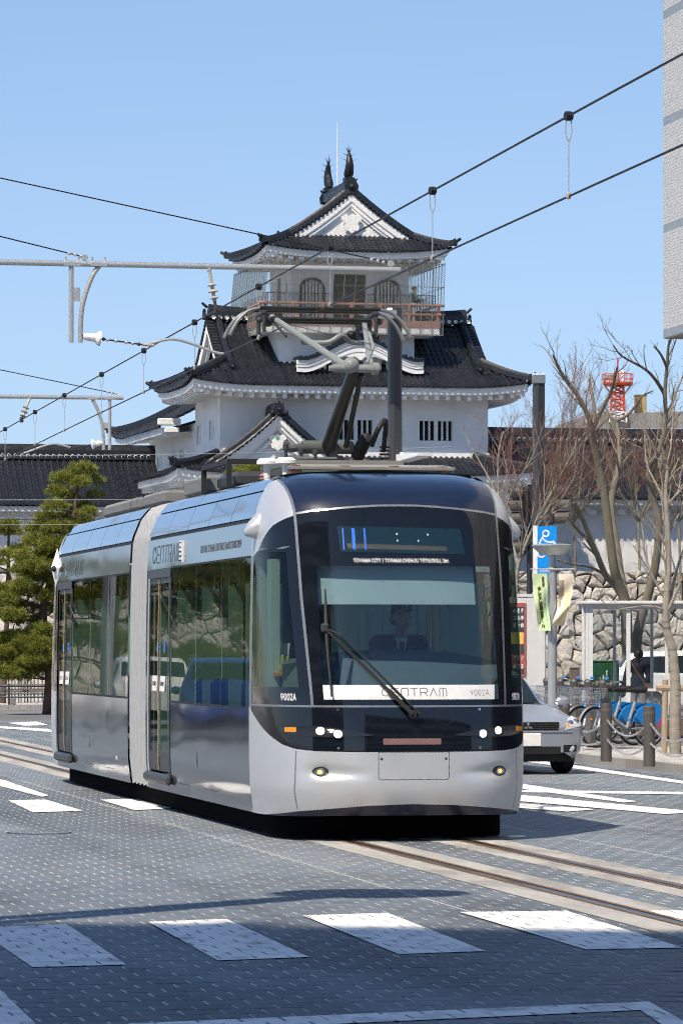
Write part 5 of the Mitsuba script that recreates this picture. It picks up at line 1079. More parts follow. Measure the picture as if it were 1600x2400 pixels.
# ------------------------------------------------------------------ trees
def bark(p, n, uv):
    v = .8 + .5 * fbm(p.x * 7, p.y * 7, p.z * 2.2, 3); return mix(C(.15, .13, .10), C(.25, .225, .165), noise(p.x * 3, p.y * 3, p.z * .8)) * v
mat('bark', proc(bark), rough=.9, spec=.2)
mat('twig', (.19, .175, .165), rough=.85, spec=.2); mat('red_twig', (.19, .105, .085), rough=.85, spec=.2); mat('pale_twig', (.26, .21, .16), rough=.85, spec=.2)
def pale_bark(p, n, uv):
    v = .25 + .12 * noise(p.x * 3, p.y * 3, p.z * 14) - .14 * smoothstep(.7, .85, noise(p.x * 5, p.y * 5, p.z * 22)); return C(v, v * .91, v * .78)
mat('pale_bark', proc(pale_bark), rough=.85)
def grow(stems, rng, levels, up=.25, first=.25, ratio=.55, dens=(5.0, 4.0, 3.5), spread=.75, rmin=.0035, wob=.09, bare=(), first0=None, cap=2.6):
    out = {k: MB() for k in range(levels + 1)}; queue = [(np.asarray(p, float), r0, r1, 0) for p, r0, r1 in stems]
    while queue:
        P, r0, r1, lv = queue.pop(); L = np.linalg.norm(np.diff(P, axis=0), axis=1).sum(); m = len(P)
        out[lv].tube(P, np.linspace(r0, r1, m), (10, 6, 4, 3, 3)[lv], caps=False)
        if lv >= levels or (lv == 0 and r0 in bare): continue
        n = max(1, int(round(L * dens[min(lv, len(dens) - 1)] * rng.uniform(.8, 1.2))))
        for i in range(n):
            f0 = first0 if lv == 0 and first0 is not None else first; t = f0 + (1 - f0) * (i + rng.random()) / n; x = t * (m - 1); j = min(int(x), m - 2); o = P[j] + (P[j + 1] - P[j]) * (x - j); d = unit(P[j + 1] - P[j])
            a = rng.normal(size=3); a = unit(a - d * (a @ d)); ang = rng.uniform(.45, 1.0) * spread; q = unit(d * math.cos(ang) + a * math.sin(ang) + np.array([0, 0, up]))
            l = min(L * ratio, cap) * rng.uniform(.45, 1.1) * (1.15 - .45 * t); l = max(l, .10); k = (6, 5, 4, 3)[min(lv, 3)]; pts = [o]; dd = q
            for _ in range(k): dd = unit(dd + rng.normal(size=3) * wob * 1.6 + np.array([0, 0, up * .25])); pts.append(pts[-1] + dd * l / k)
            rr = max((r0 + (r1 - r0) * t) * rng.uniform(.30, .52), rmin); queue.append((np.array(pts), rr, max(rr * .35, rmin * .7), lv + 1))
    return out
def stem_px(px, Ys, r0, r1, n=14): return (smooth_curve([at(x, y, Y) for (x, y), Y in zip(px, np.linspace(Ys[0], Ys[1], len(px)))], n), r0, r1)
def bare_tree(label, stems, seed, levels=3, cat='tree', barkm='mat_bark', twigm='mat_twig', name='bare_tree', **kw):
    t = thing(name, label, cat); out = grow(stems, np.random.default_rng(seed), levels, **kw)
    for P, r0, r1 in stems: put('trunk' if P is stems[0][0] else 'limb', MB().tube(P, np.linspace(r0, r1, len(P)), 10), barkm, t, smooth=True)
    tag(put('branches', out[1], barkm, t, smooth=True), kind='stuff'); mb = MB()
    for k in range(2, levels + 1): mb.join(out[k])
    tag(put('twigs', mb, twigm, t), kind='stuff'); return t
YB = 122
bare_tree('large bare tree with several forking trunks rising behind the bus shelter', [
    stem_px([(1474, 1700), (1470, 1540), (1465, 1416), (1446, 1360), (1434, 1305), (1417, 1167), (1402, 1090), (1388, 1032), (1380, 981), (1351, 923), (1316, 875), (1296, 832)], (YB, YB - 4), .20, .035, 26),
    stem_px([(1388, 1032), (1391, 952), (1383, 905), (1381, 877)], (YB - 1.6, YB), .07, .03), stem_px([(1386, 1015), (1402, 975), (1431, 918), (1440, 885), (1446, 860)], (YB - 2, YB - 4), .08, .03),
    stem_px([(1466, 1420), (1452, 1340), (1446, 1290), (1431, 1182), (1448, 1096), (1451, 1038), (1443, 987)], (YB + .3, YB + 2), .15, .06, 20), stem_px([(1443, 987), (1420, 968), (1402, 960)], (YB + 2, YB + 2.5), .05, .03, 8), stem_px([(1443, 987), (1470, 972), (1489, 950), (1503, 929), (1530, 915)], (YB + 2, YB + 1), .05, .02),
    stem_px([(1466, 1410), (1440, 1370), (1418, 1347), (1395, 1291), (1362, 1210), (1345, 1180), (1328, 1150)], (YB - .3, YB - 4), .12, .045, 18), stem_px([(1405, 1315), (1380, 1270), (1351, 1239), (1322, 1202)], (YB - 1.6, YB - 3), .07, .03), stem_px([(1418, 1347), (1380, 1328), (1340, 1322), (1305, 1312)], (YB - 1, YB - 4), .05, .02)],
    21, levels=4, dens=(1.7, 3.8, 4.8, 4.4), ratio=.40, up=.20, rmin=.0044, first0=.45, cap=1.7)
bare_tree('tall bare tree with a leaning dark trunk, its crown under the grey building', [
    stem_px([(1484, 1640), (1492, 1499), (1503, 1443), (1520, 1388), (1534, 1333), (1541, 1278), (1543, 1210), (1521, 1139), (1523, 1090), (1546, 1053), (1560, 981), (1557, 923), (1563, 852), (1566, 809), (1575, 789)], (YB + .4, YB - 3), .17, .03, 30),
    stem_px([(1557, 923), (1535, 889), (1509, 863), (1457, 834), (1437, 809)], (YB - 2, YB - 5), .06, .02), stem_px([(1562, 860), (1548, 830), (1532, 811)], (YB - 2.5, YB - 3.5), .045, .025, 8), stem_px([(1545, 1100), (1556, 1010), (1580, 930), (1600, 880)], (YB - 1, YB + 2), .07, .025),
    stem_px([(1541, 1240), (1570, 1180), (1610, 1120)], (YB - .5, YB + 2), .06, .025, 9)],
    22, levels=4, dens=(1.7, 3.8, 4.8, 4.4), ratio=.40, up=.20, rmin=.0044, first0=.45, cap=1.7)
for i, (px, py, Y, hh, sd, lb) in enumerate(((1255, 1290, 132, 3.6, 31, 'reddish bare cherry tree beside the tall square lamp post, in front of the gallery'), (1345, 1300, 136, 3.6, 32, 'reddish bare cherry tree left of the big forking trunk'), (1495, 1300, 134, 3.6, 33, 'reddish bare cherry tree between the two big trunks'), (1590, 1290, 131, 3.8, 34, 'reddish bare cherry tree at the right edge against the dark gallery roof'))):
    Y = 157.3 + .1 * i; b = at(px, 1222, Y); b0 = np.array([b[0], Y, 4.7]); rg = np.random.default_rng(sd); sts = [(smooth_curve([b0, b * (1, 1, .5) + (.1, 0, 0), b], 8), .071, .05)]
    for k in range(6): a = k * 1.05 + rg.uniform(0, .6); d = np.array([math.cos(a), math.sin(a), 0]); sts.append((smooth_curve([b, b + d * .6 + (0, 0, .8), b + d * 1.15 + (0, 0, 1.7), b + d * 1.7 + (0, 0, 3.2 + rg.uniform(-.3, .5))], 9), .05, .014))
    bare_tree(lb, sts, sd, levels=3, twigm='mat_red_twig', barkm='mat_bark', dens=(2.8, 5.4, 6.0), ratio=.5, up=.15, rmin=.0048, first=.2, bare=(.071,))
YT = 84
bare_tree('young pale bare tree close beside the front of the tram, before the traffic signals', [
    stem_px([(1196, 1740), (1203, 1560), (1210, 1360), (1221, 1305), (1243, 1250), (1265, 1205), (1311, 1119), (1334, 1076), (1351, 1038)], (YT, YT - 1), .055, .012, 22),
    stem_px([(1215, 1330), (1196, 1260), (1172, 1190), (1167, 1153), (1167, 1067), (1179, 1010)], (YT, YT + 1), .035, .009, 14), stem_px([(1180, 1210), (1203, 1140), (1240, 1085), (1262, 1030), (1270, 1000)], (YT, YT - 1), .022, .007, 12), stem_px([(1172, 1190), (1150, 1130), (1120, 1075), (1095, 1030)], (YT, YT + .5), .02, .006, 10), stem_px([(1250, 1235), (1290, 1205), (1340, 1180), (1400, 1150), (1440, 1130)], (YT, YT - .6), .018, .006, 10)],
    41, levels=3, twigm='mat_red_twig', barkm='mat_pale_bark', dens=(5.0, 8, 7), ratio=.40, up=.2, rmin=.0028, first=.3)
ytree = bare_tree('young pale bare tree tied to wooden stakes at the right edge of the pavement', [
    stem_px([(1583, 1789), (1581, 1700), (1582, 1609), (1575, 1526), (1561, 1471), (1560, 1416), (1566, 1333), (1565, 1250), (1559, 1153), (1563, 1100), (1548, 1040)], (59.4, 59.0), .095, .014, 30),
    stem_px([(1561, 1440), (1575, 1380), (1590, 1320), (1612, 1260)], (59.2, 59.6), .035, .012), stem_px([(1562, 1430), (1520, 1420), (1470, 1425), (1430, 1428), (1400, 1395)], (59.2, 58.7), .016, .005, 12), stem_px([(1566, 1330), (1545, 1290), (1525, 1240), (1490, 1205)], (59.2, 58.8), .022, .006, 10),
    stem_px([(1564, 1250), (1585, 1190), (1594, 1120), (1605, 1060)], (59.2, 59.8), .020, .006), stem_px([(1560, 1180), (1535, 1130), (1515, 1085), (1510, 1020)], (59.2, 59.5), .02, .006), ],
    42, levels=3, twigm='mat_pale_twig', barkm='mat_pale_bark', dens=(3.2, 7, 6), ratio=.36, up=.2, rmin=.0024, first=.35, first0=.45)
mat('stake_wood', (.36, .28, .20), rough=.85)
o = gnd(1583, 1789)
for dx, dy in ((-.16, -.05), (.17, .02), (0, .30)): put('stake', MB().tube([o + (dx * 1.1, dy * 1.1, 0), o + (dx, dy, 1.24)], .045, 8), 'mat_stake_wood', ytree, smooth=30)
put('cross_stake', MB().tube([o + (-.30, -.09, 1.12), o + (.30, -.03, 1.10)], .045, 8), 'mat_stake_wood', ytree, smooth=30)
# pines: pads of needle tufts on crooked limbs
def needle(p, n, uv): return mix(mix(C(.11, .15, .026), C(.23, .245, .04), uv.x), C(.36, .32, .055), smoothstep(.5, .95, uv.y) * .85)
scene['mat_needles'] = two({'type': 'principled', 'base_color': proc(needle), 'roughness': .5, 'specular': .35})
def pine_bark(p, n, uv): return mix(C(.075, .055, .045), C(.16, .11, .085), fbm(p.x * 6, p.y * 6, p.z * 3, 3))
mat('pine_bark', proc(pine_bark), rough=.95, spec=.1)
def pine(label, trunk, pads, seed, tufts=1500.0, name='pine_tree', nl=.13):
    t = thing(name, label, 'tree'); rng = np.random.default_rng(seed); P, r0, r1 = trunk; put('trunk', MB().tube(P, np.linspace(r0, r1, len(P)), 9), 'mat_pine_bark', t, smooth=True)
    br = MB(); V, U = [], []
    for c, rad, hgt in pads:
        j = np.argmin(np.abs(P[:, 2] - (c[2] - rad * .35)) + .3 * np.linalg.norm(P - c, axis=1)); a = P[j]; mid = (a + c) / 2 + rng.normal(size=3) * .06 + (0, 0, .05); br.tube(smooth_curve([a, mid, c - (0, 0, hgt * .4)], 7), np.linspace(max(.018, rad * .07), .012, 7), 5)
        n = int(tufts * rad * rad); d = rng.normal(size=(n, 3)); d /= np.linalg.norm(d, axis=1, keepdims=True); d[:, 2] = np.abs(d[:, 2]) * np.where(rng.random(n) < .8, 1, -.55)
        q = c + d * np.array([rad, rad, hgt]) * (rng.uniform(.55, 1.05, n)**.6)[:, None] + rng.normal(size=(n, 3)) * .025
        q += .10 * rad * np.stack([np.sin(q[:, 1] * 21), np.sin(q[:, 0] * 19), np.sin(q[:, 0] * 23 + q[:, 1] * 17)], 1)
        ax = d * (1, 1, .5) + np.array([0, 0, .75]) + rng.normal(size=(n, 3)) * .25; ax /= np.linalg.norm(ax, axis=1, keepdims=True); k = 13
        e = ax[:, None] + rng.normal(size=(n, k, 3)) * .55; e /= np.linalg.norm(e, axis=2, keepdims=True); l = nl * rng.uniform(.7, 1.15, (n, k, 1)); w = np.cross(e, rng.normal(size=(n, k, 3))); w /= np.maximum(np.linalg.norm(w, axis=2, keepdims=True), 1e-6)
        o = q[:, None] + 0 * e; tri = np.stack([o - w * .0055, o + w * .0055, o + e * l], 2).reshape(-1, 3); V.append(tri)
        u = np.repeat(np.c_[rng.random(n), np.clip(rng.normal(.45, .25, n), 0, 1)], k * 3, 0); U.append(u)
    put('limbs', br, 'mat_pine_bark', t, smooth=True); V = np.vstack(V); U = np.vstack(U); f = np.arange(len(V)).reshape(-1, 3)
    key = num(t + '__needles'); scene[key] = mikit.ply((V, f), 'mat_needles', uv=U); tag(key, kind='stuff')
YP = 104.0; k_ = YP / F
def pads_px(rows, rng, Y=YP): return [(at(x, y, Y + rng.uniform(-.7, .7)), w * Y / F, max(h, 5) * Y / F) for x, y, w, h in rows]
rg = np.random.default_rng(77)
rows = [(193, 1104, 32, 15), (160, 1124, 40, 14), (222, 1130, 20, 14), (190, 1134, 22, 14), (135, 1155, 25, 14), (225, 1163, 20, 13), (155, 1165, 26, 12), (130, 1190, 28, 15), (193, 1192, 28, 14), (205, 1203, 20, 12), (110, 1218, 30, 15), (160, 1220, 34, 15), (100, 1243, 40, 15), (140, 1240, 40, 15), (185, 1226, 34, 13), (90, 1272, 38, 16), (130, 1278, 40, 16), (170, 1260, 30, 14)]
for i in range(56):
    y = rg.uniform(1290, 1585); lo, hi = np.interp(y, [1290, 1330, 1370, 1420, 1500, 1560, 1590], [60, 40, 10, -30, -40, -15, 20]), 160
    rows.append((rg.uniform(lo, hi), y, rg.uniform(22, 42), rg.uniform(10, 16)))
pine('large layered pine tree standing behind the railing at the left, left of the tram', (smooth_curve([at(112, 1680, YP + .3), at(118, 1560, YP), at(100, 1440, YP + .2), at(130, 1330, YP), at(165, 1240, YP - .1), at(178, 1170, YP), at(190, 1100, YP)], 26), .16, .025), pads_px(rows, rg), 51, 2300)
rows2 = [(20, 1232, 26, 10), (8, 1245, 26, 11), (34, 1250, 20, 8), (-20, 1240, 30, 12), (45, 1290, 26, 9), (10, 1300, 24, 9), (0, 1320, 20, 8), (58, 1318, 20, 8), (-30, 1290, 30, 12), (-40, 1340, 34, 14)]
pine('small pine with a thin dark trunk at the left edge, higher than the large one', (smooth_curve([at(5, 1690, 116), at(14, 1500, 116), at(19, 1350, 116), at(20, 1290, 116), at(20, 1236, 116)], 16), .09, .03), pads_px(rows2, rg, 116), 52, 2300)
rows3 = [(x + rg.uniform(-8, 8), y, rg.uniform(18, 26), 11) for x, y in ((575, 1104), (600, 1100), (630, 1104), (555, 1112), (650, 1108), (615, 1120), (585, 1124))]
pine('top of a pine tree just showing above the tram roof beside the round aerials', (smooth_curve([at(600, 1640, 128), at(604, 1300, 128), at(600, 1112, 128)], 10), .12, .03), pads_px(rows3, rg, 128), 53, 2300)
rows4 = [(-1060 - 55 * i + rg.uniform(-70, 70), rg.uniform(1230, 1560), rg.uniform(30, 62), rg.uniform(18, 46)) for i in range(26) for _ in range(6)]
for g in range(3): pine(('bushy pine standing left of the view, mirrored in the tram windows', 'second bushy pine left of the view, mirrored in the tram windows', 'third bushy pine left of the view, mirrored in the tram windows')[g], (smooth_curve([at(-1300 - 400 * g, 1680, 112), at(-1290 - 400 * g, 1240, 112)], 8), .14, .04), [(c, r, h) for c, r, h in pads_px(rows4, rg, 112) if abs((c[0] / 112 * F + 800) - (-1300 - 400 * g)) < 240], 60 + g, 1200)
# ------------------------------------------------------------------ overhead line
mat('galvanised', (.52, .54, .55), rough=.38, metal=.55); mat('wire', (.045, .042, .04), rough=.4, metal=.6); mat('pale_wire', (.35, .37, .40), rough=.5)
mat('porcelain', (.42, .38, .32), rough=.3); mat('black_rubber', (.012, .012, .013), rough=.5)
def on_track(x, y, l): return None
def trk(s, z, l=0.0): return TR((l, s, z))
def px_on_track(x, l=0.0):                     # distance along the track at which the line x = l of the track shows in photo column x
    k = (x - 800) / F; a, b = TR((l, 0, 0)), TR.R[:, 1]; return (k * a[1] - a[0]) / (b[0] - k * b[1])
def wire_z(x, y, l=0.0): s = px_on_track(x, l); p = trk(s, 0, l); return s, H + (HOR - y) / F * p[1]
cw = [wire_z(*q) for q in ((1600, 342), (1330, 462), (1015, 597), (653, 770), (525, 827), (337, 923), (0, 1082))]
mwp = [wire_z(*q) for q in ((1600, 124), (1332, 276), (1013, 453), (773, 578), (606, 661), (522, 704), (456, 748), (337, 829), (238, 888), (151, 934), (82, 964), (10, 1000))]
cs, cz = np.array(cw).T; ms, mz = np.array(mwp).T
czf = lambda s: 5.06 + .0 * s; k2 = np.polyfit(cs, cz, 2); czf = lambda s: np.polyval(k2, np.clip(s, -8, 36)); k3 = np.polyfit(ms, mz, 2); mzf = lambda s: np.polyval(k3, np.clip(s, -8, 36))
ss = np.linspace(-45, 75, 61)
key = put('contact_wire', MB().tube([trk(s, float(czf(s))) for s in ss], .0085, 6), 'mat_wire'); tag(key, 'lower of the two tram wires that climb from the left to the right edge', 'wire')
key = put('messenger_wire', MB().tube([trk(s, float(mzf(s))) for s in ss], .009, 6), 'mat_wire'); tag(key, 'upper tram wire carrying round black clamps, climbing to the right edge', 'wire')
cols = (1332, 1013, 773, 606, 456, 337, 238, 151, 82, 12)
words_ = ('against plain sky right of the castle', 'beside the right corner of the top roof', 'in front of the castle top roof', 'left of the castle balcony', 'above the left end of the main ridge', 'left of the castle under the first arm', 'above the second support arm', 'left of the second bracket', 'close to the second insulator', 'at the left edge of the picture')
for x, w in zip(cols, words_):
    s = px_on_track(x); a, b = trk(s, float(mzf(s))), trk(s, float(czf(s)))
    d = thing('dropper', f'thin dropper wire with a round black clamp, {w}', 'dropper', 'droppers between the two tram wires')
    put('clamp', MB().lathe([(0, -.028), (.034, -.026), (.036, 0), (.034, .026), (0, .028)], a, TR.R[:, 0] + TR.R[:, 1] * .2, 14), 'mat_black_rubber', d, smooth=40)
    put('wire_loop', MB().tube(smooth_curve([a + (-.018, 0, -.03), a + (-.022, 0, -.12), a + (0, 0, -.19), a + (.022, 0, -.12), a + (.018, 0, -.03)], 13), .0045, 5), 'mat_pale_wire', d)
    put('wire', MB().tube([a + (0, 0, -.17), b + (0, 0, .02)], .0042, 5), 'mat_pale_wire', d); put('end_clip', MB().cbox(b + (0, 0, .005), (.03, .045, .05), .008, TR.R), 'mat_porcelain', d)
def support(px_tube_y, s, l_end, l_pole, z0, z1, flip, label, lb2):
    c = thing('support_arm', label, 'support arm'); l0, l1 = l_pole, l_end
    Z = lambda l: z0 + (z1 - z0) * (l - l0) / (l1 - l0)
    put('tube', MB().tube([trk(s, Z(l0), l0), trk(s, Z(l1), l1)], .034, 12), 'mat_galvanised', c, smooth=30)
    put('pole', MB().tube([trk(s, 0, l0 - .15), trk(s, 7.6, l0 - .15)], [.13, .10], 14), 'mat_galvanised', c, smooth=30)
    return c, Z
def arm_x(px, s):                              # photo column on the arm -> x across the track
    k = (px - 800) / F; a, b = TR((0, s, 0)), TR.R[:, 0]; return (k * a[1] - a[0]) / (b[0] - k * b[1])
def arm_z(py, l, s): return H + (HOR - py) / F * trk(s, 0, l)[1]
S1_ = px_on_track(505); la, lb = arm_x(0, S1_), arm_x(937, S1_); za, zb2 = arm_z(613.5, la, S1_), arm_z(632, lb, S1_)
c1, Z1 = support(None, S1_, lb, -8.0, za + (zb2 - za) * (-8.0 - la) / (lb - la), zb2, False, 'silver tubular support arm crossing in front of the castle tower', '')
def rod(name, pts, r, par, m='galvanised', n=10, curve=0): put(name, MB().tube(smooth_curve(pts, curve) if curve else pts, r, n), 'mat_' + m, par, smooth=35)
la, lb = arm_x(167, S1_), arm_x(250, S1_); Zt = lambda px: Z1(arm_x(px, S1_))
zb_ = arm_z(802, la, S1_)
rod('drop_tube', [trk(S1_, Zt(167), la), trk(S1_, zb_, la)], .029, c1)
l2 = arm_x(188, S1_); rod('curved_tube', [trk(S1_, Zt(236), arm_x(236, S1_)), trk(S1_, Zt(225) - .16, arm_x(214, S1_)), trk(S1_, arm_z(720, l2, S1_), arm_x(192, S1_)), trk(S1_, zb_, l2)], .029, c1, curve=18)
put('gusset', MB().span((la + .02, S1_ - .01, arm_z(705, la, S1_)), (l2, S1_ + .01, arm_z(673, la, S1_))), 'mat_galvanised', c1, tf=TR)
for a, b in ((150, 188), (212, 250)): put('clamp_plate', MB().span((arm_x(a, S1_), S1_ - .05, Zt(a) - .028), (arm_x(b, S1_), S1_ + .05, Zt(a) + .01)), 'mat_galvanised', c1, tf=TR); [put('bolt', MB().tube([trk(S1_, Zt(q) - .02, arm_x(q, S1_)), trk(S1_, Zt(q) + .08, arm_x(q, S1_))], .012, 6), 'mat_galvanised', c1) for q in (a + 4, b - 4)]
put('stay_eye', MB().lathe([(0, -.02), (.035, -.02), (.035, .02), (0, .02)], trk(S1_, Zt(200) + .07, arm_x(199, S1_)), TR.R[:, 1], 12), 'mat_galvanised', c1); put('stay_eye', MB().lathe([(0, -.02), (.04, -.02), (.04, .02), (0, .02)], trk(S1_, Zt(915) + .07, arm_x(915, S1_)), TR.R[:, 1], 12), 'mat_galvanised', c1)
def insulator_string(s, Zf, p0, p1, par):      # disc insulators between the arm and the upper wire
    a, b = np.array(p0), np.array(p1); d = unit(b - a); L = np.linalg.norm(b - a); put('hanger', MB().tube([a, a + d * .14], .02, 8).cbox(a + d * .03, (.05, .05, .07), .01), 'mat_galvanised', par)
    put('insulator', MB().lathe([(.02, .10), (.018, .2), (.058, .225), (.022, .235), (.02, .27), (.060, .30), (.022, .31), (.02, .35), (.056, .375), (.022, .385), (.025, L - .12), (.02, L - .1)], a, d, 18), 'mat_porcelain', par, smooth=25)
    put('clevis', MB().tube([a + d * (L - .14), b], .018, 8).cbox(b, (.06, .06, .09), .012), 'mat_dark_steel', par)
lm = arm_x(489, S1_); insulator_string(S1_, None, trk(S1_, Zt(489), lm), trk(S1_ - .05, float(mzf(S1_)), .0), c1)
zr_ = arm_z(787, arm_x(215, S1_), S1_); q0 = trk(S1_, zr_, arm_x(190, S1_)); q1 = trk(S1_, zr_ - .02, arm_x(222, S1_)); ax = unit(q1 - q0)
put('strut_insulator', MB().lathe([(.03, 0), (.045, .05), (.045, .10), (.05, .15), (.085, .19), (.085, .205), (.02, .2)], q0 + ax * .02, ax, 16).lathe([(0, .16), (.055, .17), (.085, .20), (.055, .19), (0, .23)], q0, ax, 16), 'mat_white_paint', c1, smooth=30)
e0 = q0 + ax * .22; e1 = trk(S1_, arm_z(807, arm_x(330, S1_), S1_), arm_x(333, S1_)); put('link', MB().tube([e0, e1], .010, 6), 'mat_black_rubber', c1)
for t in (.08, .18, .38, .62, .78, .92): put('link_joint', MB().sphere(e0 + (e1 - e0) * t, .022, 1), 'mat_galvanised' if int(t * 100) % 4 else 'mat_dark_steel', c1)
put('brass_ferrule', MB().tube([e1 + ax * .0, e1 + ax * .14 + (0, 0, .012)], .017, 8), 'mat_porcelain', c1)
def cpx(x, y, ds=0.0): l = arm_x(x, S1_); return trk(S1_ + ds, arm_z(y, l, S1_), l)
rod('steady_arm', [cpx(352, 805), cpx(385, 796), cpx(412, 795), cpx(450, 805), cpx(500, 824), cpx(524, 829)], .017, c1, curve=20)
st_pole = trk(S1_, 8.6, -9.0)
def stay(name, a, b, label): k = put(name, MB().tube([a, b], .008, 5), 'mat_wire'); tag(k, label, 'wire')
def stay_px(name, x0, y0, x1, y1, s, label):   # straight stay through two photo points in the plane of the arm
    a = trk(s, arm_z(y0, arm_x(x0, s), s), arm_x(x0, s)); b = trk(s, arm_z(y1, arm_x(x1, s), s), arm_x(x1, s)); stay(name, b + (a - b) * (1 + (x0 + 700) / (x1 - x0)), b, label); return a, b
a, b = stay_px('stay_wire', 0, 416, 908, 614, S1_, 'stay wire sloping down from the upper left to the tip of the first support arm')
for t in (.60, .66, .72): pass
for x in (870, 885, 898): put('strain_clip', MB().sphere(trk(S1_, arm_z(414 + (614 - 414) * x / 908 + 2, arm_x(x, S1_), S1_), arm_x(x, S1_)), .022, 1), 'mat_galvanised', c1)
stay_px('stay_wire', 0, 553, 195, 601, S1_, 'short stay wire from the left edge to the first bracket of the support arm')
for x in (162, 176, 190): put('strain_clip', MB().sphere(trk(S1_, arm_z(553 + 48 * x / 195, arm_x(x, S1_), S1_), arm_x(x, S1_)), .022, 1), 'mat_galvanised', c1)
# second support, 20 m further on
S2_ = px_on_track(49) + .0; c2 = thing('support_arm', 'second silver support arm farther along the line, at the left edge', 'support arm')
X2 = lambda px: arm_x(px, S2_)
def p2(x, y): l = X2(x); return trk(S2_, arm_z(y, l, S2_), l)
put('tube', MB().tube([p2(-500, 923), p2(289, 932)], .034, 12), 'mat_galvanised', c2, smooth=30); put('pole', MB().tube([p2(-500, 923) * (1, 1, 0), p2(-500, 923) * (1, 1, 1.25)], .11, 12), 'mat_galvanised', c2)
rod('drop_tube', [p2(257, 932), p2(257, 1054)], .029, c2); rod('curved_tube', [p2(215, 932), p2(231, 965), p2(240, 1000), p2(243, 1054)], .029, c2, curve=14); put('gusset', MB().add(np.array([p2(243, 990), p2(256, 990), p2(256, 1003), p2(243, 1003)]), [[0, 1, 2], [0, 2, 3]]), 'mat_galvanised', c2)
for a in (205, 246): put('clamp_plate', MB().bar(p2(a, 931) + (0, 0, -.01), p2(a + 24, 932) + (0, 0, -.01), .1, .04), 'mat_galvanised', c2)
insulator_string(S2_, None, p2(72, 927), trk(S2_ - .1, float(mzf(S2_)), .0), c2)
q0, q1 = p2(240, 1038), p2(216, 1041); ax = unit(q1 - q0); put('strut_insulator', MB().lathe([(.03, 0), (.045, .05), (.05, .12), (.085, .16), (.085, .175), (0, .2)], q0, ax, 14), 'mat_white_paint', c2, smooth=30)
put('link', MB().tube([q1, p2(172, 1049)], .011, 6), 'mat_black_rubber', c2); rod('steady_arm', [p2(165, 1048), p2(130, 1040), p2(105, 1044), p2(80, 1053), p2(55, 1062)], .017, c2, curve=14)
stay_px('stay_wire', 0, 866, 270, 922, S2_, 'stay wire running down to the second support arm at the left')
for x in (252, 262, 272): put('strain_clip', MB().sphere(p2(x, 866 + 56 * x / 270), .022, 1), 'mat_galvanised', c2)
for i, (y0, y1, x1, Y, m, lb_) in enumerate(((1067, 1053, 560, 88, 'pale_wire', 'thin pale wire across the left roof just below its ridge'), (1168, 1163, 520, 88, 'pale_wire', 'thin pale wire across the left roof near its eave'), (1215, 1205, 500, 90, 'wire', 'thin dark wire across the white wall below the left roof'), (1227, 1219, 420, 86, 'pale_wire', 'thin pale wire across the white wall, lowest on the left'))):
    a, b = at(-300, y0 + 2, Y), at(x1 + 500, y1 - 6, Y + 3); P = np.linspace(0, 1, 15)[:, None]; k = put('thin_wire', MB().tube(a + (b - a) * P - np.array([0, 0, .25]) * (P * (1 - P)), .007, 5), 'mat_' + m); tag(k, lb_, 'wire')
# ------------------------------------------------------------------ street furniture
mat('dark_pole', (.055, .06, .068), rough=.4, metal=.3); mat('lamp_white', (.72, .74, .76), rough=.35); mat('silver_pole', (.48, .50, .52), rough=.35, metal=.5)
mat('sign_blue', (.0, .27, .82), rough=.4); mat('banner_green', (.50, .63, .36), rough=.8); mat('banner_cream', (.70, .64, .54), rough=.8); mat('banner_brown', (.36, .27, .23), rough=.8); mat('banner_yellow', (.66, .58, .28), rough=.8); mat('teal_ink', (.16, .45, .40), rough=.7); mat('dark_ink', (.04, .045, .02), rough=.7)
mat('booth_grey', (.60, .61, .63), rough=.4); mat('poster_red', (.42, .09, .08), rough=.5); mat('poster_dark', (.05, .055, .06), rough=.5); mat('poster_yellow', (.72, .52, .10), rough=.5)
mat('bollard', (.085, .078, .076), rough=.5); mat('brown_box', (.135, .095, .085), rough=.6); mat('cabinet_green', (.006, .075, .02), rough=.4); mat('lock_yellow', (.75, .36, .02), rough=.4); mat('frame_white', (.66, .68, .70), rough=.35); mat('bench_grey', (.11, .11, .115), rough=.5)
def square_pole(x, ytop, Y, w, label, segs=()):
    c = at(x, ytop, Y); t = thing('lamp_post', label, 'lamp post'); h = c[2]; w2 = w / 2
    poly = np.array([(-w2, -w2 * .55), (-w2 * .55, -w2), (w2 * .55, -w2), (w2, -w2 * .55), (w2, w2 * .55), (w2 * .55, w2), (-w2 * .55, w2), (-w2, w2 * .55)])
    R = rot_z(.35); m = MB(); V = np.vstack([np.c_[poly @ R[:2, :2].T, np.full(8, z)] + (c[0], Y, 0) for z in (0, h)]); f = [[i, (i + 1) % 8, (i + 1) % 8 + 8, i + 8] for i in range(8)]
    m.add(V, f); m.add(V[8:], [[0, j, j + 1] for j in range(1, 7)]); put('post', m, 'mat_dark_pole', t)
    for z in segs: put('joint_ring', MB().lathe([(w * .52, -.01), (w * .545, 0), (w * .52, .01)], (c[0], Y, z), (0, 0, 1), 16), 'mat_dark_pole', t)
    return t, c
Yp = 74; lp, c = square_pole(925, 722, Yp, .235, 'tall dark square lamp post rising behind the tram roof in front of the castle', (at(925, 1020, Yp)[2],))
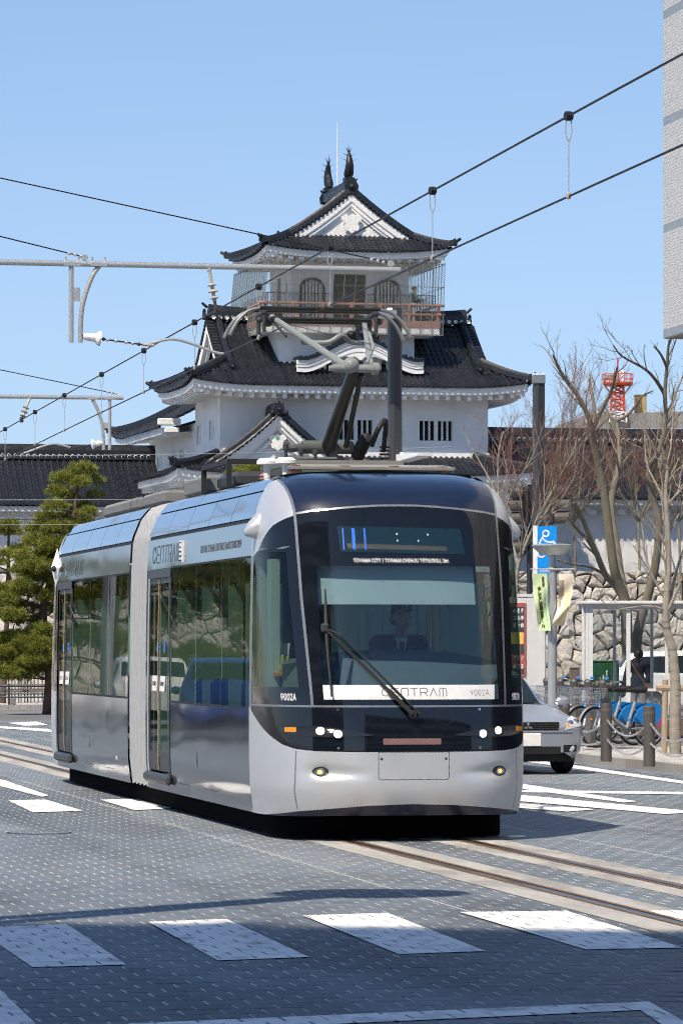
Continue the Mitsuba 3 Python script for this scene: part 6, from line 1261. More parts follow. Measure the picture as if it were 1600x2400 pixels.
def lamp_head(t, a, b, w, h0, h1): # wedge-shaped lamp from a (at the post) to b
    a, b = np.array(a), np.array(b); d = unit(b - a); s = np.array([-d[1], d[0], 0]) * w; put('lamp_head', MB().add(np.array([a - s, a + s, b + s, b - s, a - s + (0, 0, h0), a + s + (0, 0, h0), b + s + (0, 0, h1), b - s + (0, 0, h1)]), [[0, 2, 1], [0, 3, 2], [4, 5, 6], [4, 6, 7], [0, 1, 5], [0, 5, 4], [1, 2, 6], [1, 6, 5], [2, 3, 7], [2, 7, 6], [3, 0, 4], [3, 4, 7]]), 'mat_lamp_white', t)
lamp_head(lp, at(911, 746, Yp - .1), at(846, 733, Yp - 1.2), .16, .15, .05); put('lamp_bracket', MB().span(at(906, 746, Yp) + (0, -.12, 0), at(920, 722, Yp) + (0, .1, 0)), 'mat_lamp_white', lp)
lamp_head(lp, at(942, 1083, Yp), at(996, 1068, Yp - 1.0), .15, .14, .06); put('lamp_bracket', MB().span(at(936, 1082, Yp) + (0, -.1, 0), at(944, 1060, Yp) + (0, .1, 0)), 'mat_lamp_white', lp)
Yq = 92; lq, c = square_pole(1262, 892, Yq, .25, 'tall dark square lamp post with a flat cap among the bare trees on the right')
put('lamp_cap', MB().cbox(at(1262, 888, Yq), (.29, .34, .22), .015), 'mat_trim', lq); put('cap_lid', MB().cbox(at(1262, 878, Yq), (.30, .35, .04), .008), 'mat_lamp_white', lq)
# traffic signals seen from behind and beside: upright rows of hooded lamps
def signal(x, ys, Y, sg, label):
    t = thing('traffic_signal', label, 'traffic signal'); top, bot = at(x, ys[0] - 14, Y), at(x, ys[-1] + 14, Y); put('backplate', MB().cbox((top + bot) / 2 + (0, .05, 0), (.16, .12, top[2] - bot[2]), .03), 'mat_dark_pole', t)
    for y in ys:
        c = at(x, y, Y); a = np.linspace(-2.2, 2.2, 13); L = np.where(True, .36, 0)
        P = np.array([[c + (sg * (.07 + q * (.36 - .12 * abs(s_) / 2.2)), .16 * math.sin(s_), .16 * math.cos(s_)) for q in (0, 1)] for s_ in a]); put('hood', MB().grid(P).grid(P * 1.0 + (0, 0, -.006), flip=True), 'mat_bollard', t, smooth=True)
        put('lens', MB().disc(c + (sg * .09, 0, 0), (sg, 0, 0), .14, 14), 'mat_lamp_shell', t)
    return t
t = signal(1231, (1155, 1186, 1217), 86, -1, 'upright traffic signal with grey hoods facing left, beside the dark lamp post'); put('mast', MB().tube([at(1240, 1710, 86.2), at(1240, 1140, 86.2)], .06, 10), 'mat_dark_pole', t)
put('bracket', MB().tube([at(1236, 1150, 86), at(1190, 1151, 86)], .025, 8), 'mat_dark_pole', t)
signal(1290, (1153, 1184, 1215), 86, 1, 'upright traffic signal with grey hoods facing right, right of the dark lamp post')
t = signal(1226, (1252, 1284), 86, -1, 'lower signal with two dark hoods facing left, under the first signal')
# blue cycle sign with a white rider drawn on it
def cycle_sign():
    t = thing('cycle_sign', 'tall blue sign panel with a white cyclist drawing and a white edge', 'sign'); Y = 72
    def S(x, y): p = at(x, y, Y); return np.array([p[0], p[2]])
    a, b = S(1259, 1353), S(1304, 1233); o = np.array([0, Y, 0.0]); ex, ez = np.array([1., 0, 0]), np.array([0, 0, 1.])
    put('panel', MB().span((a[0], Y, a[1]), (b[0], Y + .08, b[1])), 'mat_sign_blue', t); e = S(1249, 1353); put('edge', MB().span((e[0], Y - .01, e[1] - 1.9), (a[0] - .002, Y + .10, b[1] + .01)), 'mat_white_paint', t)
    L = lambda pts: [S(1200 + x * .2551, 1200 + y * .2551) for x, y in pts]; th = np.linspace(0, 2 * np.pi, 21)
    mb = MB(); strokes(mb, [L([(308 + 27 * math.cos(q), 196 + 27 * math.sin(q)) for q in th]), L([(286, 222), (262, 258), (250, 284), (254, 296), (275, 297)]), L([(275, 232), (292, 258), (318, 272), (350, 276), (378, 272)]), L([(378, 262), (384, 284), (400, 288)]), L([(268 + 34 * math.cos(q), 380 + 34 * math.sin(q)) for q in th])], o, ex, ez, .030, .008); put('cyclist_drawing', mb, 'mat_white_vinyl', t)
    mb = MB(); p = L([(243, 548)])[0]; lettering(mb, 'cyclocity', .05, (p[0], Y - .003, p[1]), ex, ez, .004, width=.26, bold=True); put('lettering', mb, 'mat_white_vinyl', t)
cycle_sign()
# pedestrian lamp with a dish and two banners
def street_lamp():
    t = thing('street_lamp', 'round silver street lamp with a dish-shaped top, carrying two banners', 'street lamp'); Y = 61.0; b = at(1294, 1600, Y); x = b[0]; z = lambda y: H + (HOR - y) / F * Y
    put('post', MB().lathe([(.098, 0), (.098, .05), (.072, .09), (.068, z(1330)), (.055, z(1316)), (.055, z(1301))], (x, Y, 0), (0, 0, 1), 20), 'mat_silver_pole', t, smooth=30)
    put('dish', MB().lathe([(.0, z(1301)), (.17, z(1301)), (.305, z(1282)), (.315, z(1279)), (.315, z(1277)), (.25, z(1275)), (0, z(1274))], (x, Y, 0), (0, 0, 1), 28), 'mat_galvanised', t, smooth=25)
    put('cross_bar', MB().tube([at(1242, 1334, Y) + (0, -.09, 0), at(1346, 1334, Y) + (0, -.09, 0)], .010, 8), 'mat_silver_pole', t)
    return Y
Yl = street_lamp()
def banner(name, label, cols_, Y, m, wob, n=26):
    xs0, ys = [], []; Q = np.array(cols_, float); y = np.linspace(Q[0, 2], Q[-1, 2], n); xl, xr = np.interp(y, Q[:, 2], Q[:, 0]), np.interp(y, Q[:, 2], Q[:, 1]); S = np.linspace(0, 1, 9)
    P = np.array([[at(a + (b - a) * s, yy, Y) + (0, wob * math.sin(s * 3.1 + k * .33) * (k / n), 0) for s in S] for k, (a, b, yy) in enumerate(zip(xl, xr, y))])
    t = thing(name, label, 'banner'); v, f = MB().grid(P).mesh(); v2, f2 = thick(v, f, .004); put('cloth', (v2, f2), m, t, smooth=40); return t, P
bt, BP = banner('green_banner', 'pale green banner with dark brush writing, left of the silver lamp', [(1247, 1281, 1344), (1250, 1283, 1400), (1257, 1287, 1440), (1262, 1290, 1478)], Yl - .12, 'mat_banner_green', .10)
KANA = {'chi': [[(.75, .95), (.25, .86)], [(.06, .6), (.94, .6)], [(.52, .9), (.5, .4), (.3, .05)]], 'n': [[(.15, .88), (.38, .72)], [(.12, .1), (.5, .22), (.9, .72)]], 'do': [[(.35, .97), (.35, .03)], [(.35, .62), (.78, .42)], [(.62, .95), (.7, .8)], [(.8, 1.0), (.88, .86)]],
    'ko': [[(.15, .82), (.85, .82), (.85, .15)], [(.1, .15), (.9, .15)]], 'ku': [[(.45, .97), (.15, .5)], [(.4, .78), (.86, .78), (.7, .4), (.32, .03)]], 'bar': [[(.5, .95), (.5, .05)]], 'ru': [[(.3, .88), (.28, .4), (.08, .06)], [(.58, .92), (.58, .12), (.95, .45)]],
    'zen': [[(.5, .98), (.08, .6)], [(.5, .98), (.92, .6)], [(.25, .56), (.75, .56)], [(.25, .32), (.75, .32)], [(.08, .06), (.92, .06)], [(.5, .56), (.5, .06)]], 'nichi': [[(.2, .95), (.8, .95), (.8, .05), (.2, .05), (.2, .95)], [(.2, .5), (.8, .5)]], 'hon': [[(.08, .72), (.92, .72)], [(.5, .98), (.5, .02)], [(.5, .72), (.08, .2)], [(.5, .72), (.92, .2)], [(.34, .2), (.66, .2)]],
    'no': [[(.52, .85), (.42, .25), (.25, .15), (.12, .4), (.3, .75), (.6, .85), (.88, .6), (.8, .25), (.6, .08)]], 'ma': [[(.15, .8), (.85, .8)], [(.2, .55), (.8, .55)], [(.5, .97), (.5, .2), (.3, .08), (.2, .2), (.4, .3), (.85, .1)]], 'chu': [[(.15, .75), (.85, .75), (.85, .4), (.15, .4), (.15, .75)], [(.5, .98), (.5, .02)]], 'shi': [[(.5, .98), (.5, .85)], [(.1, .82), (.9, .82)], [(.5, .82), (.5, .02)], [(.2, .6), (.2, .2)], [(.2, .6), (.8, .6), (.8, .2)]]}
def kana_column(P, chars, s0, s1, t0, t1, w, key, m, gap=.12):   # upright writing laid on a cloth grid P
    n = len(chars); g = []; A, B = P.shape[:2]
    for i, c in enumerate(chars):
        for l in KANA[c]: g.append(shapely.LineString([(s0 + (s1 - s0) * x, t0 + (t1 - t0) * (i + gap / 2 + (1 - gap) * (1 - y)) / n) for x, y in l]).buffer(w, cap_style='flat'))
    mb = MB()
    for q in g:
        mm = trimesh.creation.triangulate_polygon(q, engine='earcut'); v2 = mm[0]; a = np.clip(v2[:, 1], 0, .999) * (A - 1); b = np.clip(v2[:, 0], 0, .999) * (B - 1); i, j = a.astype(int), b.astype(int); fa, fb = (a - i)[:, None], (b - j)[:, None]
        V = (P[i, j] * (1 - fa) + P[i + 1, j] * fa) * (1 - fb) + (P[i, j + 1] * (1 - fa) + P[i + 1, j + 1] * fa) * fb; mb.add(V + (0, -.006, 0), mm[1][:, ::-1])
    put('writing', mb, m, key)
kana_column(BP, ['chi', 'n', 'do', 'n', 'ko', 'n', 'ku', 'bar', 'ru'], .28, .58, .24, .95, .024, bt, 'mat_dark_ink')
kana_column(BP, ['zen', 'nichi', 'hon'], .62, .82, .06, .24, .016, bt, 'mat_dark_ink')
kana_column(BP, ['ko', 'n', 'chu', 'ru', 'no', 'ma', 'ko', 'shi', 'n'], .74, .84, .28, .92, .012, bt, 'mat_teal_ink')
ct2, CP = banner('cream_banner', 'cream banner with a faded brown picture, twisting in the wind right of the lamp', [(1309, 1343, 1345), (1309, 1342, 1385), (1306, 1332, 1425), (1291, 1322, 1466)], Yl - .12, 'mat_banner_cream', -.14)
def patch(P, a0, a1, b0, b1, key, m): k = P[a0:a1, b0:b1] + np.array([0, -.007, 0]); put('print', MB().grid(k), m, key)
patch(CP, 3, 12, 0, 4, ct2, 'mat_banner_brown'); patch(CP, 19, 25, 3, 7, ct2, 'mat_banner_yellow'); patch(CP, 8, 20, 5, 8, ct2, 'mat_banner_yellow'); patch(CP, 13, 17, 1, 3, ct2, 'mat_banner_brown')
# advertising booth with a red-framed poster
def booth():
    t = thing('poster_pillar', 'pale grey poster pillar with a red-framed poster, beside the tram nose', 'poster pillar'); Y = 70
    a, b = at(1232, 1720, Y), at(1279, 1396, Y); put('case', MB().cbox(((a[0] + b[0]) / 2, Y + .35, b[2] / 2), (b[0] - a[0], .7, b[2]), .02), 'mat_booth_grey', t); put('roof_edge', MB().span((a[0] - .14, Y - .02, b[2] - .02), (b[0] + .02, Y + .72, b[2] + .03)), 'mat_booth_grey', t)
    p0, p1 = at(1180, 1585, Y - .02), at(1234, 1405, Y - .02); put('front', MB().span((p0[0] - .05, Y - .0, .2), (p1[0] - .003, Y + .3, b[2] - .03)), 'mat_booth_grey', t)
    f = put('poster_frame', MB().span((p0[0], Y - .03, p0[2]), (p1[0] - .02, Y - .003, p1[2] - .06)), 'mat_poster_red', t); w = p1[0] - .02 - p0[0]; h = p1[2] - .06 - p0[2]; fx = lambda u, v: (p0[0] + u * w, p0[2] + v * h)
    for nm, u0, u1, v0, v1, m in (('poster_field', .08, .93, .60, .95, 'poster_dark'), ('poster_picture', .3, .90, .44, .6, 'poster_yellow'), ('poster_field', .08, .93, .30, .435, 'poster_dark'), ('poster_field', .08, .93, .03, .12, 'poster_dark')): q0, q1 = fx(u0, v0), fx(u1, v1); put(nm, MB().span((q0[0], Y - .038, q0[1]), (q1[0], Y - .031, q1[1])), 'mat_' + m, f)
    mb = MB(); o, ex, ez = np.array([0, Y - .04, 0.0]), np.array([1., 0, 0]), np.array([0, 0, 1.])
    for v, cs_ in ((.86, ('no', 'ma', 'chi')), (.76, ('ko', 'ru', 'chu')), (.66, ('shi', 'n', 'no')), (.22, ('ku', 'zen', 'n')), (.1, ('hon', 'ko', 'ma'))):
        for i, c in enumerate(cs_): q = fx(.42 + .17 * i, v); strokes(mb, [[(q[0] + x * w * .15, q[1] + y * h * .07) for x, y in l] for l in KANA[c]], o, ex, ez, .012, .004)
    put('poster_writing', mb, 'mat_white_vinyl', t)
booth()
# bollards with chains
def bollard(x, y, h, label):
    b = gnd(x, y, .134) ; t = thing('bollard', label, 'bollard', 'grey bollards along the kerb'); put('post', MB().lathe([(.0, 0), (.078, 0), (.078, h - .012), (.07, h), (0, h + .004)], b, (0, 0, 1), 22), 'mat_bollard', t, smooth=35); put('band', MB().lathe([(.0785, h - .10), (.0795, h - .095), (.0795, h - .075), (.0785, h - .07)], b, (0, 0, 1), 22), 'mat_brown_box', t); return b
def pav_y(y): return F * (H - .134) / (y - HOR)
b1 = bollard(1420, 1785, .80, 'grey steel bollard standing before the bicycle wheels, left of two'); b2 = bollard(1521, 1797, .80, 'grey steel bollard nearest to the staked young tree'); b0 = bollard(1322, 1772, .80, 'grey steel bollard half hidden behind the silver car'); b3 = b2 + (b2 - b1)
def chain(a, b, za, sag, label, name='chain'):
    p, q = a + (0, 0, za), b + (0, 0, za); L = np.linalg.norm(q - p) * 1.04; n = int(L / .042); mb = MB()
    for i in range(n):
        t = (i + .5) / n; c = p + (q - p) * t - np.array([0, 0, sag * 4 * t * (1 - t)]); d = unit((q - p) - np.array([0, 0, sag * 4 * (1 - 2 * t)])); s = unit(np.cross(d, (0, 0, 1))) if i % 2 else unit(np.cross(d, np.cross(d, (0, 0, 1)))); th = np.arange(9) * np.pi / 4
        mb.tube(c + .026 * np.cos(th)[:, None] * d + .014 * np.sin(th)[:, None] * s, .0052, 4, caps=False)
    k = put(name, mb, 'mat_galvanised'); tag(k, label, 'chain', 'chains between the bollards'); labels[k]['kind'] = 'thing'
chain(b0, b1, .58, .20, 'upper chain hanging left of the left bollard'); chain(b0, b1, .30, .10, 'lower chain hanging left of the left bollard'); chain(b1, b2, .60, .22, 'upper chain hanging between the two bollards'); chain(b1, b2, .33, .20, 'lower chain hanging between the two bollards'); chain(b2, b3, .60, .24, 'upper chain hanging right of the right bollard'); chain(b2, b3, .33, .16, 'lower chain hanging right of the right bollard')
t = thing('post_box', 'square brown service post standing behind the bicycles', 'service post'); Yb_ = 70; a, b = at(1335, 1700, Yb_), at(1357, 1567, Yb_); put('case', MB().cbox(((a[0] + b[0]) / 2, Yb_, b[2] / 2), (b[0] - a[0], .18, b[2]), .02), 'mat_brown_box', t); put('lid', MB().cbox(((a[0] + b[0]) / 2, Yb_, b[2] + .01), (b[0] - a[0] + .02, .2, .025), .008), 'mat_brown_box', t)
# bus shelter of glass
def shelter():
    t = thing('bus_shelter', 'glass bus shelter with white posts and a flat roof', 'bus shelter'); Y = 76; z = lambda y: H + (HOR - y) / F * Y; X = lambda x: (x - 800) / F * Y
    x0, x1 = X(1366), X(1366) + 8.0; y1 = Y + 1.5; put('roof', MB().cbox(((x0 + x1) / 2, Y + .72, z(1412)), (x1 - x0 + .1, 1.75, .06), .01), 'mat_frame_white', t); put('roof_beam', MB().span((x0, Y + .02, z(1426)), (x1, Y + .10, z(1416) - .003)), 'mat_frame_white', t); put('roof_beam', MB().span((x0, y1 - .1, z(1426)), (x1, y1 - .02, z(1416) - .003)), 'mat_frame_white', t)
    for x, w in ((1366, .05), (1374, .05), (1383, .09), (1472, .075), (1562, .06), (1660, .07)): put('post', MB().span((X(x) - w / 2, Y - .03, .13), (X(x) + w / 2, Y + .05, z(1416) - .004)), 'mat_frame_white', t)
    for x in (1378, 1452, 1541, 1630): put('post', MB().span((X(x) - .03, y1 - .04, .13), (X(x) + .03, y1 + .02, z(1416) - .004)), 'mat_silver_pole', t)
    put('rail', MB().span((X(1472) + .04, Y - .02, z(1620)), (x1, Y + .03, z(1614))), 'mat_frame_white', t)
    for a, b in ((1387, 1470), (1475, 1560), (1564, 1657)): put('pane', MB().grid(np.array([[(X(q), Y + .06, w) for w in (.35, z(1428))] for q in (a, b)])), 'mat_clear_glass', t)
    for a, b in ((1380, 1450), (1454, 1539), (1543, 1628)): put('pane', MB().grid(np.array([[(X(q), y1, w) for w in (.35, z(1428))] for q in (a, b)])), 'mat_clear_glass', t)
    put('bench', MB().cbox((X(1600), Y + 1.1, .52), (2.6, .35, .05), .01).span((X(1600) - 1.0, Y + 1.05, .1), (X(1600) - .9, Y + 1.15, .5)).span((X(1600) + .9, Y + 1.05, .1), (X(1600) + 1, Y + 1.15, .5)), 'mat_bench_grey', t); put('plinth', MB().span((X(1475), Y - .05, .05), (x1, Y + 1.6, .34)), 'mat_brown_box', t)
shelter()
def cabinet():
    t = thing('green_cabinet', 'dark green cabinet with white writing and two yellow levers, in front of the white van', 'cabinet'); Y = 79; z = lambda y: H + (HOR - y) / F * Y; X = lambda x: (x - 800) / F * Y
    put('case', MB().cbox((X(1420), Y + .2, (z(1552) + .1) / 2), (X(1450) - X(1390), .4, z(1552) - .1), .03), 'mat_cabinet_green', t); put('cap', MB().cbox((X(1420), Y + .2, z(1550)), (X(1450) - X(1390) + .02, .42, .03), .01), 'mat_cabinet_green', t); o, ex, ez = np.array([0, Y, 0.]), np.array([1., 0, 0]), np.array([0, 0, 1.])
    for x0, y0, cs_, h in ((1419, 1570, ('hon', 'ma', 'n', 'chi', 'no', 'ko', 'ru', 'ma'), 5.2), (1411, 1582, ('zen', 'chu', 'nichi', 'hon', 'shi', 'zen'), 5.0), (1403, 1586, ('no', 'ma', 'ku', 'n', 'ko', 'chi'), 5.2)):
        mb = MB()
        for i, c in enumerate(cs_): strokes(mb, [[(X(x0 + 4.6 * a), z(y0 + h * 1.15 * (i + 1 - b))) for a, b in l] for l in KANA[c]], o, ex, ez, .0075, .004)
        put('writing', mb, 'mat_white_vinyl', t)
    for x in (1398, 1431): put('lever', MB().cbox((X(x), Y - .04, z(1607)), (.035, .05, .20), .01), 'mat_lock_yellow', t); put('lever_fork', MB().tube(smooth_curve([(X(x - 4), Y - .04, z(1578)), (X(x - 4), Y - .04, z(1588)), (X(x), Y - .04, z(1592)), (X(x + 4), Y - .04, z(1588)), (X(x + 4), Y - .04, z(1578))], 12), .012, 6).tube([(X(x), Y - .04, z(1592)), (X(x), Y - .04, z(1600))], .012, 6), 'mat_black_rubber', t)
    for x in (1394, 1436): put('notice', MB().span((X(x), Y - .008, z(1622)), (X(x + 7), Y - .003, z(1604))), 'mat_white_vinyl', t)
cabinet()
# railing along the far left pavement
rl = thing('railing', 'dark metal railing with three bars along the pavement at the left edge', 'railing'); Yr = F * H / (1662 - HOR)
struct('far_pavement', MB().span((-60, Yr - .4, -.02), (-4.0, 400, .12)), 'mat_pavement')
for y, r in ((1607, .05), (1616, .03), (1626, .03), (1634, .03), (1655, .03)): put('bar', MB().tube([at(-260, y, Yr), at(330, y, Yr)], r * .8, 8), 'mat_dark_pole', rl)
for x in (-195, -90, 21, 128, 235): put('post', MB().bar(at(x, 1664, Yr), at(x, 1605, Yr), .06, .09, (0, 1, 0)), 'mat_dark_pole', rl)
t = thing('stone_block', 'small pale stone block at the foot of the railing, left edge', 'block'); put('stone', MB().cbox(at(28, 1650, Yr + .5), (.2, .2, .32), .01), 'mat_concrete', t)
mat('old_bamboo', (.17, .135, .10), rough=.85)
fence = thing('bamboo_fence', 'low weathered bamboo fence under the pine tree behind the railing', 'fence'); rgf = np.random.default_rng(9)
for i in range(34): x = -70 + i * 8; p = at(x + rgf.uniform(-2, 2), 1640, 117); put('slat', MB().bar((p[0], p[1], 0), (p[0], p[1], 1.15 + rgf.uniform(-.1, .2)), .035, .05, (0, 1, 0)), 'mat_old_bamboo', fence)
for z in (.45, .95): put('cross_piece', MB().tube([at(-80, 1600, 116.9) * (1, 1, 0) + (0, 0, z), at(200, 1600, 116.9) * (1, 1, 0) + (0, 0, z)], .03, 6), 'mat_old_bamboo', fence)
# ------------------------------------------------------------------ cars
def car_paint(name, c, metal=.5): mat(name, c, rough=.28, metal=metal, clear=.9)
car_paint('car_silver', (.36, .40, .47)); car_paint('car_navy', (.012, .022, .065), .3); car_paint('car_white', (.74, .75, .75), .0); car_paint('car_blue', (.02, .07, .28), .3)
mat('tyre', (.018, .018, .018), rough=.85); mat('alloy', (.45, .46, .47), rough=.3, metal=.8); mat('car_glass', (.015, .022, .026), rough=.03, spec=.7); mat('head_lens', (.55, .57, .60), rough=.06, spec=.9, clear=1.0); mat('tail_red', (.45, .01, .01), rough=.25); mat('plate_white', (.80, .80, .80), rough=.5)
glass('auto_glass', (.55, .66, .62))
SEDAN = [  # y, sill, belt, top, w_sill, w_belt, w_top   (nose at y = 0)
    (0.00, .30, .60, .66, .58, .60, .50), (.06, .24, .62, .70, .72, .76, .62), (.22, .20, .66, .755, .80, .835, .68), (.60, .19, .74, .82, .83, .85, .66), (1.05, .19, .82, .885, .835, .85, .66), (1.25, .19, .86, .93, .84, .85, .64), (1.55, .19, .88, 1.10, .84, .85, .60), (2.00, .19, .89, 1.345, .84, .85, .56), (2.4, .19, .89, 1.405, .84, .85, .56), (3.0, .19, .90, 1.405, .84, .85, .56), (3.45, .19, .92, 1.33, .84, .84, .55), (3.95, .20, .95, 1.03, .82, .83, .60), (4.25, .24, .92, .99, .80, .80, .62), (4.42, .30, .85, .90, .70, .72, .56), (4.46, .36, .70, .76, .60, .62, .5)]
VAN = [(0.00, .32, .66, .74, .62, .64, .54), (.08, .25, .72, .82, .76, .80, .64), (.30, .22, .85, .95, .83, .86, .68), (.7, .2, .95, 1.05, .84, .87, .68), (.95, .2, 1.0, 1.14, .85, .87, .66), (1.5, .2, 1.02, 1.48, .85, .87, .64), (1.9, .2, 1.03, 1.60, .85, .87, .65), (2.6, .2, 1.03, 1.64, .85, .87, .67), (3.6, .2, 1.04, 1.62, .85, .87, .67), (4.1, .2, 1.05, 1.55, .84, .86, .66), (4.35, .24, 1.05, 1.22, .82, .84, .68), (4.5, .3, .95, 1.05, .76, .78, .6), (4.54, .4, .8, .9, .7, .72, .58)]
def car(name, label, rows, paint, fr, wheels=(.80, 3.40), glass_front=(1.28, 1.98), glass_rear=(3.44, 3.92), side=(1.45, 3.65), wr=.31, face=True, cat='car'):
    t = thing(name, label, cat); R = np.array(rows); L = R[-1, 0]; fy = [PI(R[:, 0], R[:, k]) for k in range(1, 7)]
    y = np.unique(np.r_[np.linspace(0, L, 110), R[:, 0]]); zs, zb, zt, ws_, wb, wt = [g(y) for g in fy]; s = np.linspace(0, 1, 56); P = np.empty((len(y), len(s), 5))
    for j, q in enumerate(s):                    # half section: sill, flank, belt, roof edge, roof centre
        kn = [0, .14, .34, .50, .72, .80, 1.0]; xw = np.stack([ws_ * .86, ws_, (wb + .012), wb, wt + .02, wt * .93, 0 * wt]); zz = np.stack([zs, zs + .10, (zs + zb) / 2 + .08, zb, zt - .055 * (zt - zb > .1) - .02, zt - .018, zt + .012])
        i = min(np.searchsorted(kn, q, 'right') - 1, 5); a = (q - kn[i]) / (kn[i + 1] - kn[i]); P[:, j, 0] = xw[i] + (xw[i + 1] - xw[i]) * a; P[:, j, 2] = zz[i] + (zz[i + 1] - zz[i]) * a; P[:, j, 1] = y; P[:, j, 3] = y; P[:, j, 4] = q
    P = np.concatenate([P[:1] * (0, 1, 1, 1, 1), P, P[-1:] * (0, 1, 1, 1, 1)]); y = np.r_[y[0], y, y[-1]]
    mb = MB(); n0 = P.shape[0] * P.shape[1]; i, j = np.meshgrid(np.arange(len(y) - 1), np.arange(len(s) - 1), indexing='ij'); i, j = i.ravel(), j.ravel(); b = len(s); f = np.stack([i * b + j, (i + 1) * b + j, (i + 1) * b + j + 1, i * b + j + 1], 1); f = np.vstack([f[:, [0, 1, 2]], f[:, [0, 2, 3]]])
    V = P.reshape(-1, 5); M = V.copy(); M[:, 0] *= -1; V = np.vstack([V, M]); f = np.vstack([f, f[:, ::-1] + n0])
    def region(*fn):
        v, g = V, f
        for h in fn:
            if len(g): v, g = clip(v, g, h(v))
        return v, g
    gs = lambda v: np.minimum(np.minimum(v[:, 3] - side[0] - .55 * np.clip(v[:, 4] - .52, 0, 1), side[1] - .4 * np.clip(v[:, 4] - .52, 0, 1) - v[:, 3]), np.minimum(v[:, 4] - .525, .70 - v[:, 4]) * 2)
    gf = lambda v: np.minimum(np.minimum(v[:, 3] - glass_front[0], glass_front[1] - v[:, 3]), (v[:, 4] - .765) * 2); gr = lambda v: np.minimum(np.minimum(v[:, 3] - glass_rear[0], glass_rear[1] - v[:, 3]), (v[:, 4] - .765) * 2)
    arch_ = lambda v: np.min([np.where(np.abs(v[:, 0]) > .5, np.hypot(v[:, 1] - w, v[:, 2] - wr) - wr * 1.14, 9) for w in wheels], 0)
    def P3(name, m, *fn, **k):
        v, g = region(*fn)
        return put(name, (v[:, :3], g), 'mat_' + m, t, tf=fr, smooth=35, **k) if len(g) else None
    P3('body', paint, lambda v: -gs(v), lambda v: -gf(v), lambda v: -gr(v), arch_)
    P3('side_glass', 'car_glass', gs); P3('windscreen', 'car_glass', gf); P3('rear_glass', 'car_glass', gr)
    put('underside', MB().span((-.72, .25, .17), (.72, L - .25, .45)), 'mat_black_rubber', t, tf=fr)
    for w in wheels:
        for sg in (-1, 1):
            k = put('wheel', MB().lathe([(wr * .66, .09), (wr * .92, .10), (wr, .07), (wr, -.07), (wr * .92, -.10), (wr * .6, -.10)], (sg * .74, w, wr), (sg, 0, 0), 26), 'mat_tyre', t, tf=fr, smooth=30)
            r = MB().lathe([(wr * .66, .085), (wr * .62, .05), (wr * .2, .06), (0, .07)], (sg * .74, w, wr), (sg, 0, 0), 26)
            put('rim', r, 'mat_alloy', k, tf=fr, smooth=30)
            for a in range(5): q = a * 1.2566; put('rim_slot', MB().box((sg * .812, w + wr * .42 * math.cos(q), wr + wr * .42 * math.sin(q)), (.012, wr * .22, wr * .12)), 'mat_black_rubber', k, tf=fr)
    from scipy.ndimage import gaussian_filter, distance_transform_edt
    gx, gz = np.arange(-1.0, 1.01, .02), np.arange(.15, 1.2, .02); G_ = np.full((len(gx), len(gz)), np.nan)   # depth of the nose over (across, height)
    for a, b_, d_ in V[V[:, 1] < .9][:, [0, 2, 1]]:
        for di in (-1, 0, 1):
            for dj in (-1, 0, 1):
                i_, j_ = int(round((a + 1) / .02)) + di, int(round((b_ - .15) / .02)) + dj
                if 0 <= i_ < len(gx) and 0 <= j_ < len(gz) and not G_[i_, j_] < d_: G_[i_, j_] = d_
    ix = distance_transform_edt(np.isnan(G_), return_distances=False, return_indices=True); G_ = gaussian_filter(G_[tuple(ix)], 1.2)
    def front_pt(x, z): return float(G_[int(np.clip(round((x + 1) / .02), 0, len(gx) - 1)), int(np.clip(round((z - .15) / .02), 0, len(gz) - 1))])
    if face:
        def panel(name, m, poly, out=.012, parent=t, seg=.05):
            g = shapely.segmentize(shapely.Polygon(poly), seg); mm = trimesh.creation.extrude_polygon(g, .02, engine='earcut'); mm = mm.subdivide_to_size(.09); v = np.array(mm.vertices); yy = np.array([front_pt(a, b_) for a, b_ in v[:, :2]]); return put(name, MB().add(np.c_[v[:, 0], yy - out + (.02 - v[:, 2]), v[:, 1]], mm.faces), 'mat_' + m, parent, tf=fr, smooth=False)
        g = panel('grille', 'black_rubber', [(-.42, .60), (.42, .60), (.46, .71), (-.46, .71)], .008)
        for z in (.622, .648, .674, .70): put('grille_bar', MB().bar((-.43, front_pt(0, z) - .014, z), (.43, front_pt(0, z) - .014, z), .012, .007), 'mat_dark_steel', g, tf=fr)
        yv = front_pt(0, .66) - .022; c = np.array([0, yv, .655]); mb = MB()
        for a in (90, 210, 330):               # three-lozenge emblem
            d = np.array([math.cos(math.radians(a)), math.sin(math.radians(a))]); e = np.array([-d[1], d[0]]); mb.prism([(0, 0), tuple(d * .034 + e * .0195), tuple(d * .068), tuple(d * .034 - e * .0195)], c, np.array([1., 0, 0]), np.array([0, 0, 1.]), .008)
        put('emblem', mb, 'mat_chrome', t, tf=fr)
        for sg in (-1, 1):
            h = panel('headlight', 'head_lens', [(sg * .52, .60), (sg * .78, .66), (sg * .815, .74), (sg * .74, .785), (sg * .62, .75)][::sg], .012)
            for x, z in ((.62, .69), (.72, .71)): put('reflector_bowl', MB().lathe([(.0, .012), (.035, 0), (.045, -.02)], (sg * x, front_pt(sg * x, z) - .014, z), (0, -1, 0), 14), 'mat_chrome', h, tf=fr)
            put('turn_signal', MB().sphere((sg * .565, front_pt(sg * .56, .66) + .0, .66), .032, 1, (1, .6, 1)), 'mat_amber', h, tf=fr)
            panel('fog_recess', 'black_rubber', [(sg * .50, .30), (sg * .70, .31), (sg * .70, .40), (sg * .50, .40)][::sg], .006); put('fog_light', MB().lathe([(.0, .012), (.042, 0), (.05, -.02)], (sg * .62, front_pt(sg * .62, .355) - .01, .355), (0, -1, 0), 14), 'mat_head_lens', t, tf=fr)
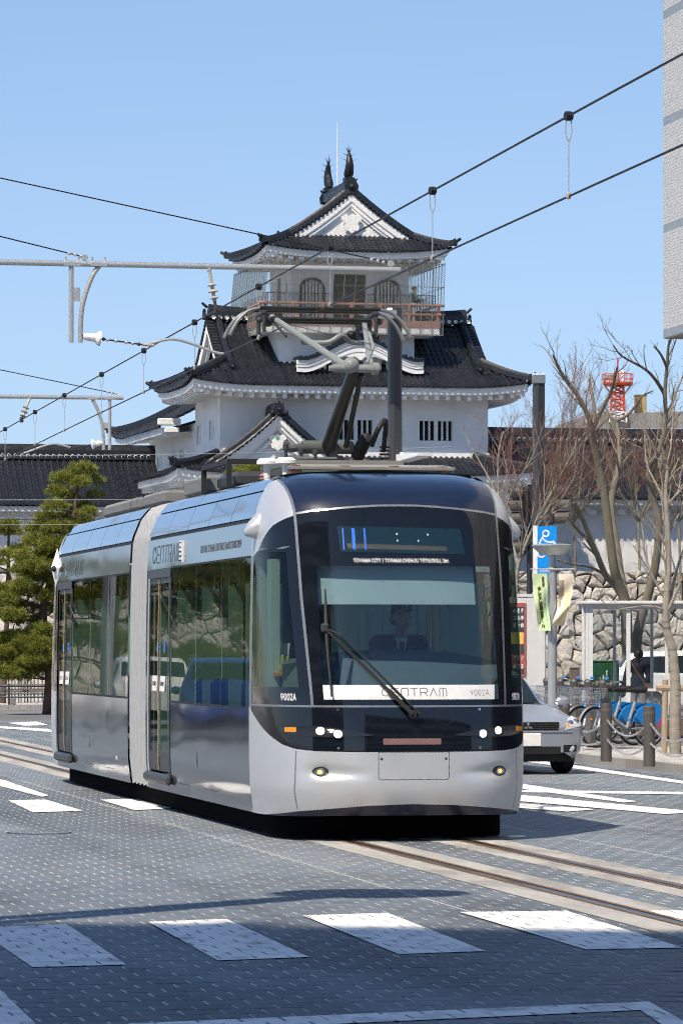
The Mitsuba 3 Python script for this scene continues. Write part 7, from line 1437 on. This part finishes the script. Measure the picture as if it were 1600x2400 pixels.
            put('mirror', MB().sphere((sg * .95, 1.42, .96), .10, 2, (1.15, .6, .78)).bar((sg * .84, 1.45, .90), (sg * .92, 1.43, .93), .05, .03), 'mat_' + paint, t, tf=fr, smooth=40)
        panel('lower_grille', 'black_rubber', [(-.46, .28), (.46, .28), (.46, .38), (-.46, .38)], .006)
        yv = front_pt(0, .48) - .02; put('number_plate', MB().cbox((0, yv, .475), (.36, .012, .175), .004), 'mat_plate_white', t, tf=fr)
        put('bumper_line', MB().bar((-.62, front_pt(0, .57) - .008, .565), (.62, front_pt(0, .57) - .008, .565), .012, .008), 'mat_dark_steel', t, tf=fr)
        put('wiper', MB().bar((-.1, 1.26, .945), (.5, 1.30, .955), .02, .012).bar((-.6, 1.27, .945), (.0, 1.31, .955), .02, .012), 'mat_black_rubber', t, tf=fr)
    else:
        for sg in (-1, 1):
            put('tail_lamp', MB().cbox((sg * .70, L - .10, .86), (.16, .14, .17), .03), 'mat_tail_red', t, tf=fr)
            put('head_lamp', MB().cbox((sg * .68, .20, .70), (.2, .2, .11), .04), 'mat_head_lens', t, tf=fr); put('mirror', MB().sphere((sg * .95, 1.42, 1.02), .10, 1, (1.1, .6, .8)), 'mat_' + paint, t, tf=fr)
    return t
yc = F * H / (1812 - HOR)
car('silver_car', 'silver saloon car half hidden behind the tram nose, with a blank white plate', SEDAN, 'car_silver', Frame(((1236 - 800) / F * 54.0, 53.9, 0), math.radians(15)))
car('navy_car', 'dark blue car standing sideways behind the silver lamp post', SEDAN, 'car_navy', Frame(((1378 - 800) / F * 98, 98, 0), math.radians(90)), face=False)
car('white_van', 'white people carrier standing sideways behind the bus shelter and the waiting woman', VAN, 'car_white', Frame(((1436 - 800) / F * 100 + 4.5, 100.5, 0), math.radians(90)), wheels=(.86, 3.55), glass_front=(1.0, 1.85), glass_rear=(4.1, 4.33), side=(1.35, 4.1), face=False, cat='van')
car('blue_car', 'blue car left of the view, seen only mirrored in the tram side', VAN, 'car_blue', Frame((-14.3, 73.6, 0), math.radians(200)), wheels=(.86, 3.55), glass_front=(1.0, 1.85), glass_rear=(4.1, 4.33), side=(1.35, 4.1), face=False)
car('white_van', 'white van left of the view, seen only mirrored in the rear tram windows', VAN, 'car_white', Frame((-16.2, 84.3, 0), math.radians(195)), wheels=(.86, 3.55), glass_front=(1.0, 1.85), glass_rear=(4.1, 4.33), side=(1.35, 4.1), face=False, cat='van')
# ------------------------------------------------------------------ hire bicycles in a row
mat('bike_grey', (.34, .36, .37), rough=.4, metal=.3); mat('bike_blue', (.015, .22, .62), rough=.35); mat('bike_pink', (.45, .06, .22), rough=.4); mat('reflect_orange', (.80, .24, .02), rough=.3)
def bicycle(name, label, o, ang, group):
    t = thing(name, label, 'bicycle', group); fr = Frame(o, ang); q = lambda nm, mb, m, par=t, **k: put(nm, mb, 'mat_' + m, par, tf=fr, **k); r = .325; xf, xr = .56, -.50   # x forward
    for x in (xf, xr):
        th = np.arange(29) * 2 * np.pi / 28; ring = lambda R_: np.stack([x + R_ * np.cos(th), 0 * th, r + R_ * np.sin(th)], 1)
        w = q('wheel', MB().tube(ring(r - .018), .019, 6, caps=False), 'tyre', smooth=True); q('rim', MB().tube(ring(r - .045), .012, 5, caps=False), 'alloy', w, smooth=True); mb = MB()
        for k in range(18): a = k * 2 * np.pi / 18; b_ = a + (.5 if k % 2 else -.5); mb.tube([(x + .025 * math.cos(b_), .025 * (1 if k % 4 < 2 else -1), r + .025 * math.sin(b_)), (x + (r - .05) * math.cos(a), 0, r + (r - .05) * math.sin(a))], .0022, 3)
        tag(q('spokes', mb, 'alloy', w), kind='stuff'); q('hub', MB().tube([(x, -.05, r), (x, .05, r)], .03, 10), 'alloy', w); q('spoke_reflector', MB().cbox((x + .10, .012, r + .13), (.06, .012, .03), .004, rot_z(0)), 'reflect_orange', w)
        a2 = np.linspace(.35 if x > 0 else .2, 2.6 if x > 0 else 3.2, 14); q('mudguard', MB().grid(np.array([[(x + (r + .022) * math.cos(a), yy, r + (r + .022) * math.sin(a)) for yy in (-.03, .03)] for a in a2])), 'bike_grey' if x > 0 else 'bike_blue', smooth=True)
    q('frame', MB().tube(smooth_curve([(.40, 0, .80), (.28, 0, .52), (.0, 0, .32), (-.05, 0, .29)], 12), .034, 9).tube([(-.05, 0, .29), (-.22, 0, .72)], .026, 8).tube([(-.05, .05, .29), (xr, .06, r)], .014, 6).tube([(-.05, -.05, .29), (xr, -.06, r)], .014, 6).tube([(-.20, .03, .60), (xr, .06, r)], .011, 6).tube([(-.20, -.03, .60), (xr, -.06, r)], .011, 6), 'bike_grey', smooth=40)
    q('fork', MB().tube([(.385, 0, .92), (.42, 0, .72)], .022, 8).tube([(.42, .05, .72), (xf, .055, r)], .016, 7).tube([(.42, -.05, .72), (xf, -.055, r)], .016, 7).tube([(.42, -.06, .72), (.42, .06, .72)], .018, 6), 'white_paint', smooth=40)
    hb = q('handlebar', MB().tube(smooth_curve([(.20, .29, 1.03), (.33, .22, 1.04), (.39, .06, 1.01), (.39, -.06, 1.01), (.33, -.22, 1.04), (.20, -.29, 1.03)], 20), .013, 7).tube([(.385, 0, .90), (.39, 0, 1.01)], .018, 7), 'alloy', smooth=40)
    for sg in (-1, 1): q('grip', MB().tube([(.19, sg * .292, 1.03), (.29, sg * .25, 1.042)], .02, 8), 'black_rubber', hb)
    q('stem_cover', MB().cbox((.41, 0, .93), (.11, .14, .30), .04, np.array([[.97, 0, .24], [0, 1, 0], [-.24, 0, .97]])), 'bollard', hb); q('bell_badge', MB().lathe([(0, .02), (.03, .015), (.034, 0)], (.40, .07, 1.09), (.3, .2, .9), 12), 'bike_blue', hb)
    b0_, b1_, z0, z1 = .46, .80, .70, .94; mb = MB()
    for i in range(9):
        x = b0_ + (b1_ - b0_) * i / 8
        for sg in (-1, 1): mb.tube([(x * .9 + .06, sg * .12, z0), (x, sg * .17, z1)], .0032, 3)
    for i in range(9):
        y_ = -1 + 2 * i / 8
        for x in (b0_, b1_): mb.tube([(x * .9 + .06, y_ * .12, z0), (x, y_ * .17, z1)], .0032, 3)
        mb.tube([(b0_ * .9 + .06, y_ * .12, z0), (b1_ * .9 + .06, y_ * .12, z0)], .003, 3)
    for k in (0, .3, .65, 1.0):
        z = z0 + (z1 - z0) * k; w_ = .12 + .05 * k; xa, xb = (b0_ * .9 + .06) + (b0_ - b0_ * .9 - .06) * k, (b1_ * .9 + .06) + (b1_ - b1_ * .9 - .06) * k; mb.tube([(xa, -w_, z), (xb, -w_, z), (xb, w_, z), (xa, w_, z), (xa, -w_, z)], .0045 if k in (0, 1.0) else .003, 4, caps=False)
    tag(q('basket', mb, 'alloy'), kind='stuff')
    q('saddle', MB().add(*(lambda m: (np.array(m.vertices), m.faces))(blob([((-.08, 0, .90), .026, (-.20, 0, .91), .05), ((-.20, 0, .91), .05, (-.36, .06, .915), .055), ((-.20, 0, .91), .05, (-.36, -.06, .915), .055)], .03, 3))), 'black_rubber', smooth=True); q('seat_post', MB().tube([(-.215, 0, .70), (-.25, 0, .88)], .015, 8), 'chrome')
    g = np.array([(xr + (r + .05) * math.cos(a), r + (r + .05) * math.sin(a)) for a in np.linspace(.25, 2.75, 15)]); inn = np.array([(xr + .13 * math.cos(a), r + .02 + .06 * math.sin(a)) for a in np.linspace(2.75, .25, 15)])
    for sg in (-1, 1): q('wheel_cover', MB().prism(np.vstack([g, inn]), (0, sg * .065, 0), np.array([1., 0, 0]), np.array([0, 0, 1.]), .012), 'bike_blue')
    q('cover_patch', MB().prism([(-.78, .36), (-.62, .33), (-.66, .46), (-.80, .47)], (0, .0725, 0), np.array([1., 0, 0]), np.array([0, 0, 1.]), .012), 'bike_pink')
    for sg in (-1, 1): q('cover_drawing', MB().lathe([(.030, 0), (.030, .003), (.022, .003)], (-.45, sg * .074, .56), (0, sg, 0), 14), 'white_vinyl')
    q('chain_case', MB().cbox((-.25, -.07, .30), (.52, .025, .10), .02), 'bike_grey'); q('crank', MB().tube([(-.05, -.10, .29), (-.05, .10, .29)], .02, 8).tube([(-.05, .10, .29), (.07, .11, .20)], .012, 6).tube([(-.05, -.10, .29), (-.17, -.11, .38)], .012, 6).cbox((.07, .15, .20), (.09, .08, .02), .006).cbox((-.17, -.15, .38), (.09, .08, .02), .006), 'dark_steel')
    q('kickstand', MB().tube([(-.40, .09, .28), (-.46, .2, .0)], .012, 6), 'alloy'); q('fork_reflector', MB().cbox((.47, .075, .50), (.05, .012, .035), .004), 'reflect_orange'); return t
adir = math.atan2(-.56, -.83); kd = np.array([-.165, .986]); base = gnd(1460, 1776, .134); base = np.array([(1462 - 800) / F * 63.4, 63.4, .134])
who = ('nearest grey hire bicycle with a blue wheel cover, front wheel beside the left bollard', 'second hire bicycle of the row, just behind the nearest one', 'third hire bicycle of the row, counted from the nearest', 'fourth hire bicycle of the row, partly behind the silver car', 'farthest hire bicycle of the row, its basket beside the brown post')
for i in range(5):
    p = base + np.array([kd[0], kd[1], 0]) * (1.02 * i); bicycle('bicycle', who[i], p, adir, 'hire bicycles parked in a row')
dk_ = thing('docking_stand', 'low grey docking stands for the hire bicycles', 'bicycle stand')
for i in range(6): p = base + np.array([kd[0], kd[1], 0]) * (1.02 * i - .45) + np.array([-.42, -.30, 0]); put('stand', MB().cbox(p + (0, 0, .40), (.16, .12, .8), .03, rot_z(adir)), 'mat_bench_grey', dk_)
# ------------------------------------------------------------------ woman at the shelter, seen from behind
def woman():
    d = thing('person', 'woman in dark jacket and grey trousers standing with her back turned by the shelter', 'person'); Y = 83; o = np.array([(1494 - 800) / F * Y, Y, .134]); B = lambda x, y, z: o + np.array([x, y, z])
    f = np.array([.25, 1, 0]); hc = B(.015, 0, 1.43); hb, P = head_parts(hc, f, (0, 0, 1), .93); sh = [B(s * .165, .0, 1.24) for s in (-1, 1)]; el = [B(-.24, .02, .98), B(.235, .03, .98)]; wr = [B(-.27, .06, .76), B(.21, .12, .76)]; hp = [B(s * .09, 0, .80) for s in (-1, 1)]; kn = [B(-.085, .03, .44), B(.095, .02, .44)]; an = [B(-.085, .0, .07), B(.10, -.02, .07)]
    torso = [(sh[0], .07, sh[1], .07), (B(0, 0, 1.18), .115, B(0, 0, .98), .105), (B(-.06, 0, .86), .12, B(.06, 0, .86), .12), (B(0, 0, 1.0), .11, B(0, 0, .84), .13)]; arms = [q for i in (0, 1) for q in ((sh[i], .055, el[i], .044), (el[i], .044, wr[i], .03))]
    legs = [q for i in (0, 1) for q in ((hp[i], .09, kn[i], .062), (kn[i], .06, an[i], .042))]; feet = [(an[i], .042, an[i] + (.0, .13, -.035), .034) for i in (0, 1)]
    bones = hb + [(P(-.01, 0, -.08), .05, B(0, 0, 1.25), .055)] + torso + arms + legs + feet + sum([hand_bones(wr[i], (0.05, .1, -1), (.0, 1, 0), .9) for i in (0, 1)], [])
    put('body', blob(bones, .025), 'mat_skin', d, smooth=True); face(P, d)
    put('jacket', blob([(a, ra + .022, b, rb + .022) for a, ra, b, rb in torso + arms] + [(B(-.07, 0, .80), .145, B(.07, 0, .80), .145)], .03), 'mat_navy_cloth', d, smooth=True); put('trousers', blob([(a, ra + .014, b, rb + .02) for a, ra, b, rb in legs], .04), 'mat_grey_cloth', d, smooth=True); put('shoes', blob([(a, ra + .008, b, rb + .008) for a, ra, b, rb in feet], .03), 'mat_black_rubber', d, smooth=True)
    put('hair', blob([(P(-.03, 0, .03), .100, P(-.005, 0, .05), .094), (P(-.07, 0, -.02), .06, P(-.085, 0, -.09), .04), (P(-.085, 0, -.09), .04, P(-.095, .01, -.18), .025)], .025), 'mat_hair', d, smooth=True)
    put('bag_strap', MB().tube(smooth_curve([B(-.15, -.02, 1.30), B(-.10, -.135, 1.20), B(.02, -.155, 1.0), B(.16, -.12, .82)], 12), .014, 6), 'mat_brown_leather', d)
    k = num('shoulder_bag'); put('bag', MB().cbox(B(.20, -.06, .74), (.22, .12, .20), .04), 'mat_brown_leather', k); put('flap', MB().cbox(B(.20, -.125, .79), (.2, .012, .11), .005), 'mat_brown_leather', k); tag(k, "brown shoulder bag at the waiting woman's right hip", 'bag')
    k = num('tote_bag'); put('bag', MB().cbox(B(-.33, .06, .68), (.16, .26, .26), .05), 'mat_navy_cloth', k); put('handle', MB().tube(smooth_curve([B(-.33, -.02, .80), B(-.30, .05, .90), B(-.33, .13, .80)], 9), .012, 6), 'mat_navy_cloth', k); tag(k, "dark bag hanging from the waiting woman's left hand", 'bag')
woman()
def visitor():                                  # on the castle balcony, leaning over the rail
    d = thing('person', 'visitor in a dark top and pale trousers leaning on the castle balcony rail', 'person'); o = CA((px_u(966, -.2), -.35, 14.2)); r, n = CA.R[:, 0], CA.R[:, 1]; B = lambda x, y, z: o + r * x + n * y + np.array([0, 0, z])
    f = r * .75 - n * .5 + np.array([0, 0, -.35]); hc = B(.03, -.10, 1.50); hb, P = head_parts(hc, f, (0, 0, 1)); sh = [B(-.05, .17, 1.32), B(-.02, -.19, 1.32)]; el = [B(.10, .22, 1.08), B(.14, -.25, 1.10)]; wr = [B(.30, .10, 1.05), B(.34, -.14, 1.08)]; hp = [B(-.06, .09, .88), B(-.06, -.09, .88)]; kn = [B(-.03, .1, .48), B(-.02, -.1, .48)]; an = [B(-.07, .1, .08), B(-.05, -.1, .08)]
    torso = [(sh[0], .075, sh[1], .075), (B(-.03, 0, 1.26), .12, B(-.07, 0, .95), .115)]; arms = [q for i in (0, 1) for q in ((sh[i], .06, el[i], .046), (el[i], .046, wr[i], .032))]; legs = [q for i in (0, 1) for q in ((hp[i], .095, kn[i], .065), (kn[i], .063, an[i], .044), (an[i], .042, an[i] + r * .14 + (0, 0, -.04), .034))]
    put('body', blob(hb + [(P(-.01, 0, -.08), .052, B(-.03, 0, 1.34), .06)] + torso + arms + legs + sum([hand_bones(wr[i], r, (0, 0, -1)) for i in (0, 1)], []), .03), 'mat_skin', d, smooth=True); face(P, d)
    put('jumper', blob([(a, ra + .016, b, rb + .016) for a, ra, b, rb in torso + arms], .035), 'mat_teal_cloth', d, smooth=True); put('trousers', blob([(a, ra + .018, b, rb + .018) for a, ra, b, rb in legs], .045), 'mat_pale_cloth', d, smooth=True); put('hair', blob([(P(-.03, 0, .035), .098, P(-.005, 0, .055), .092)], .03), 'mat_hair', d, smooth=True)
visitor()
# ------------------------------------------------------------------ buildings round the square
mat('siding', (.50, .50, .50), rough=.5); mat('siding_band', (.30, .32, .33), rough=.35, metal=.2); mat('office_dark', (.10, .10, .105), rough=.6); mat('office_pale', (.60, .58, .54), rough=.6); mat('office_glass', (.02, .03, .04), rough=.05, spec=.7); mat('soffit', (.30, .28, .25), rough=.7)
mat('mast_orange', (.62, .075, .02), rough=.5); mat('mast_white', (.72, .72, .72), rough=.5); mat('far_roof', (.24, .24, .23), rough=.7); mat('gold_block', (.38, .29, .12), rough=.6)
b = thing('siding_building', 'tall building with pale grey horizontal siding, cut off by the right picture edge', 'building'); lf0, sf = 14.17, 43.04
bands = [(7.90, 8.06), (9.99, 10.15), (12.12, 12.29), (14.25, 14.42), (16.4, 16.57), (18.5, 18.7)]
put('core', MB().span((lf0 + .0085, -10, 7.93), (lf0 + 16, sf - .02, 22)), 'mat_siding', b, tf=TR); put('soffit', MB().span((lf0 + .02, -10, 7.88), (lf0 + 16, sf - .01, 7.925)), 'mat_soffit', b, tf=TR)
for z0, z1 in bands: put('band', MB().span((lf0 + .006, -10, z0), (lf0 + .2, sf - .003, z1)), 'mat_siding_band', b, tf=TR)
for (a, z0), (z1, c) in zip(bands[:-1], bands[1:]):
    n = int(round((z1 - z0) / .064)); h = (z1 - z0) / n
    for i in range(n): z = z0 + i * h; put('siding_board', MB().add(np.array([(lf0 + .007, s, z + .001) for s in (-10, sf)] + [(lf0 + .002 + .0, s, z + .004) for s in (-10, sf)] + [(lf0 + .0035, s, z + h - .002) for s in (-10, sf)] + [(lf0 + .009, s, z + h - .002) for s in (-10, sf)]), [[0, 2, 3, 1], [2, 4, 5, 3], [4, 6, 7, 5]]), 'mat_siding', b, tf=TR)
put('end_wall', MB().span((lf0 + .02, sf - .019, 7.93), (lf0 + 16, sf, 20)), 'mat_siding', b, tf=TR); put('base', MB().span((lf0 + 6, -10, 0), (lf0 + 16, sf - 2, 7.87)), 'mat_office_dark', b, tf=TR)
def office(label, o, ang, L, D, Hh, storey=3.4, pale='office_pale', name='office_building'):
    t = thing(name, label, 'building'); fr = Frame(o, ang); put('core', MB().span((0, -D, 0), (L, -.25, Hh)), 'mat_office_dark', t, tf=fr); n = int(Hh / storey)
    for k in range(n + 1): put('spandrel', MB().span((-.1, -.25, k * storey - .7 if k else 0), (L + .1, 0, k * storey + .6)), 'mat_' + pale, t, tf=fr)
    for k in range(n): put('window', MB().grid(np.array([[fr((x, -.12, z)) for z in (k * storey + .6, (k + 1) * storey - .7)] for x in (0, L)])), 'mat_office_glass', t)
    for k in range(int(L / 3) + 1): put('pier', MB().span((k * 3 - .18, -.20, 0), (k * 3 + .18, .06, Hh)), 'mat_' + pale, t, tf=fr)
    return t
RA = -.20; HO = 36.0; yb = 23.4 - .662 * HO; office('pale office block behind the viewer on the left, its shadow lying over the crossing', (-44, yb + (-7.5 + 44) * .2027, 0), RA, 37.3, 14, HO)
office('lower office block across the square behind the viewer on the right', (8, -18, 0), .05, 46, 14, 15.0, 3.2)
# street lamp out of view whose long arm and head throw the shadow across the paving
t = thing('arm_lamp', 'street lamp with a long double arm, only its shadow showing on the paving', 'street lamp'); HL = 8.0; sh_ = lambda x, y, z=HL: np.array([x - .392 * z, y - .662 * z, z])
def gsh(px, py, z=HL): g = gnd(px, py); return sh_(g[0], g[1], z)
a0, a1, a2 = gsh(-120, 2168), gsh(740, 2103), gsh(1000, 2086)
put('pole', MB().tube([(a0[0] - 1.2, a0[1] - 1.4, 0), (a0[0] - 1.2, a0[1] - 1.4, 8.1)], [.12, .08], 12), 'mat_dark_pole', t)
for d in (-.2, .3): put('arm', MB().tube([(a0[0] - 1.2, a0[1] - 1.4 + d, HL), a0 + (0, d, 0), a1 + (0, d * .3, 0)], .12, 8), 'mat_dark_pole', t)
v = a2 - a1; put('lamp_head', MB().sphere((a1 + a2) / 2, 1.0, 2, (np.linalg.norm(v) / 2 * 1.25, .5, .26)), 'mat_dark_pole', t)
# far away: steel lattice mast with platform on a roof
YM = 300.0
def M_(x, y, dy=0.0): return at(x, y, YM + dy)
fb = thing('far_building', 'far grey-roofed building behind the right gallery, carrying a steel mast', 'building')
put('roof', MB().add(np.array([M_(1300, 998), M_(1386, 970), M_(1700, 962), M_(1700, 1003), M_(1300, 1003)] + [M_(1300, 998, 30), M_(1386, 968, 30), M_(1700, 960, 30), M_(1700, 1003, 30), M_(1300, 1003, 30)]), [[0, 4, 3], [0, 3, 2], [0, 2, 1], [0, 1, 6], [0, 6, 5], [1, 2, 7], [1, 7, 6]]), 'mat_far_roof', fb); p, q = M_(1290, 1400), M_(1720, 1003); put('wall', MB().span((p[0], YM + .5, 0), (q[0], YM + 30, q[2] - .01)), 'mat_office_pale', fb)
p, q = M_(1492, 968), M_(1517, 934); g = thing('roof_block', 'ochre block standing on the far roof, right of the orange mast', 'roof block'); put('case', MB().cbox(((p[0] + q[0]) / 2, YM + 2, (p[2] + q[2]) / 2), (q[0] - p[0], 2, q[2] - p[2] + .6), .05), 'mat_gold_block', g); put('roof_cap', MB().cbox(((p[0] + q[0]) / 2, YM + 2, q[2] + .34), (q[0] - p[0] + .1, 2.1, .08), .02), 'mat_far_roof', g)
m = thing('steel_mast', 'orange and white lattice mast with a round railed platform, far off on a roof', 'mast'); sc_ = YM / F; c0 = M_(1447, 985); X_ = lambda x, y, k=0.0: M_(x, y) + np.array([0, k * sc_, 0])
for y0, y1, w0, w1, mt in ((990, 966, 20, 17, 'white'), (966, 905, 16, 13, 'orange')):
    for sx in (-1, 1):
        for sy in (-1, 1): put('leg', MB().tube([X_(1447 + sx * w0, y0, sy * w0), X_(1447 + sx * w1, y1, sy * w1)], .07, 6), 'mat_mast_' + mt, m)
    n = 2 if mt == 'white' else 4
    for k in range(n):
        ya, yb2 = y0 + (y1 - y0) * k / n, y0 + (y1 - y0) * (k + 1) / n; wa, wb_ = w0 + (w1 - w0) * k / n, w0 + (w1 - w0) * (k + 1) / n
        for sy in (-1, 1): put('brace', MB().tube([X_(1447 - wa, ya, sy * wa), X_(1447 + wb_, yb2, sy * wb_)], .045, 5).tube([X_(1447 + wa, ya, sy * wa), X_(1447 - wb_, yb2, sy * wb_)], .045, 5).tube([X_(1447 - wb_, yb2, sy * wb_), X_(1447 + wb_, yb2, sy * wb_)], .045, 5), 'mat_mast_' + mt, m)
        for sx in (-1, 1): put('brace', MB().tube([X_(1447 + sx * wa, ya, -wa), X_(1447 + sx * wb_, yb2, wb_)], .045, 5), 'mat_mast_' + mt, m)
pt = c0 * (1, 1, 0); zP = M_(1447, 900)[2]; put('platform', MB().lathe([(.0, -.1), (1.0, -.12), (1.10, 0), (1.10, .14), (0, .16)], pt + (0, 0, zP), (0, 0, 1), 20), 'mat_mast_orange', m)
for k in range(12): a = k * .5236; put('rail_post', MB().tube([pt + (1.1 * math.cos(a), 1.1 * math.sin(a), zP), pt + (1.14 * math.cos(a), 1.14 * math.sin(a), zP + .75)], .03, 5), 'mat_mast_orange', m)
th = np.arange(25) * np.pi / 12
for z in (.40, .75): put('platform_rail', MB().tube(np.stack([pt[0] + 1.12 * np.cos(th), pt[1] + 1.12 * np.sin(th), 0 * th + zP + z], 1), .03, 5, caps=False), 'mat_mast_orange', m)
for sx in (-1, 1): put('platform_strut', MB().tube([X_(1447 + sx * 14, 925), X_(1447 + sx * 31, 902)], .05, 5), 'mat_mast_orange', m)
put('top_mast', MB().tube([pt + (0, 0, zP), M_(1447, 840)], .06, 6), 'mat_mast_orange', m); put('aerial', MB().cbox(M_(1459, 872), (.3, .3, .3), .08).cbox(M_(1458, 885), (.25, .25, .5), .05), 'mat_mast_white', m); put('equipment', MB().cbox(M_(1428, 884), (.5, .4, .4), .04).cbox(M_(1442, 884), (.4, .4, .55), .04), 'mat_far_roof', m)
k = put('thin_flagpole', MB().tube([M_(1373, 1000), M_(1373, 835)], [.06, .03], 5), 'mat_mast_white'); tag(k, 'thin white pole far off, left of the orange mast', 'pole')
